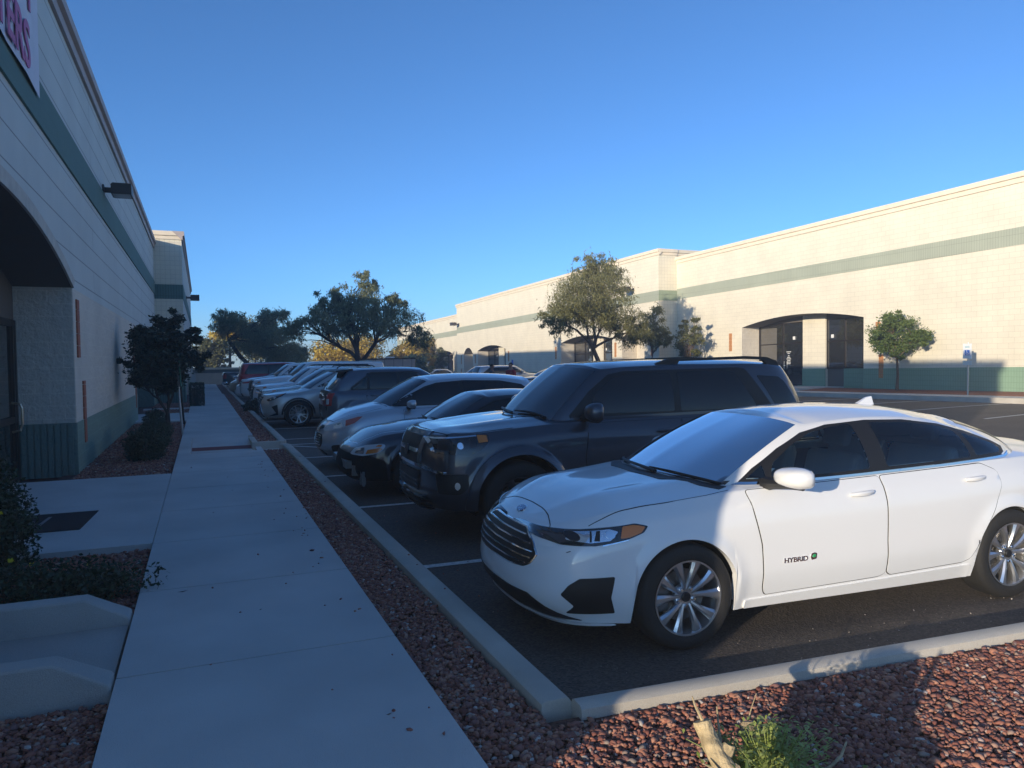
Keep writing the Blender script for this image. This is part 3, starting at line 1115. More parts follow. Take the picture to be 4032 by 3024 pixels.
def decal(name, poly, view, bvh, off, m, parent, side=-1, grid=.05, rnd=.0, L=5, back=.006, holes=()):
    """a panel cut to an outline and laid on the body surface, standing proud of it by off"""
    P = round_poly(poly, rnd) if rnd else [Vector(p) for p in poly]
    B = []
    for i in range(len(P)):
        a, b = P[i], P[(i + 1) % len(P)]
        k = max(1, int((b - a).length / grid))
        B += [a.lerp(b, t / k) for t in range(k)]
    if len(B) < 3:
        return None
    xs_ = [p.x for p in B]
    ys_ = [p.y for p in B]
    I = []
    x = min(xs_) + grid / 2
    while x < max(xs_):
        y = min(ys_) + grid / 2
        while y < max(ys_):
            if inside(B, x, y) and min((Vector((x, y)) - p).length for p in B) > grid * .4:
                I.append(Vector((x, y)))
            y += grid
        x += grid
    nb = len(B)
    E_ = [(i, (i + 1) % nb) for i in range(nb)]
    HB = []
    for h_, hr in holes:
        q = round_poly(h_, hr)
        hb = []
        for i in range(len(q)):
            a, b = q[i], q[(i + 1) % len(q)]
            k = max(1, int((b - a).length / grid))
            hb += [a.lerp(b, t / k) for t in range(k)]
        HB.append(hb)
    if HB:
        I = [p for p in I if not any(inside(hb, p.x, p.y) or min((p - z).length for z in hb) < grid * .4 for hb in HB)]
    allv = list(B)
    for hb in HB:
        o_ = len(allv)
        allv += hb
        E_ += [(o_ + i, o_ + (i + 1) % len(hb)) for i in range(len(hb))]
    vo, eo, fo, ov, oe, of = geometry.delaunay_2d_cdt(allv + I, E_, [], 0 if HB else 1, 1e-5)
    if HB:
        keep = []
        for f in fo:
            cx = sum(vo[i].x for i in f) / len(f)
            cy = sum(vo[i].y for i in f) / len(f)
            if inside(B, cx, cy) and not any(inside(hb, cx, cy) for hb in HB):
                keep.append(f)
        fo = keep
    V = []
    for p in vo:
        if view == 'side':
            o, d = Vector((p.x, side * 4, p.y)), Vector((0, -side, 0))
        elif view == 'front':
            o, d = Vector((-4, p.x, p.y)), Vector((1, 0, 0))
        elif view == 'rear':
            o, d = Vector((L + 4, p.x, p.y)), Vector((-1, 0, 0))
        else:
            o, d = Vector((p.x, p.y, 4)), Vector((0, 0, -1))
        h, n, _, _ = bvh.ray_cast(o, d)
        if h is None:
            # just off the edge of the body: take the closest point of the surface
            g = o + d * (4 - .9 if view == 'side' else 4.1)
            h, n, _, _ = bvh.find_nearest(g)
        if n.dot(d) > 0:
            n = -n
        V.append(h + n * off)
    flip = None
    Fc = [list(f) for f in fo]
    # orient outward
    if Fc:
        d0 = {'side': Vector((0, side, 0)), 'front': Vector((-1, 0, 0)), 'rear': Vector((1, 0, 0)), 'top': Vector((0, 0, 1))}[view]
        f = Fc[len(Fc) // 2]
        nn = (V[f[1]] - V[f[0]]).cross(V[f[2]] - V[f[0]])
        if nn.dot(d0) < 0:
            Fc = [f[::-1] for f in Fc]
    # rim
    cnt = {}
    for f in Fc:
        for i in range(len(f)):
            e = (f[i], f[(i + 1) % len(f)])
            cnt[e] = cnt.get(e, 0) + 1
    bd = [e for e in cnt if (e[1], e[0]) not in cnt]
    nv = len(V)
    dd = {'side': Vector((0, -side, 0)), 'front': Vector((1, 0, 0)), 'rear': Vector((-1, 0, 0)), 'top': Vector((0, 0, -1))}[view]
    VV = list(V)
    mp = {}
    for e in bd:
        for i in e:
            if i not in mp:
                mp[i] = (len(VV), len(VV) + 1)
                VV.append(V[i].copy())
                VV.append(V[i] + dd * (off + back))
    rim = [(mp[b][0], mp[a][0], mp[a][1], mp[b][1]) for a, b in bd]
    me = bpy.data.meshes.new(name)
    me.from_pydata([tuple(v) for v in VV], [], Fc + rim)
    me.polygons.foreach_set('use_smooth', [True] * len(Fc) + [False] * len(rim))
    me.update()
    return link(name, me, parent, m)


class Car:
    def __init__(c, name, sp, loc, rz, label, cat='car', group='cars parked in the lot', scale=.91, bodym=None):
        c.sp = sp
        c.root = empty(name, loc, rz, label, cat, group)
        c.root.scale = (scale, scale, scale)
        c.m = bodym
        c.L = sp['keys'][-1][0]
        c.body()
        c.cabin()

    def body(c):
        sp = c.sp
        K = np.array([k[:5] for k in sp['keys']], float)     # x, y, ztop, zcentre, sytop
        X, Y, Zt, Zc, St = K.T
        zb = sp.get('zb', .2)
        Zb = np.array([sp.get('zbf', zb)] * 2 + [zb] * (len(X) - 2)) if 'zbf' in sp else np.full(len(X), zb)
        lev = sp['lev']                                   # t, sy, insetN, insetT
        d = np.hypot(np.diff(X), np.diff(Y))
        U = np.concatenate([[0], np.cumsum(d)])
        c.U = U
        wN = np.clip(1 - X / .62, 0, 1)
        wT = np.clip(1 - (X[-1] - X) / .62, 0, 1)
        T = [l[0] for l in lev]
        C = np.zeros((len(lev), len(X), 3))
        for j, (t, sy, iN, iT) in enumerate(lev):
            s = St if j == len(lev) - 1 else np.full(len(X), sy)
            if j == len(lev) - 2:
                s = .5 * (np.full(len(X), sy) + np.minimum(sy, St + .10))
            C[j, :, 0] = X + iN * wN - iT * wT
            C[j, :, 1] = Y * s
            C[j, :, 2] = Zb + t * (Zt - Zb)
        c.T, c.C = T, C
        # fine columns
        uu = list(np.linspace(0, U[-1], sp.get('nu', 120)))
        # sample a dense table of x(u) at mid height to place arch columns
        def xs_of(u, v=.3):
            cx = np.array([pchip(T, C[:, k, 0], [v])[0] for k in range(len(X))])
            return crom(U, cx, u) if False else pchip(U, cx, u)
        dense = np.linspace(0, U[-1], 900)
        xd = xs_of(dense)
        arches = sp['arches']                              # (xc, zc, Ra)
        for xc, zc, Ra in arches:
            uu = [u for u in uu if abs(np.interp(u, dense, xd) - (xc - Ra)) > .02 and abs(np.interp(u, dense, xd) - (xc + Ra)) > .02]
            for th in list(np.radians(np.arange(-72, 73, 6))) + [-PI / 2, PI / 2]:
                uu.append(np.interp(xc + Ra * math.sin(th), xd, dense))
        uu = np.array(sorted(uu))
        keep = [0]
        for i in range(1, len(uu)):
            if uu[i] - uu[keep[-1]] > .0006:
                keep.append(i)
        uu = uu[keep]
        xc_ = xs_of(uu)
        vf = np.linspace(0, 1, 101)
        S = np.zeros((101, len(uu), 3))
        for a in range(3):
            tmp = np.array([pchip(T, C[:, k, a], vf) for k in range(len(X))])      # K x 101
            for i in range(101):
                S[i, :, a] = pchip(U, tmp[:, i], uu)
        S[:, 0, 1] = 0
        S[:, -1, 1] = 0
        nr = sp.get('nr', 26)
        G = np.zeros((nr, len(uu), 3))
        isarch = np.zeros(len(uu), bool)
        for i in range(len(uu)):
            v0 = 0
            for xa, za, Ra in arches:
                q = Ra * Ra - (xc_[i] - xa) ** 2
                if q > .0008:
                    zz = za + math.sqrt(max(q, 0))
                    v0 = np.interp(zz, S[:, i, 2], vf)
                    isarch[i] = True
            k1 = nr // 2
            vr = np.concatenate([v0 + (.78 - v0) * np.linspace(0, 1, k1, endpoint=False), np.linspace(.78, 1, nr - k1)])
            for a in range(3):
                G[:, i, a] = np.interp(vr, vf, S[:, i, a])
        # arch lip flare
        fl = sp.get('flare', .012)
        for xa, za, Ra in arches:
            R_ = np.hypot(G[:, :, 0] - xa, np.maximum(G[:, :, 2] - za, 0))
            w = np.clip(1 - (R_ - Ra) / sp.get('flare_w', .10), 0, 1)
            w = w * w * (3 - 2 * w)
            w[:, (xc_ < xa - Ra - .12) | (xc_ > xa + Ra + .12)] = 0
            G[:, :, 1] += fl * w * np.sign(np.maximum(G[:, :, 1], 1e-9))
        nu = len(uu)
        V, F = [], []
        for sgn in (-1, 1):
            o = len(V)
            V += [(p[0], sgn * p[1], p[2]) for row in G for p in row]
            for r_ in range(nr - 1):
                for i in range(nu - 1):
                    if isarch[i] != isarch[i + 1] and abs(uu[i] - uu[i + 1]) < .004 and False:
                        continue
                    q = (o + r_ * nu + i, o + r_ * nu + i + 1, o + (r_ + 1) * nu + i + 1, o + (r_ + 1) * nu + i)
                    F.append(q if sgn < 0 else q[::-1])
            # lip turned inwards around the arches
            o2 = len(V)
            V += [(p[0], sgn * (p[1] - .05), p[2] + .0) for p in G[0]]
            for i in range(nu - 1):
                q = (o + i, o2 + i, o2 + i + 1, o + i + 1)
                F.append(q if sgn < 0 else q[::-1])
        # cap: bonnet, scuttle, deck
        top = G[-1]
        zc = pchip(U, Zc, uu)
        w_ = np.sin(np.linspace(-1, 1, 25) * PI / 2)
        o = len(V)
        hp = sp.get('hood_pow', 2.4)
        ridge = sp.get('ridge', 0)
        for i in range(nu):
            for w in w_:
                z = top[i, 2] + (zc[i] - top[i, 2]) * (1 - abs(w) ** hp)
                if ridge:
                    rx = top[i, 0]
                    amp = ridge * np.clip((rx - .15) / .4, 0, 1) * np.clip((1.5 - rx) / .3, 0, 1)
                    z += amp * math.exp(-((abs(w) - .62 - .10 * (rx - .8)) / .10) ** 2)
                V.append((top[i, 0], w * top[i, 1], z))
        nw = len(w_)
        for i in range(nu - 1):
            for k in range(nw - 1):
                F.append((o + i * nw + k, o + i * nw + k + 1, o + (i + 1) * nw + k + 1, o + (i + 1) * nw + k)[::-1])
        me = bpy.data.meshes.new('body')
        me.from_pydata(V, [], F)
        bm = bmesh.new()
        bm.from_mesh(me)
        bmesh.ops.remove_doubles(bm, verts=bm.verts, dist=.0004)
        bmesh.ops.dissolve_degenerate(bm, edges=bm.edges, dist=.0001)
        c.bvh = BVHTree.FromBMesh(bm)
        bm.to_mesh(me)
        bm.free()
        me.polygons.foreach_set('use_smooth', [True] * len(me.polygons))
        me.set_sharp_from_angle(angle=math.radians(48))
        me.update()
        c.body_o = link('body', me, c.root, c.m)
        # floor and wheel wells
        mb = MB()
        hw = Y.max() - .2
        a0, a1 = arches[0], arches[-1]
        mb.box(.35, a0[0] - a0[2], -hw, hw, zb + .01, zb + .2)
        mb.box(a0[0] + a0[2], a1[0] - a1[2], -hw - .08, hw + .08, zb + .01, zb + .2)
        mb.box(a1[0] + a1[2], c.L - .3, -hw, hw, zb + .03, zb + .25)
        mb.box(a0[0] - a0[2], a1[0] + a1[2], -.5, .5, zb + .05, zb + .3)
        mb.out('underbody', M_under, c.root)
        for xa, za, Ra in arches:
            for sgn in (-1, 1):
                mb = MB()
                ths = np.radians(np.arange(-25, 206, 11))
                R = Ra + .003
                y0, y1 = sgn * (Y.max() - .055), sgn * .45
                vs = [(xa + R * math.cos(t), yy, za + R * math.sin(t)) for yy in (y0, y1) for t in ths]
                n = len(ths)
                mb.add(vs, [(i, i + 1, n + i + 1, n + i) for i in range(n - 1)] + [tuple(range(n, 2 * n))])
                mb.out('wheel_well', M_under, c.root)

    def cabin(c):
        sp = c.sp
        B = np.array(sp['gbase'], float)                 # x,y,z
        T = np.array(sp['gtop'], float)                  # x,y,z,zc
        d = np.hypot(np.diff(B[:, 0]), np.diff(B[:, 1])) + .5 * np.hypot(np.diff(T[:, 0]), np.diff(T[:, 1]))
        U = np.concatenate([[0], np.cumsum(d)])
        uu = np.linspace(0, U[-1], sp.get('nug', 90))
        b = np.array([pchip(U, B[:, a], uu) for a in range(3)]).T
        t = np.array([pchip(U, T[:, a], uu) for a in range(4)]).T
        c.gU, c.gB, c.gT = U, B, T
        bul = sp.get('bulge', .035)
        def P(u_i, v):
            p = b[u_i] * (1 - v) + t[u_i, :3] * v
            return p
        nv = 16
        vv = np.linspace(0, 1, nv)
        V, F = [], []
        # outward direction in plan
        tan = np.gradient(b[:, :2] * .5 + t[:, :2] * .5, axis=0)
        nrm = np.stack([tan[:, 1], -tan[:, 0]], 1)
        nrm /= np.maximum(np.hypot(nrm[:, 0], nrm[:, 1]), 1e-9)[:, None]
        nrm *= -1
        nrm[0] = (-1, 0)
        nrm[-1] = (1, 0)
        G = np.zeros((nv, len(uu), 3))
        for r_, v in enumerate(vv):
            p = b * (1 - v) + t[:, :3] * v
            k = 4 * v * (1 - v) * bul
            p[:, 0] += nrm[:, 0] * k
            p[:, 1] += nrm[:, 1] * k
            p[:, 2] += k * .35
            p[0, 1] = p[-1, 1] = 0
            G[r_] = p
        c.gG = G
        nu = len(uu)
        for sgn in (-1, 1):
            o = len(V)
            V += [(p[0], sgn * p[1], p[2]) for row in G for p in row]
            for r_ in range(nv - 1):
                for i in range(nu - 1):
                    q = (o + r_ * nu + i, o + r_ * nu + i + 1, o + (r_ + 1) * nu + i + 1, o + (r_ + 1) * nu + i)
                    F.append(q if sgn < 0 else q[::-1])
        w_ = np.sin(np.linspace(-1, 1, 21) * PI / 2)
        o = len(V)
        hp = sp.get('roof_pow', 2.3)
        for i in range(nu):
            for w in w_:
                V.append((t[i, 0], w * t[i, 1], t[i, 2] + (t[i, 3] - t[i, 2]) * (1 - abs(w) ** hp)))
        nw = len(w_)
        for i in range(nu - 1):
            for k in range(nw - 1):
                F.append((o + i * nw + k, o + i * nw + k + 1, o + (i + 1) * nw + k + 1, o + (i + 1) * nw + k)[::-1])
        me = bpy.data.meshes.new('cabin')
        me.from_pydata(V, [], F)
        bm = bmesh.new()
        bm.from_mesh(me)
        bmesh.ops.remove_doubles(bm, verts=bm.verts, dist=.0004)
        c.gbvh = BVHTree.FromBMesh(bm)
        bm.to_mesh(me)
        bm.free()
        me.polygons.foreach_set('use_smooth', [True] * len(me.polygons))
        me.set_sharp_from_angle(angle=math.radians(50))
        me.update()
        c.cab_o = link('cabin', me, c.root, sp.get('cabin_m') or c.m)
        # windscreen and rear glass follow the same rings
        c.uu = uu
        for nm, ua, ub, va, vb, mm in sp.get('screens', [('windscreen', 0, .93, .03, .95, M_wglass)]):
            c.screen(nm, ua, ub, va, vb, mm)

    def gpt(c, u, v, off=0):
        """point on the cabin surface, u in key units (0..n-1)"""
        U = c.gU
        k = min(int(u), len(U) - 2)
        uq = U[k] + (u - k) * (U[k + 1] - U[k])
        fi = np.interp(uq, c.uu, np.arange(len(c.uu)))
        i = min(int(fi), len(c.uu) - 2)
        fr = fi - i
        r = v * (c.gG.shape[0] - 1)
        j = min(int(r), c.gG.shape[0] - 2)
        g = r - j
        G = c.gG
        p = (G[j, i] * (1 - fr) + G[j, i + 1] * fr) * (1 - g) + (G[j + 1, i] * (1 - fr) + G[j + 1, i + 1] * fr) * g
        return Vector(p)

    def cut(c, polys, wsu=2.34, wsv=(.09, .90), rsu=None):
        """open the cabin shell behind the panes so that the interior shows"""
        me = c.cab_o.data
        bm = bmesh.new()
        bm.from_mesh(me)
        dead = []
        zmin = min(c.gpt(u, wsv[0]).z for u in (0, wsu))
        edge = [c.gpt(wsu, v) for v in np.linspace(wsv[0], wsv[1], 12)]
        front = [(c.gpt(u, wsv[0])) for u in np.linspace(0, wsu, 12)]
        back_ = [(c.gpt(u, wsv[1])) for u in np.linspace(0, wsu, 12)]
        loop = [(p.x, p.y) for p in front] + [(p.x, p.y) for p in edge] + [(p.x, p.y) for p in back_[::-1]]
        for f in bm.faces:
            q = f.calc_center_median()
            if abs(f.normal.y) > .5 and any(inside(p, q.x, q.z) for p in polys):
                dead.append(f)
            elif f.normal.x < -.35 and f.normal.z > .2 and inside(loop, q.x, abs(q.y)):
                dead.append(f)
        bmesh.ops.delete(bm, geom=dead, context='FACES')
        bm.to_mesh(me)
        bm.free()

    def screen(c, name, ua, ub, va, vb, m):
        """ua..ub in key units from the centre line outwards (front: 0 -> ub; rear: from the last key back)"""
        last = len(c.gU) - 1
        rear = ua >= last - .001
        n, nv = 22, 12
        V = []
        rows = []
        for j in range(nv + 1):
            row = []
            for i in range(-n, n + 1):
                a = abs(i) / n
                # rounded lower/upper corners
                u = ua + (ub - ua) * a if not rear else last - (last - ub) * a
                v = va + (vb - va) * j / nv
                p = c.gpt(u, v)
                q1 = c.gpt(u, min(v + .01, 1))
                u2 = min(u + .02, last)
                u0 = max(u2 - .02, 0)
                du = c.gpt(u2, v) - c.gpt(u0, v)
                nn = du.cross(q1 - p) if (q1 - p).length > 0 else Vector((0, 0, 1))
                if nn.length > 1e-9:
                    nn.normalize()
                if nn.z < 0:
                    nn = -nn
                p = p + nn * .004
                row.append((p.x, -p.y if i < 0 else p.y, p.z))
            rows.append(row)
        V = [p for r_ in rows for p in r_]
        k = 2 * n + 1
        F = [(j * k + i, j * k + i + 1, (j + 1) * k + i + 1, (j + 1) * k + i) for j in range(nv) for i in range(2 * n)]
        o = raw(name, V, F, m, c.root, smooth=True)
        return o

    # ---- details
    def side(c, name, poly, m, off=.003, rnd=.0, both=True, cab=False, parent=None, grid=.05, back=.006, holes=()):
        r = []
        for s in ((-1, 1) if both else (-1,)):
            r.append(decal(name, poly, 'side', c.gbvh if cab else c.bvh, off, m, parent or c.root, side=s, rnd=rnd, grid=grid, L=c.L, back=back, holes=holes))
        return r

    def front(c, name, poly, m, off=.003, rnd=0, grid=.05, sym=False, parent=None, back=.006):
        r = [decal(name, poly, 'front', c.bvh, off, m, parent or c.root, rnd=rnd, grid=grid, L=c.L, back=back)]
        if sym:
            r.append(decal(name, [(-a, b) for a, b in poly][::-1], 'front', c.bvh, off, m, parent or c.root, rnd=rnd, grid=grid, L=c.L, back=back))
        return r

    def rear(c, name, poly, m, off=.003, rnd=0, grid=.05, sym=False, cab=False, back=.006):
        b = c.gbvh if cab else c.bvh
        decal(name, poly, 'rear', b, off, m, c.root, rnd=rnd, grid=grid, L=c.L, back=back)
        if sym:
            decal(name, [(-a, q) for a, q in poly][::-1], 'rear', b, off, m, c.root, rnd=rnd, grid=grid, L=c.L, back=back)

    def top(c, name, poly, m, off=.003, rnd=0, grid=.06, cab=False):
        return decal(name, poly, 'top', c.gbvh if cab else c.bvh, off, m, c.root, rnd=rnd, grid=grid, L=c.L)

    def hit(c, x, z, s=-1, cab=False):
        h, n, _, _ = (c.gbvh if cab else c.bvh).ray_cast(Vector((x, s * 4, z)), Vector((0, -s, 0)))
        return h if h is not None else Vector((x, s * .8, z))

    def handle(c, x, z, m, parents=None, w=.19):
        for i, s in enumerate((-1, 1)):
            h = c.hit(x, z, s)
            mb = MB()
            pts = []
            for k in range(9):
                t = k / 8
                hh = c.hit(x - w / 2 + w * t, z + .012 * t, s)
                pts.append(hh + Vector((0, s * (.012 + .026 * math.sin(PI * min(max(t, .02), .98)) ** .5), 0)))
            mb.tube(pts, [.012, .015, .017, .018, .018, .018, .017, .015, .010], 8)
            mb.out('door_handle', m, (parents[i] if parents else c.root), smooth=True)

    def mirror(c, x, z, m, w=.20, h=.15, d=.13, y=None, both=True, m2=None, sides=None):
        for s in (sides or ((-1, 1) if both else (-1,))):
            hb = c.hit(x, z - .08, s)
            yb = abs(hb.y) if y is None else y
            cx = Vector((x + .02, s * (yb + .11 + w / 2), z + .02))
            V, F = [], []
            nu_, nv_ = 16, 10
            for j in range(nv_ + 1):
                ph = PI * j / nv_
                for i in range(nu_):
                    th = 2 * PI * i / nu_
                    px, py, pz = -math.cos(ph), math.sin(ph) * math.cos(th), math.sin(ph) * math.sin(th)
                    e = .72
                    py = math.copysign(abs(py) ** e, py)
                    pz = math.copysign(abs(pz) ** e, pz)
                    px = min(px, .35)
                    tp = 1 - .18 * (py * s * -1 + 0) * (pz > 0)
                    V.append((cx.x + px * d * (1 if px < 0 else .8), cx.y + py * w / 2 * 1.05, cx.z + pz * h / 2 * (1 + .10 * py * s)))
            for j in range(nv_):
                for i in range(nu_):
                    F.append((j * nu_ + i, j * nu_ + (i + 1) % nu_, (j + 1) * nu_ + (i + 1) % nu_, (j + 1) * nu_ + i))
            o = raw('mirror', V, F, m, c.root, smooth=True)
            mb = MB()
            mb.tube([hb + Vector((0, -s * .03, .02)), hb + Vector((.0, s * .05, .03)), Vector((cx.x, cx.y - s * w * .25, cx.z - h * .42)), Vector((cx.x + .01, cx.y + s * w * .2, cx.z - h * .45))], [.05, .034, .03, .02], 8)
            mb.out('mirror_arm', m2 or M_trim, o, smooth=True)

    def wheels(c, R, rim, W=.21, style='ten', m=M_rim, sides=(-1, 1), front=True, rear=True):
        for ai, (xa, za, Ra) in enumerate((c.sp['arches'][0], c.sp['arches'][-1])):
            for s in sides:
                yo = s * (c.sp['track'])
                t = make_wheel(R, rim, W, style, m, s, c.root, (xa, yo, R))


def make_wheel(R, rim, W, style, m, s, parent, loc):
    mb = MB()
    prof = [(rim * .97, -W * .42), (rim * 1.0, -W * .5), (rim * 1.06, -W * .53), (R * .90, -W * .54), (R * .965, -W * .47), (R * .992, -W * .38), (R, -W * .2), (R, W * .2), (R * .992, W * .38), (R * .965, W * .47), (R * .90, W * .52), (rim * 1.02, W * .5)]
    mb.lathe([(r_, -h * s * -1) for r_, h in prof] if s > 0 else prof, 56)
    t = mb.out('wheel', M_tyre, parent, smooth=True, sharp=50)
    t.location = loc
    face = s * W * .44 if s < 0 else W * .44
    sg = s
    fy = sg * W * .5
    mb = MB()
    # rim barrel and lip
    mb.lathe([(rim * .99, fy * .98), (rim * 1.005, fy * 1.05), (rim * .96, fy * 1.04), (rim * .93, fy * .8), (rim * .88, fy * .1), (rim * .88, -fy * .8)], 56)
    rm = mb.out('rim', m, t, smooth=True, sharp=40)
    mb = MB()
    def spoke(a0, a1, w0, w1, y0, y1, r0, r1, th=.03, bow=0):
        """tapered spoke from angle a0 at the hub to a1 at the rim"""
        n = 7
        L_, R_, = [], []
        vs = []
        for k in range(n + 1):
            q = k / n
            r_ = r0 + (r1 - r0) * q
            a = a0 + (a1 - a0) * q ** .8
            w = w0 + (w1 - w0) * q ** 1.8
            yy = y0 + (y1 - y0) * q + sg * bow * math.sin(PI * q)
            ca, sa = math.cos(a), math.sin(a)
            for (e, dy) in ((-1, -.012), (-.45, 0), (.45, 0), (1, -.012), (.9, -th), (-.9, -th)):
                vs.append((r_ * ca - e * w * sa, yy + sg * dy, r_ * sa + e * w * ca))
        fs = []
        for k in range(n):
            for j in range(6):
                fs.append((k * 6 + j, k * 6 + (j + 1) % 6, (k + 1) * 6 + (j + 1) % 6, (k + 1) * 6 + j))
        mb.add(vs, fs)
    hub_y = fy * .78
    if style == 'ten':
        for k in range(5):
            a = 2 * PI * k / 5 + PI / 2
            for e in (-1, 1):
                spoke(a + e * .20, a + e * .32, .013, .038, hub_y, fy * 1.0, rim * .20, rim * .97, bow=.006)
    elif style == 'five_split':
        for k in range(5):
            a = 2 * PI * k / 5 - PI / 2
            for e in (-1, 1):
                spoke(a + e * .10, a + e * .24, .016, .022, hub_y, fy * .98, rim * .18, rim * .97)
    elif style == 'six':
        for k in range(6):
            a = 2 * PI * k / 6
            spoke(a, a, .035, .045, hub_y, fy * .98, rim * .16, rim * .97)
    else:
        for k in range(5):
            a = 2 * PI * k / 5
            spoke(a, a, .04, .055, hub_y, fy * .98, rim * .16, rim * .97)
    mb.out('spokes', m, rm, smooth=True, sharp=30) if False else mb.out('spokes', m, t, smooth=True, sharp=30)
    mb = MB()
    mb.lathe([(0, fy * .86), (rim * .11, fy * .86), (rim * .13, fy * .82), (rim * .13, fy * .6)], 24)
    mb.out('centre_cap', M_trim if style == 'ten' else m, t, smooth=True, sharp=30)
    mb = MB()
    mb.lathe([(rim * .13, fy * .72), (rim * .30, fy * .74), (rim * .33, fy * .66), (rim * .33, fy * .4)], 24)
    mb.out('hub', m, t, smooth=True, sharp=30)
    for k in range(5 if style == 'ten' else 0):
        mb = MB()
        a = 2 * PI * k / 5 + PI / 2 + PI / 5
        cx, cz = rim * .245 * math.cos(a), rim * .245 * math.sin(a)
        mb.lathe([(0, fy * .86), (.009, fy * .86), (.012, fy * .82), (.012, fy * .7)], 8, c=(cx, 0, cz))
        mb.out('wheel_nut', M_chrome, t)
    mb = MB()
    mb.lathe([(.02, fy * .25), (rim * .70, fy * .25), (rim * .70, fy * .12), (.02, fy * .12)], 32)
    mb.out('brake_disc', M_brake, t)
    mb = MB()
    mb.box(-rim * .80, -rim * .42, min(fy * .05, fy * .45), max(fy * .05, fy * .45), -.09, .10)
    cb = mb.out('brake_caliper', M_brake, t)
    bv = cb.modifiers.new('b', 'BEVEL'); bv.width = .012; bv.segments = 2
    return t


def glass_mat(name, tint, mixf=1.0, rough=.0):
    m = bpy.data.materials.new(name)
    m.use_nodes = True
    nt = m.node_tree
    N, L = nt.nodes, nt.links
    N.remove(N['Principled BSDF'])
    t = N.new('ShaderNodeBsdfTransparent')
    t.inputs[0].default_value = tuple(tint) + (1,)
    g = N.new('ShaderNodeBsdfGlossy')
    g.inputs['Roughness'].default_value = .02
    g.inputs['Color'].default_value = (.95, .97, 1, 1)
    fr = N.new('ShaderNodeFresnel')
    fr.inputs['IOR'].default_value = 1.55
    mu = N.new('ShaderNodeMath')
    mu.operation = 'MULTIPLY'
    mu.use_clamp = True
    mu.inputs[1].default_value = mixf
    L.new(fr.outputs[0], mu.inputs[0])
    mx = N.new('ShaderNodeMixShader')
    L.new(mu.outputs[0], mx.inputs[0])
    L.new(t.outputs[0], mx.inputs[1])
    L.new(g.outputs[0], mx.inputs[2])
    L.new(mx.outputs[0], N['Material Output'].inputs[0])
    return m
# ---------------------------------------------------------------- the parked cars
def keys(rows):
    return [tuple(r) for r in rows]


LEV = [(0, .93, .13, .10), (.16, .975, .03, .03), (.34, 1.0, 0, 0), (.55, .995, .015, .0), (.72, .985, .045, .01), (.87, .955, .10, .03), (1, 0, .19, .07)]
SEDAN = dict(
    zb=.20, zbf=.19, nu=170, nr=30, track=.80, ridge=.016, hood_pow=2.6, flare=.014,
    keys=keys([
        (0, 0, .775, .775, .80), (.012, .24, .775, .778, .80), (.05, .46, .778, .792, .80), (.13, .64, .79, .82, .80), (.24, .755, .815, .855, .81),
        (.40, .835, .85, .90, .825), (.62, .885, .888, .94, .84), (.98, .912, .92, .985, .855), (1.35, .918, .95, 1.025, .87), (1.75, .92, .975, 1.04, .885), (2.4, .925, .99, 1.04, .89),
        (3.2, .922, 1.015, 1.05, .89), (3.83, .908, 1.035, 1.08, .88), (4.3, .865, 1.04, 1.10, .87), (4.6, .78, 1.035, 1.10, .86), (4.77, .62, 1.03, 1.09, .86), (4.85, .36, 1.03, 1.06, .86), (4.87, 0, 1.03, 1.03, .86)]),
    lev=LEV,
    arches=[(.985, .335, .365), (3.765, .335, .360)],
    gbase=[(1.16, 0, 1.005), (1.20, .34, .995), (1.31, .58, .975), (1.44, .71, .96), (1.75, .785, .965), (2.4, .815, .98), (3.2, .81, 1.005), (3.75, .775, 1.03), (4.06, .69, 1.045), (4.26, .50, 1.07), (4.36, .26, 1.085), (4.38, 0, 1.09)],
    gtop=[(2.06, 0, 1.40, 1.40), (2.075, .30, 1.395, 1.402), (2.115, .49, 1.372, 1.415), (2.17, .565, 1.345, 1.422), (2.33, .595, 1.362, 1.436), (2.70, .605, 1.378, 1.448), (3.1, .60, 1.362, 1.438), (3.40, .575, 1.320, 1.405), (3.58, .545, 1.282, 1.375), (3.68, .44, 1.31, 1.353), (3.72, .24, 1.337, 1.343), (3.74, 0, 1.34, 1.34)],
    bulge=.04,
    screens=[('rear_screen', 11, 8.6, .05, .95, M_cglass)],
)
P_white = paint('white', (.80, .80, .79), 0, .30)
hero = Car('parked_car', SEDAN, (1.695, 4.46, 0), math.radians(-3.2), 'white sedan nearest the camera, half in sunlight, with a hybrid badge on its door', 'car', bodym=P_white, scale=.928)
hero.wheels(.335, .235, W=.225, style='ten')
H = hero
# side glass: black surround first, then the panes
dlo = [(1.500, 0.995), (1.620, 1.075), (1.850, 1.195), (2.080, 1.290), (2.300, 1.338), (2.650, 1.359), (3.000, 1.349), (3.346, 1.304), (3.593, 1.241), (3.832, 1.159), (3.928, 1.114), (3.914, 1.075), (3.850, 1.056), (3.200, 1.033), (2.400, 1.012), (1.750, 0.997)]

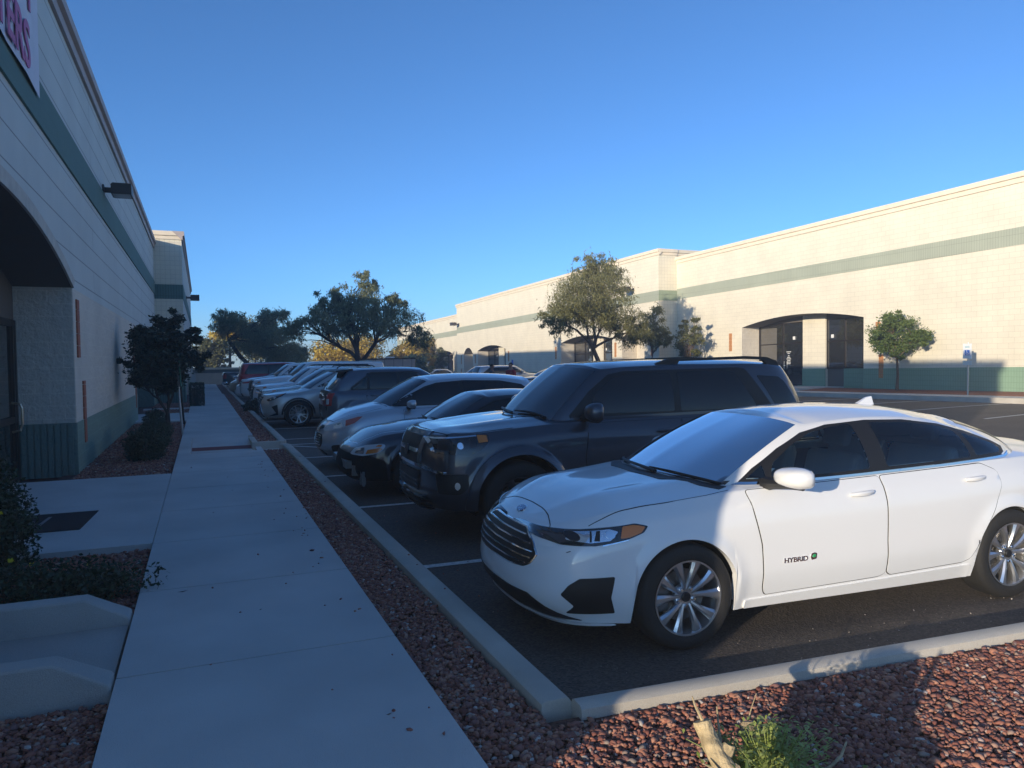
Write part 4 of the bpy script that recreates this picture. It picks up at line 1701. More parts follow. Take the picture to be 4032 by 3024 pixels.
pane1 = [(1.720, 1.020), (1.760, 1.105), (1.950, 1.213), (2.140, 1.290), (2.320, 1.322), (2.500, 1.339), (2.525, 1.036), (1.800, 1.015)]
pane0 = [(1.550, 1.012), (1.620, 1.055), (1.690, 1.098), (1.685, 1.013)]
pane2 = [(2.660, 1.340), (3.000, 1.331), (3.300, 1.290), (3.447, 1.250), (3.502, 1.062), (2.675, 1.042)]
pane3 = [(3.511, 1.232), (3.667, 1.191), (3.813, 1.141), (3.877, 1.107), (3.850, 1.080), (3.566, 1.068)]
PAN = ((pane0, .01), (pane1, .03), (pane2, .03), (pane3, .02))
H.side('window_surround', dlo, M_trim, .004, .0, cab=True, grid=.03, holes=PAN)
M_clear = glass_mat('clear_side_glass', (.75, .84, .82), 1.1)
M_clearw = glass_mat('clear_windscreen', (.5, .6, .62), 1.45)
for p_, rr in PAN:
    H.side('window', p_, M_clear, .0045, rr, cab=True, grid=.03, back=0)
def grow(poly, d):
    c_ = Vector((sum(p[0] for p in poly) / len(poly), sum(p[1] for p in poly) / len(poly)))
    o_ = []
    for i in range(len(poly)):
        a, b, e = Vector(poly[i - 1]), Vector(poly[i]), Vector(poly[(i + 1) % len(poly)])
        n1 = Vector(((b - a).y, -(b - a).x)).normalized()
        n2 = Vector(((e - b).y, -(e - b).x)).normalized()
        n_ = (n1 + n2).normalized()
        if n_.dot(b - c_) < 0:
            n_ = -n_
        o_.append(b + n_ * d)
    return o_
H.cut([grow(p, .014) for p, _ in PAN])
H.screen('windscreen', 0, 2.55, .02, .955, M_clearw)
# black border of the windscreen
def band(c, ua, ub, va, vb, m=M_trim, both=True, off=.0025):
    for sg in (-1, 1):
        V = []
        n, k = 14, 10
        for j in range(k + 1):
            for i in range(n + 1):
                p = c.gpt(ua + (ub - ua) * i / n, va + (vb - va) * j / k)
                V.append((p.x - off * .6, sg * p.y, p.z + off * .8))
        F = [(j * (n + 1) + i, j * (n + 1) + i + 1, (j + 1) * (n + 1) + i + 1, (j + 1) * (n + 1) + i) for j in range(k) for i in range(n)]
        raw('windscreen_border', V, F, m, c.root, smooth=True)
band(H, 2.28, 2.53, .03, .95)
band(H, 0, 2.28, .03, .105)
band(H, 0, 2.28, .885, .95)
# open the deck under the cabin and furnish it
bm = bmesh.new()
bm.from_mesh(H.body_o.data)
bmesh.ops.delete(bm, geom=[f for f in bm.faces if 1.42 < f.calc_center_median().x < 3.75 and abs(f.calc_center_median().y) < .70 and f.normal.z > .7 and f.calc_center_median().z > .9], context='FACES')
bm.to_mesh(H.body_o.data)
bm.free()
M_cloth = mat('seat_cloth', (.34, .34, .34), .85, bump=.2, bscale=120)
M_dash = mat('dashboard', (.045, .045, .05), .6)
mb = MB()
mb.box(1.35, 3.8, -.68, .68, .36, .40)
mb.box(3.70, 3.75, -.66, .66, .40, 1.0)
for s_ in (-1, 1):
    mb.box(1.5, 3.7, s_ * .70 - .01, s_ * .70 + .01, .40, .98)
mb.out('floor', M_dash, H.root)
mb = MB()
mb.prism([(1.30, .93), (1.42, 1.0), (1.62, 1.015), (1.86, .97), (1.92, .85), (1.85, .62), (1.30, .62)], -.68, .68, 'y')
dsh = mb.out('dashboard', M_dash, H.root, smooth=True, sharp=40)
def seat(x, y, w=.26):
    mb = MB()
    mb.prism([(x - .42, .58), (x + .10, .54), (x + .10, .44), (x - .42, .46)], y - w, y + w, 'y')
    mb.prism([(x + .02, .56), (x + .14, .56), (x + .27, 1.04), (x + .24, 1.12), (x + .16, 1.10)], y - w, y + w, 'y')
    o = mb.out('seat', M_cloth, H.root)
    bv = o.modifiers.new('b', 'BEVEL'); bv.width = .045; bv.segments = 3
    mb = MB()
    mb.prism([(x + .17, 1.15), (x + .26, 1.15), (x + .30, 1.31), (x + .21, 1.31)], y - .12, y + .12, 'y')
    h = mb.out('headrest', M_cloth, o)
    bv = h.modifiers.new('b', 'BEVEL'); bv.width = .035; bv.segments = 3
for y_ in (-.36, .36):
    seat(2.42, y_)
    seat(3.32, y_ * .95, .30)
mb = MB()
R_, r_ = .18, .014
pts = [(2.0 + .4 * R_ * math.sin(t), .36 + R_ * math.cos(t), .96 + .92 * R_ * math.sin(t)) for t in np.linspace(0, 2 * PI, 25)]
pts = [(1.98 + .35 * (p[2] - .96) * 1, p[1], p[2]) for p in pts]
mb.tube(pts, r_, 8, cap=False)
mb.out('steering_wheel', M_dash, H.root, smooth=True)
mb = MB()
mb.box(2.28, 2.33, -.11, .11, 1.30, 1.36)
mb.out('rear_view_mirror', M_dash, H.root)

# bright strip under the glass
H.side('chrome_trim', [(1.45, .975), (1.75, .978), (2.4, .993), (3.2, 1.014), (3.90, 1.038), (3.98, 1.058), (3.98, 1.073), (3.90, 1.055), (3.2, 1.031), (2.4, 1.010), (1.75, .995), (1.50, .993)], M_chrome, .009, cab=True, grid=.03)
# doors (proud of a dark gap)
d1 = [(1.48, .955), (2.57, .985), (2.575, .80), (2.56, .55), (2.565, .325), (2.51, .305), (1.57, .285), (1.55, .33), (1.54, .62), (1.50, .80)]
d2 = [(2.582, .985), (3.55, 1.015), (3.67, .96), (3.685, .86), (3.59, .70), (3.45, .52), (3.35, .345), (3.29, .325), (2.61, .307), (2.578, .33), (2.572, .55), (2.587, .80)]
M_white2 = P_white
def doors(c, polys, m, zoff=.005, gap=.007, dg=.07):
    res = []
    for p in polys:
        cx = sum(q[0] for q in p) / len(p)
        cz = sum(q[1] for q in p) / len(p)
        out = []
        n = len(p)
        for i in range(n):
            a, b, d = Vector(p[i - 1]), Vector(p[i]), Vector(p[(i + 1) % n])
            e1, e2 = (b - a).normalized(), (d - b).normalized()
            n1, n2 = Vector((e1.y, -e1.x)), Vector((e2.y, -e2.x))
            nn = (n1 + n2)
            nn = nn.normalized() if nn.length > 1e-6 else n1
            if nn.dot(b - Vector((cx, cz))) < 0:
                nn = -nn
            out.append(b + nn * gap)
        g = c.side('door_gap', out, M_gap, .0015, .03, grid=dg)
        r_ = c.side('door', p, m, zoff, .025, grid=dg, back=.003)
        for q, w in zip(g, r_):
            if q and w:
                q.parent = w
        res.append(r_)
    return res
ds = doors(H, [d1, d2], P_white, dg=.035)
H.handle(2.37, .885, P_white, ds[0])
H.handle(3.42, .918, P_white, ds[1])
# sill crease: slim proud moulding line along the bottom
H.side('sill', [(1.42, .205), (3.36, .205), (3.36, .30), (1.42, .262)], P_white, .012, .01)
H.side('fuel_flap', [(4.03, .83), (4.20, .845), (4.20, .98), (4.03, .965)], M_gap, .0012, .03, both=False)
H.side('fuel_flap', [(4.035, .835), (4.195, .85), (4.195, .975), (4.035, .96)], P_white, .003, .03, both=False)
# badge: HYBRID and a leaf
hb_ = H.hit(1.86, .50)
tm = Matrix(((1, 0, 0, 1.695), (0, 0, -1, hb_.y - .006), (0, 1, 0, .485), (0, 0, 0, 1)))
text_part('badge_lettering', 'HYBRID', .044, M_chrome, H.root, tm, extrude=.003, sx=1.25, bold=.0012)
H.side('leaf_badge', [(1.915, .484), (1.955, .489), (1.96, .525), (1.94, .533), (1.915, .527), (1.908, .505)], M_chrome, .009, .008, both=False, grid=.02)
H.side('leaf_badge', [(1.922, .50), (1.947, .502), (1.95, .522), (1.93, .520)], mat('leaf_green', (.03, .35, .12), .3, coat=1), .012, .008, both=False, grid=.02)
H.mirror(1.66, 1.045, P_white, w=.27, h=.13, d=.12, both=False)
H.mirror(1.98, 1.03, P_white, w=.22, h=.14, d=.11, sides=(1,))
# front: grille, chrome surround, bars, lower intake, fog pockets
gr = [(-.30, .722), (.30, .722), (.47, .662), (.545, .605), (.51, .548), (.45, .522), (.28, .508), (-.28, .508), (-.45, .522), (-.51, .548), (-.545, .605), (-.47, .662)]
H.front('grille_surround', [(a * 1.025, .61 + (b - .61) * 1.08) for a, b in gr], M_chrome, .006, .02)
H.front('grille', gr, M_trim, .009, .02)
for k, z in enumerate((.690, .652, .614, .576, .540)):
    w = np.interp(z, [.508, .522, .548, .605, .662, .722], [.27, .43, .49, .525, .45, .28])
    H.front('grille_bar', [(-w, z - .0035), (w, z - .0035), (w, z + .0035), (-w, z + .0035)], M_chrome, .014, 0, grid=.05, back=.0)
H.front('lower_intake', [(-.50, .36), (.50, .36), (.60, .30), (.69, .245), (.74, .222), (-.74, .222), (-.69, .245), (-.60, .30)], M_trim, .006, .015)
H.front('lower_lip', [(-.60, .222), (.60, .222), (.80, .212), (.80, .200), (-.80, .200), (-.80, .212)], P_white, .022, .004)
fog = [(.20, .43), (.26, .475), (.46, .485), (.435, .36), (.47, .255), (.20, .25), (.235, .30), (.16, .37)]
H.side('fog_pocket', [(a + .045, b + .022) for a, b in fog], M_trim, .006, .012, grid=.03)
# headlights wrap the corner: drawn in side view
hl = [(.085, 0.737), (.20, 0.751), (.45, 0.787), (.655, 0.813), (.735, 0.797), (.70, 0.760), (.58, 0.720), (.40, 0.690), (.23, 0.685), (.15, 0.700)]
H.side('headlight', hl, M_lamp_k, .006, .012, grid=.03)
H.side('lamp_reflector', [(.26, 0.713), (.30, 0.757), (.50, 0.783), (.545, 0.770), (.49, 0.720), (.38, 0.705)], M_lamp_c, .008, .008, grid=.02)
H.side('lamp_divider', [(.375, 0.710), (.392, 0.767), (.40, 0.767), (.385, 0.710)], M_trim, .010, 0, grid=.02)
H.side('lamp_lens', [(.40, 0.717), (.425, 0.769), (.445, 0.772), (.43, 0.717)], M_trim, .010, 0, grid=.02)
H.side('indicator', [(.55, 0.731), (.575, 0.797), (.65, 0.805), (.715, 0.793), (.685, 0.761), (.60, 0.735)], M_amber, .008, .01, grid=.02)
H.side('lamp_strip', [(.44, .695), (.60, .727), (.60, .721), (.44, .688)], M_chrome, .011, 0, grid=.03)
H.side('lamp_lens', [(.30 + .034 * math.cos(t), .735 + .024 * math.sin(t)) for t in np.linspace(0, 2 * PI, 12, endpoint=False)], M_rimd, .011, 0, grid=.02)
H.side('lamp_lens', [(.495 + .028 * math.cos(t), .752 + .022 * math.sin(t)) for t in np.linspace(0, 2 * PI, 12, endpoint=False)], M_chrome, .012, 0, grid=.02)
# bonnet shut line and emblem
def ribbon(c, name, pts, view, w, off, m, side=-1):
    P = [Vector(p) for p in pts]
    poly = []
    for s in (1, -1):
        rng = range(len(P)) if s > 0 else range(len(P) - 1, -1, -1)
        for i in rng:
            d = (P[min(i + 1, len(P) - 1)] - P[max(i - 1, 0)]).normalized()
            poly.append(P[i] + Vector((-d.y, d.x)) * w / 2 * s)
    return decal(name, poly, view, c.bvh, off, m, c.root, side=side, grid=.04, L=c.L)
ribbon(H, 'bonnet_gap', [(.19, -.565), (.24, -.48), (.275, -.36), (.295, -.2), (.30, 0), (.295, .2), (.275, .36), (.24, .48), (.19, .565)], 'top', .006, .0012, M_gap)
for s in (-1, 1):
    ribbon(H, 'bonnet_gap', [(.40, s * .715), (.66, s * .755), (.9, s * .775), (1.2, s * .785), (1.38, s * .77)], 'top', .0045, .001, M_gap)
ov = [(.222 + .032 * math.cos(t), .062 * math.sin(t)) for t in np.linspace(0, 2 * PI, 20, endpoint=False)]
H.top('emblem_ring', ov, M_chrome, .006, grid=.03)
H.top('emblem', [(.222 + (a - .222) * .86, b * .92) for a, b in ov], mat('emblem_blue', (.02, .05, .22), .2, coat=1), .008, grid=.03)
zz = [(.222 + .010 * math.sin(t * 1.9) - .003 * t, .036 * (t / 3.2 - 1) * -1) for t in np.linspace(0, 6.4, 15)]
ribbon(H, 'emblem_script', zz, 'top', .006, .0095, M_chrome)
# wipers, washer nozzles, inspection label, aerial fin
def wiper(c, pts, m=M_trim, r=.010, off=.022):
    mb = MB()
    q = []
    for u, v in pts:
        p = c.gpt(abs(u), v)
        q.append(Vector((p.x - off * .6, p.y * (1 if u > 0 else -1), p.z + off)))
    mb.tube(q, [r * 1.2] + [r] * (len(q) - 2) + [r * .6], 6)
    return mb.out('wiper', m, c.root, smooth=True)
wiper(H, [(-2.7, .0), (-2.2, .02), (-1.6, .03), (-1.0, .035), (-.3, .03)], r=.012)
wiper(H, [(-.6, .0), (.1, .02), (.8, .03), (1.5, .04), (2.0, .05)], r=.012)
mb = MB()
mb.prism([(2.98, 0), (3.0, .012), (3.10, .062), (3.155, .070), (3.17, .0)], -.018, .018, 'y')
fin = mb.out('aerial_fin', P_white, H.root, smooth=True)
for v in fin.data.vertices:
    if v.co.z > .03:
        v.co.y *= .45
fin.location = (.18, 0, 1.418)
H.side('label_sticker', [(1, 1), (1, 1), (1, 1)], M_plate, 0) if False else None
p = H.gpt(2.0, .10)
# black cowl strip at the base of the glass
H.top('cowl_strip', [(1.10, -.36), (1.07, 0), (1.10, .36), (1.25, .64), (1.33, .74), (1.40, .72), (1.30, .60), (1.19, .34), (1.15, 0), (1.19, -.34), (1.30, -.60), (1.40, -.72), (1.33, -.74), (1.25, -.64)], M_trim, .004, 0)
H.rear('tail_light', [(.50, .86), (.86, .90), (.88, 1.0), (.55, .97)], M_red, .006, .02, sym=True)
# liner edge seen inside the front arch is in wheel_well


# ---- 2: large dark grey off-road wagon
LEVT = [(0, .92, .10, .08), (.14, .97, .03, .03), (.32, 1.0, 0, 0), (.52, .995, .0, .0), (.70, .985, .01, .0), (.86, .965, .035, .02), (1, 0, .09, .06)]
SUVB = dict(
    zb=.33, zbf=.30, nu=140, nr=26, track=.82, hood_pow=3.2, ridge=.02, flare=.055, flare_w=.11,
    keys=keys([
        (0, 0, 1.07, 1.09, .86), (.01, .30, 1.07, 1.09, .86), (.05, .55, 1.07, 1.10, .86), (.13, .74, 1.075, 1.11, .86), (.25, .86, 1.09, 1.13, .86),
        (.45, .915, 1.09, 1.14, .87), (.9, .935, 1.12, 1.185, .88), (1.35, .935, 1.15, 1.22, .89), (1.8, .94, 1.17, 1.24, .89), (2.6, .94, 1.18, 1.22, .89),
        (3.7, .94, 1.19, 1.22, .89), (4.3, .93, 1.20, 1.22, .88), (4.6, .89, 1.2, 1.22, .88), (4.75, .78, 1.2, 1.22, .88), (4.81, .5, 1.2, 1.22, .88), (4.82, 0, 1.2, 1.22, .88)]),
    lev=LEVT,
    arches=[(.93, .40, .47), (3.72, .40, .47)],
    gbase=[(1.17, 0, 1.19), (1.20, .36, 1.18), (1.30, .62, 1.165), (1.42, .75, 1.15), (1.80, .815, 1.15), (2.7, .83, 1.16), (3.8, .83, 1.17), (4.4, .815, 1.18), (4.62, .75, 1.18), (4.72, .55, 1.18), (4.75, .25, 1.18), (4.75, 0, 1.18)],
    gtop=[(1.86, 0, 1.755, 1.755), (1.88, .34, 1.745, 1.757), (1.93, .57, 1.72, 1.765), (2.0, .645, 1.70, 1.77), (2.25, .68, 1.72, 1.785), (3.0, .69, 1.735, 1.80), (3.8, .69, 1.735, 1.795), (4.2, .68, 1.72, 1.78), (4.40, .64, 1.70, 1.765), (4.46, .5, 1.72, 1.755), (4.48, .25, 1.745, 1.75), (4.48, 0, 1.75, 1.75)],
    bulge=.03, roof_pow=3,
    screens=[('windscreen', 0, 2.5, .04, .95, M_wglass), ('rear_screen', 11, 8.7, .1, .92, M_cglass)],
)
P_char = paint('charcoal', (.055, .060, .075), .55, .34)
S2 = Car('parked_car', SUVB, (1.88, 7.29, 0), math.radians(-1.5), 'large charcoal grey off-road wagon with roof rails, second from the camera', 'car', bodym=P_char, scale=.935)
S2.wheels(.40, .25, W=.26, style='six', m=M_rimd)
C = S2
C.side('window_surround', [(1.54, 1.22), (1.79, 1.47), (2.04, 1.645), (2.22, 1.675), (3.72, 1.695), (3.82, 1.68), (4.13, 1.24), (4.10, 1.215), (1.56, 1.185)], M_trim, .002, .02, cab=True)
C.side('window', [(1.74, 1.235), (1.85, 1.44), (2.06, 1.60), (2.22, 1.645), (2.80, 1.65), (2.80, 1.23)], M_cglass, .005, .03, cab=True)
C.side('window', [(2.88, 1.23), (2.88, 1.655), (3.55, 1.665), (3.66, 1.64), (3.90, 1.26), (3.88, 1.235)], M_cglass, .005, .03, cab=True)
C.side('window', [(3.96, 1.60), (4.28, 1.58), (4.36, 1.52), (4.52, 1.27), (4.50, 1.25), (4.18, 1.25)], M_cglass, .004, .03, cab=True)
C.side('chrome_trim', [(1.56, 1.183), (4.10, 1.21), (4.10, 1.226), (1.56, 1.20)], P_char, .008, cab=True)
ds = doors(C, [[(1.72, 1.14), (2.84, 1.15), (2.85, .40), (1.70, .38), (1.66, .8)], [(2.86, 1.15), (3.86, 1.165), (3.80, .95), (3.52, .88), (3.36, .75), (3.25, .5), (3.22, .41), (2.87, .40)]], P_char)
C.handle(2.62, 1.03, P_char, ds[0])
C.handle(3.62, 1.06, P_char, ds[1])
C.mirror(1.70, 1.25, P_char, w=.22, h=.20, d=.12)
# face: dark grille in a painted frame, chrome bars, slit intake, fog pods
C.front('grille_surround', [(-.46, 1.090), (.46, 1.090), (.48, 1.040), (.44, 0.780), (-.44, 0.780), (-.48, 1.040)], P_char, .014, .02)
C.front('grille', [(-.37, 1.045), (.37, 1.045), (.36, 0.760), (-.36, 0.760)], M_trim, .018, .02)
C.front('grille_bar', [(-.36, 0.915), (.36, 0.915), (.36, 0.875), (-.36, 0.875)], M_chrome, .026, .01)
C.front('emblem', [(.07 * math.cos(t), .875 + .055 * math.sin(t)) for t in np.linspace(0, 2 * PI, 16, endpoint=False)], M_rimd, .034, grid=.03)
C.front('grille_bar', [(-.52, 0.775), (.52, 0.775), (.80, 0.725), (.80, 0.700), (.50, 0.745), (-.50, 0.745), (-.80, 0.700), (-.80, 0.725)], M_chrome, .026, .005)
C.front('intake', [(-.42, 0.700), (.42, 0.700), (.40, 0.500), (-.40, 0.500)], M_trim, .02, .02)
for z in (.60, .56, .52):
    C.front('intake_bar', [(-.40, z - .006), (.40, z - .006), (.40, z + .006), (-.40, z + .006)], P_char, .028, 0)
for z in (.465, .40, .345):
    C.front('bumper_bar', [(-.50, z - .012), (.50, z - .012), (.52, z + .010), (-.52, z + .010)], M_chrome if z > .4 else M_rimd, .045, .004)
fp = [(.10, 0.705), (.37, 0.705), (.37, 0.570), (.30, 0.510), (.12, 0.510)]
C.side('fog_pocket', [(a + .02, b) for a, b in fp], M_trim, .02, .02, grid=.03)
C.side('fog_light', [(.29 + .024 * math.cos(t), .59 + .036 * math.sin(t)) for t in np.linspace(0, 2 * PI, 12, endpoint=False)], M_rim, .028, grid=.02)
C.side('headlight', [(.07, 1.045), (.50, 1.075), (.62, 1.070), (.62, 1.015), (.54, 0.940), (.42, 0.885), (.12, 0.900)], M_lamp_k, .012, .015, grid=.03)
C.side('lamp_reflector', [(.14, .935), (.16, 1.02), (.26, 1.03), (.27, .93)], M_rimd, .014, .02, grid=.03)
C.side('lamp_reflector', [(.33 + .03 * math.cos(q), .975 + .03 * math.sin(q)) for q in np.linspace(0, 2 * PI, 14, endpoint=False)], M_lamp_c, .015, 0, grid=.03)
C.side('lamp_reflector', [(.42, .955), (.42, 1.035), (.49, 1.035), (.49, .965)], M_rimd, .015, .01, grid=.03)
C.side('lamp_strip', [(.10, .915), (.125, .915), (.115, 1.03), (.088, 1.03)], M_chrome, .016, 0, grid=.03)
C.side('lamp_strip', [(.085, 1.025), (.50, 1.055), (.50, 1.068), (.085, 1.040)], M_chrome, .016, 0, grid=.03)
C.side('indicator', [(.505, 0.995), (.505, 1.065), (.60, 1.060), (.60, 1.005)], M_amber, .018, .01, grid=.03)
C.side('wheel_arch_flare', [(.93 + .475 * math.cos(t), .40 + .475 * math.sin(t)) for t in np.radians(np.arange(-5, 186, 9))] + [(.93 + .55 * math.cos(t), .40 + .545 * math.sin(t)) for t in np.radians(np.arange(185, -6, -9))], P_char, .020, grid=.04)
ribbon(C, 'bonnet_gap', [(.9, -.80), (.45, -.775), (.24, -.70), (.17, -.45), (.15, 0), (.17, .45), (.24, .70), (.45, .775), (.9, .80)], 'top', .012, .0015, M_gap)
wiper(C, [(-2.3, .02), (-1.7, .06), (-1.0, .075), (-.3, .06)], r=.014, off=.03)
wiper(C, [(-.2, .02), (.5, .05), (1.2, .075), (1.9, .08)], r=.014, off=.03)
# roof rails on feet
for s in (-1, 1):
    mb = MB()
    rail = [(2.95, 1.735), (3.03, 1.795), (3.14, 1.835), (3.4, 1.85), (3.9, 1.845), (4.28, 1.83), (4.40, 1.79), (4.44, 1.735)]
    mb.prism([(2.60, 1.71), (2.70, 1.765), (2.82, 1.80), (3.9, 1.825), (4.20, 1.81), (4.34, 1.765), (4.38, 1.70), (4.22, 1.70), (4.14, 1.78), (3.9, 1.79), (2.98, 1.775), (2.94, 1.71)], s * .625 - .02, s * .625 + .02, 'y')
    mb.out('roof_rail', M_trim, C.root)
C.rear('tail_light', [(.72, 1.0), (.92, 1.0), (.92, 1.2), (.74, 1.2)], M_red, .01, .01, sym=True)

# ---- 3: dark coupe that has lost its front bumper
COUPE = dict(
    zb=.22, nu=120, nr=24, track=.75, flare=.012, hood_pow=2.4, ridge=0,
    keys=keys([
        (0, 0, .72, .72, .84), (.012, .25, .72, .725, .84), (.05, .46, .725, .745, .84), (.14, .64, .75, .79, .84), (.28, .76, .79, .85, .84),
        (.5, .825, .84, .915, .85), (.9, .855, .88, .97, .86), (1.3, .86, .92, 1.01, .87), (1.8, .862, .95, 1.02, .88), (2.6, .862, .97, 1.03, .88),
        (3.5, .855, .99, 1.05, .87), (4.1, .81, .99, 1.07, .87), (4.4, .70, .98, 1.07, .87), (4.53, .45, .97, 1.02, .87), (4.57, 0, .97, .97, .87)]),
    lev=LEV, arches=[(.93, .32, .36), (3.55, .32, .35)],
    gbase=[(1.30, 0, 1.0), (1.33, .34, .99), (1.44, .57, .975), (1.56, .67, .96), (1.85, .735, .965), (2.5, .76, .98), (3.2, .755, 1.0), (3.6, .73, 1.02), (3.85, .65, 1.03), (4.0, .45, 1.05), (4.06, .22, 1.06), (4.08, 0, 1.06)],
    gtop=[(2.02, 0, 1.375, 1.375), (2.035, .30, 1.37, 1.377), (2.08, .48, 1.345, 1.39), (2.14, .54, 1.32, 1.395), (2.30, .56, 1.335, 1.405), (2.65, .565, 1.345, 1.415), (3.0, .56, 1.325, 1.40), (3.2, .54, 1.295, 1.38), (3.35, .50, 1.27, 1.355), (3.42, .40, 1.30, 1.34), (3.45, .2, 1.32, 1.33), (3.46, 0, 1.325, 1.325)],
    bulge=.035, screens=[('windscreen', 0, 2.5, .03, .95, M_wglass), ('rear_screen', 11, 8.6, .05, .95, M_cglass)])
P_navy = paint('dark_navy', (.018, .022, .034), .3, .35)
P_silv = paint('silver_blue', (.52, .54, .57), .5, .3)
COUPE['cabin_m'] = P_silv if False else None
S3 = Car('parked_car', COUPE, (1.62, 9.93, 0), math.radians(-1), 'dark coupe missing its front bumper, with bare headlight and orange indicator', 'car', bodym=P_navy)
S3.wheels(.315, .20, W=.2, style='five_split', m=M_rimd)
C = S3
C.side('window_surround', [(1.66, 1.01), (1.95, 1.17), (2.18, 1.275), (2.5, 1.315), (2.9, 1.31), (3.25, 1.25), (3.52, 1.13), (3.58, 1.05), (3.5, 1.03)], M_trim, .002, .01, cab=True)
C.side('window', [(1.74, 1.03), (1.98, 1.165), (2.20, 1.26), (2.5, 1.295), (2.74, 1.295), (2.78, 1.035)], M_cglass, .005, .02, cab=True)
C.side('window', [(2.84, 1.04), (2.80, 1.29), (3.0, 1.28), (3.22, 1.235), (3.46, 1.12), (3.50, 1.06)], M_cglass, .005, .02, cab=True)
doors(C, [[(1.62, .93), (2.88, .965), (2.92, .7), (2.85, .36), (1.66, .33), (1.60, .6)]], P_navy)
C.mirror(1.88, 1.02, P_navy, w=.19, h=.13, d=.1)
# no bumper: dark gap with the bare structure showing
C.front('bumper_gap', [(-.62, .60), (.62, .60), (.80, .55), (.84, .225), (-.84, .225), (-.80, .55)], M_under, .004, .02)
C.side('bumper_gap', [(.0, .60), (.30, .585), (.52, .50), (.56, .225), (0, .225)], M_under, .004, .02)
mb = MB()
mb.box(.02, .10, -.60, .60, .40, .50)
mb.box(.10, .40, -.64, -.56, .30, .44)
mb.box(.10, .40, .56, .64, .30, .44)
mb.out('bumper_beam', M_brake, C.root)
mb = MB()
mb.box(.20, .27, -.70, -.60, .18, .48)
mb.box(.22, .25, -.74, -.68, .16, .36)
mb.out('bracket', mat('grey_bracket', (.16, .17, .17), .6), C.root)
C.side('headlight', [(.10, .585), (.16, .66), (.30, .715), (.46, .735), (.535, .72), (.50, .66), (.40, .605), (.24, .575)], M_white_l, .012, .03, grid=.03)
C.side('indicator', [(.27, .60), (.30, .655), (.46, .685), (.49, .665), (.42, .62)], M_amber, .016, .01, grid=.03)
C.side('lamp_reflector', [(.15, .60), (.19, .66), (.27, .685), (.25, .60)], M_lamp_c, .015, .01, grid=.03)
C.side('indicator', [(.40, .695), (.44, .722), (.49, .720), (.47, .695)], M_amber, .016, .01, grid=.03)
ribbon(C, 'bonnet_gap', [(1.25, -.70), (.8, -.66), (.4, -.55), (.22, -.40), (.17, 0), (.22, .40), (.4, .55), (.8, .66), (1.25, .70)], 'top', .010, .0012, P_silv)
wiper(C, [(-2.2, .0), (-1.5, .03), (-.7, .04)], r=.012)
wiper(C, [(-.3, .0), (.5, .03), (1.3, .04)], r=.012)

# ---- 4: silver compact people carrier
MPV = dict(
    zb=.22, nu=120, nr=24, track=.78, flare=.014, hood_pow=2.3, ridge=.012,
    keys=keys([
        (0, 0, .80, .80, .82), (.012, .22, .80, .81, .82), (.05, .42, .805, .825, .82), (.13, .60, .825, .86, .82), (.25, .74, .86, .91, .82),
        (.42, .83, .91, .98, .83), (.80, .895, .97, 1.07, .85), (1.15, .91, 1.02, 1.13, .87), (1.6, .914, 1.04, 1.12, .88), (2.4, .914, 1.05, 1.1, .88),
        (3.4, .905, 1.08, 1.12, .88), (3.9, .88, 1.10, 1.12, .87), (4.2, .80, 1.1, 1.12, .87), (4.36, .55, 1.1, 1.12, .87), (4.41, 0, 1.1, 1.12, .87)]),
    lev=LEV, arches=[(.86, .33, .365), (3.50, .33, .36)],
    gbase=[(.98, 0, 1.08), (1.02, .34, 1.065), (1.13, .58, 1.045), (1.25, .71, 1.02), (1.6, .79, 1.02), (2.4, .81, 1.03), (3.3, .80, 1.06), (3.9, .77, 1.08), (4.15, .69, 1.09), (4.26, .5, 1.09), (4.3, .25, 1.09), (4.3, 0, 1.09)],
    gtop=[(1.86, 0, 1.565, 1.565), (1.88, .32, 1.555, 1.567), (1.93, .52, 1.53, 1.578), (2.0, .58, 1.50, 1.585), (2.25, .61, 1.52, 1.605), (2.7, .62, 1.54, 1.62), (3.3, .61, 1.525, 1.605), (3.7, .59, 1.49, 1.575), (3.88, .55, 1.465, 1.55), (3.96, .42, 1.50, 1.54), (3.99, .2, 1.52, 1.53), (4.0, 0, 1.525, 1.525)],
    bulge=.035, screens=[('windscreen', 0, 2.5, .02, .95, M_wglass), ('rear_screen', 11, 8.6, .15, .9, M_cglass)])
S4 = Car('parked_car', MPV, (1.70, 12.55, 0), math.radians(-.5), 'silver people carrier with a slatted oval grille, fourth from the camera', 'car', bodym=P_silv)
S4.wheels(.33, .22, style='five')
C = S4
C.side('window_surround', [(1.18, 1.075), (1.5, 1.235), (1.85, 1.40), (2.08, 1.465), (2.6, 1.50), (3.3, 1.48), (3.75, 1.40), (4.02, 1.20), (4.02, 1.14), (3.8, 1.115), (2.4, 1.07), (1.3, 1.055)], M_trim, .002, .02, cab=True)
C.side('window', [(1.62, 1.08), (1.66, 1.28), (1.90, 1.395), (2.12, 1.45), (2.48, 1.475), (2.50, 1.09)], M_cglass, .005, .03, cab=True)
C.side('window', [(1.25, 1.08), (1.48, 1.20), (1.60, 1.255), (1.57, 1.08)], M_cglass, .005, .01, cab=True)
C.side('window', [(2.58, 1.095), (2.57, 1.48), (3.2, 1.465), (3.36, 1.43), (3.40, 1.13)], M_cglass, .005, .03, cab=True)
ds = doors(C, [[(1.42, 1.01), (2.52, 1.03), (2.53, .34), (1.50, .32), (1.42, .6)], [(2.54, 1.03), (3.44, 1.06), (3.46, .92), (3.18, .62), (3.08, .36), (2.55, .34)]], P_silv)
C.handle(2.32, .93, P_silv, ds[0])
C.handle(3.3, .97, P_silv, ds[1])
C.mirror(1.52, 1.09, P_silv, w=.2, h=.15, d=.11, m2=M_trim)
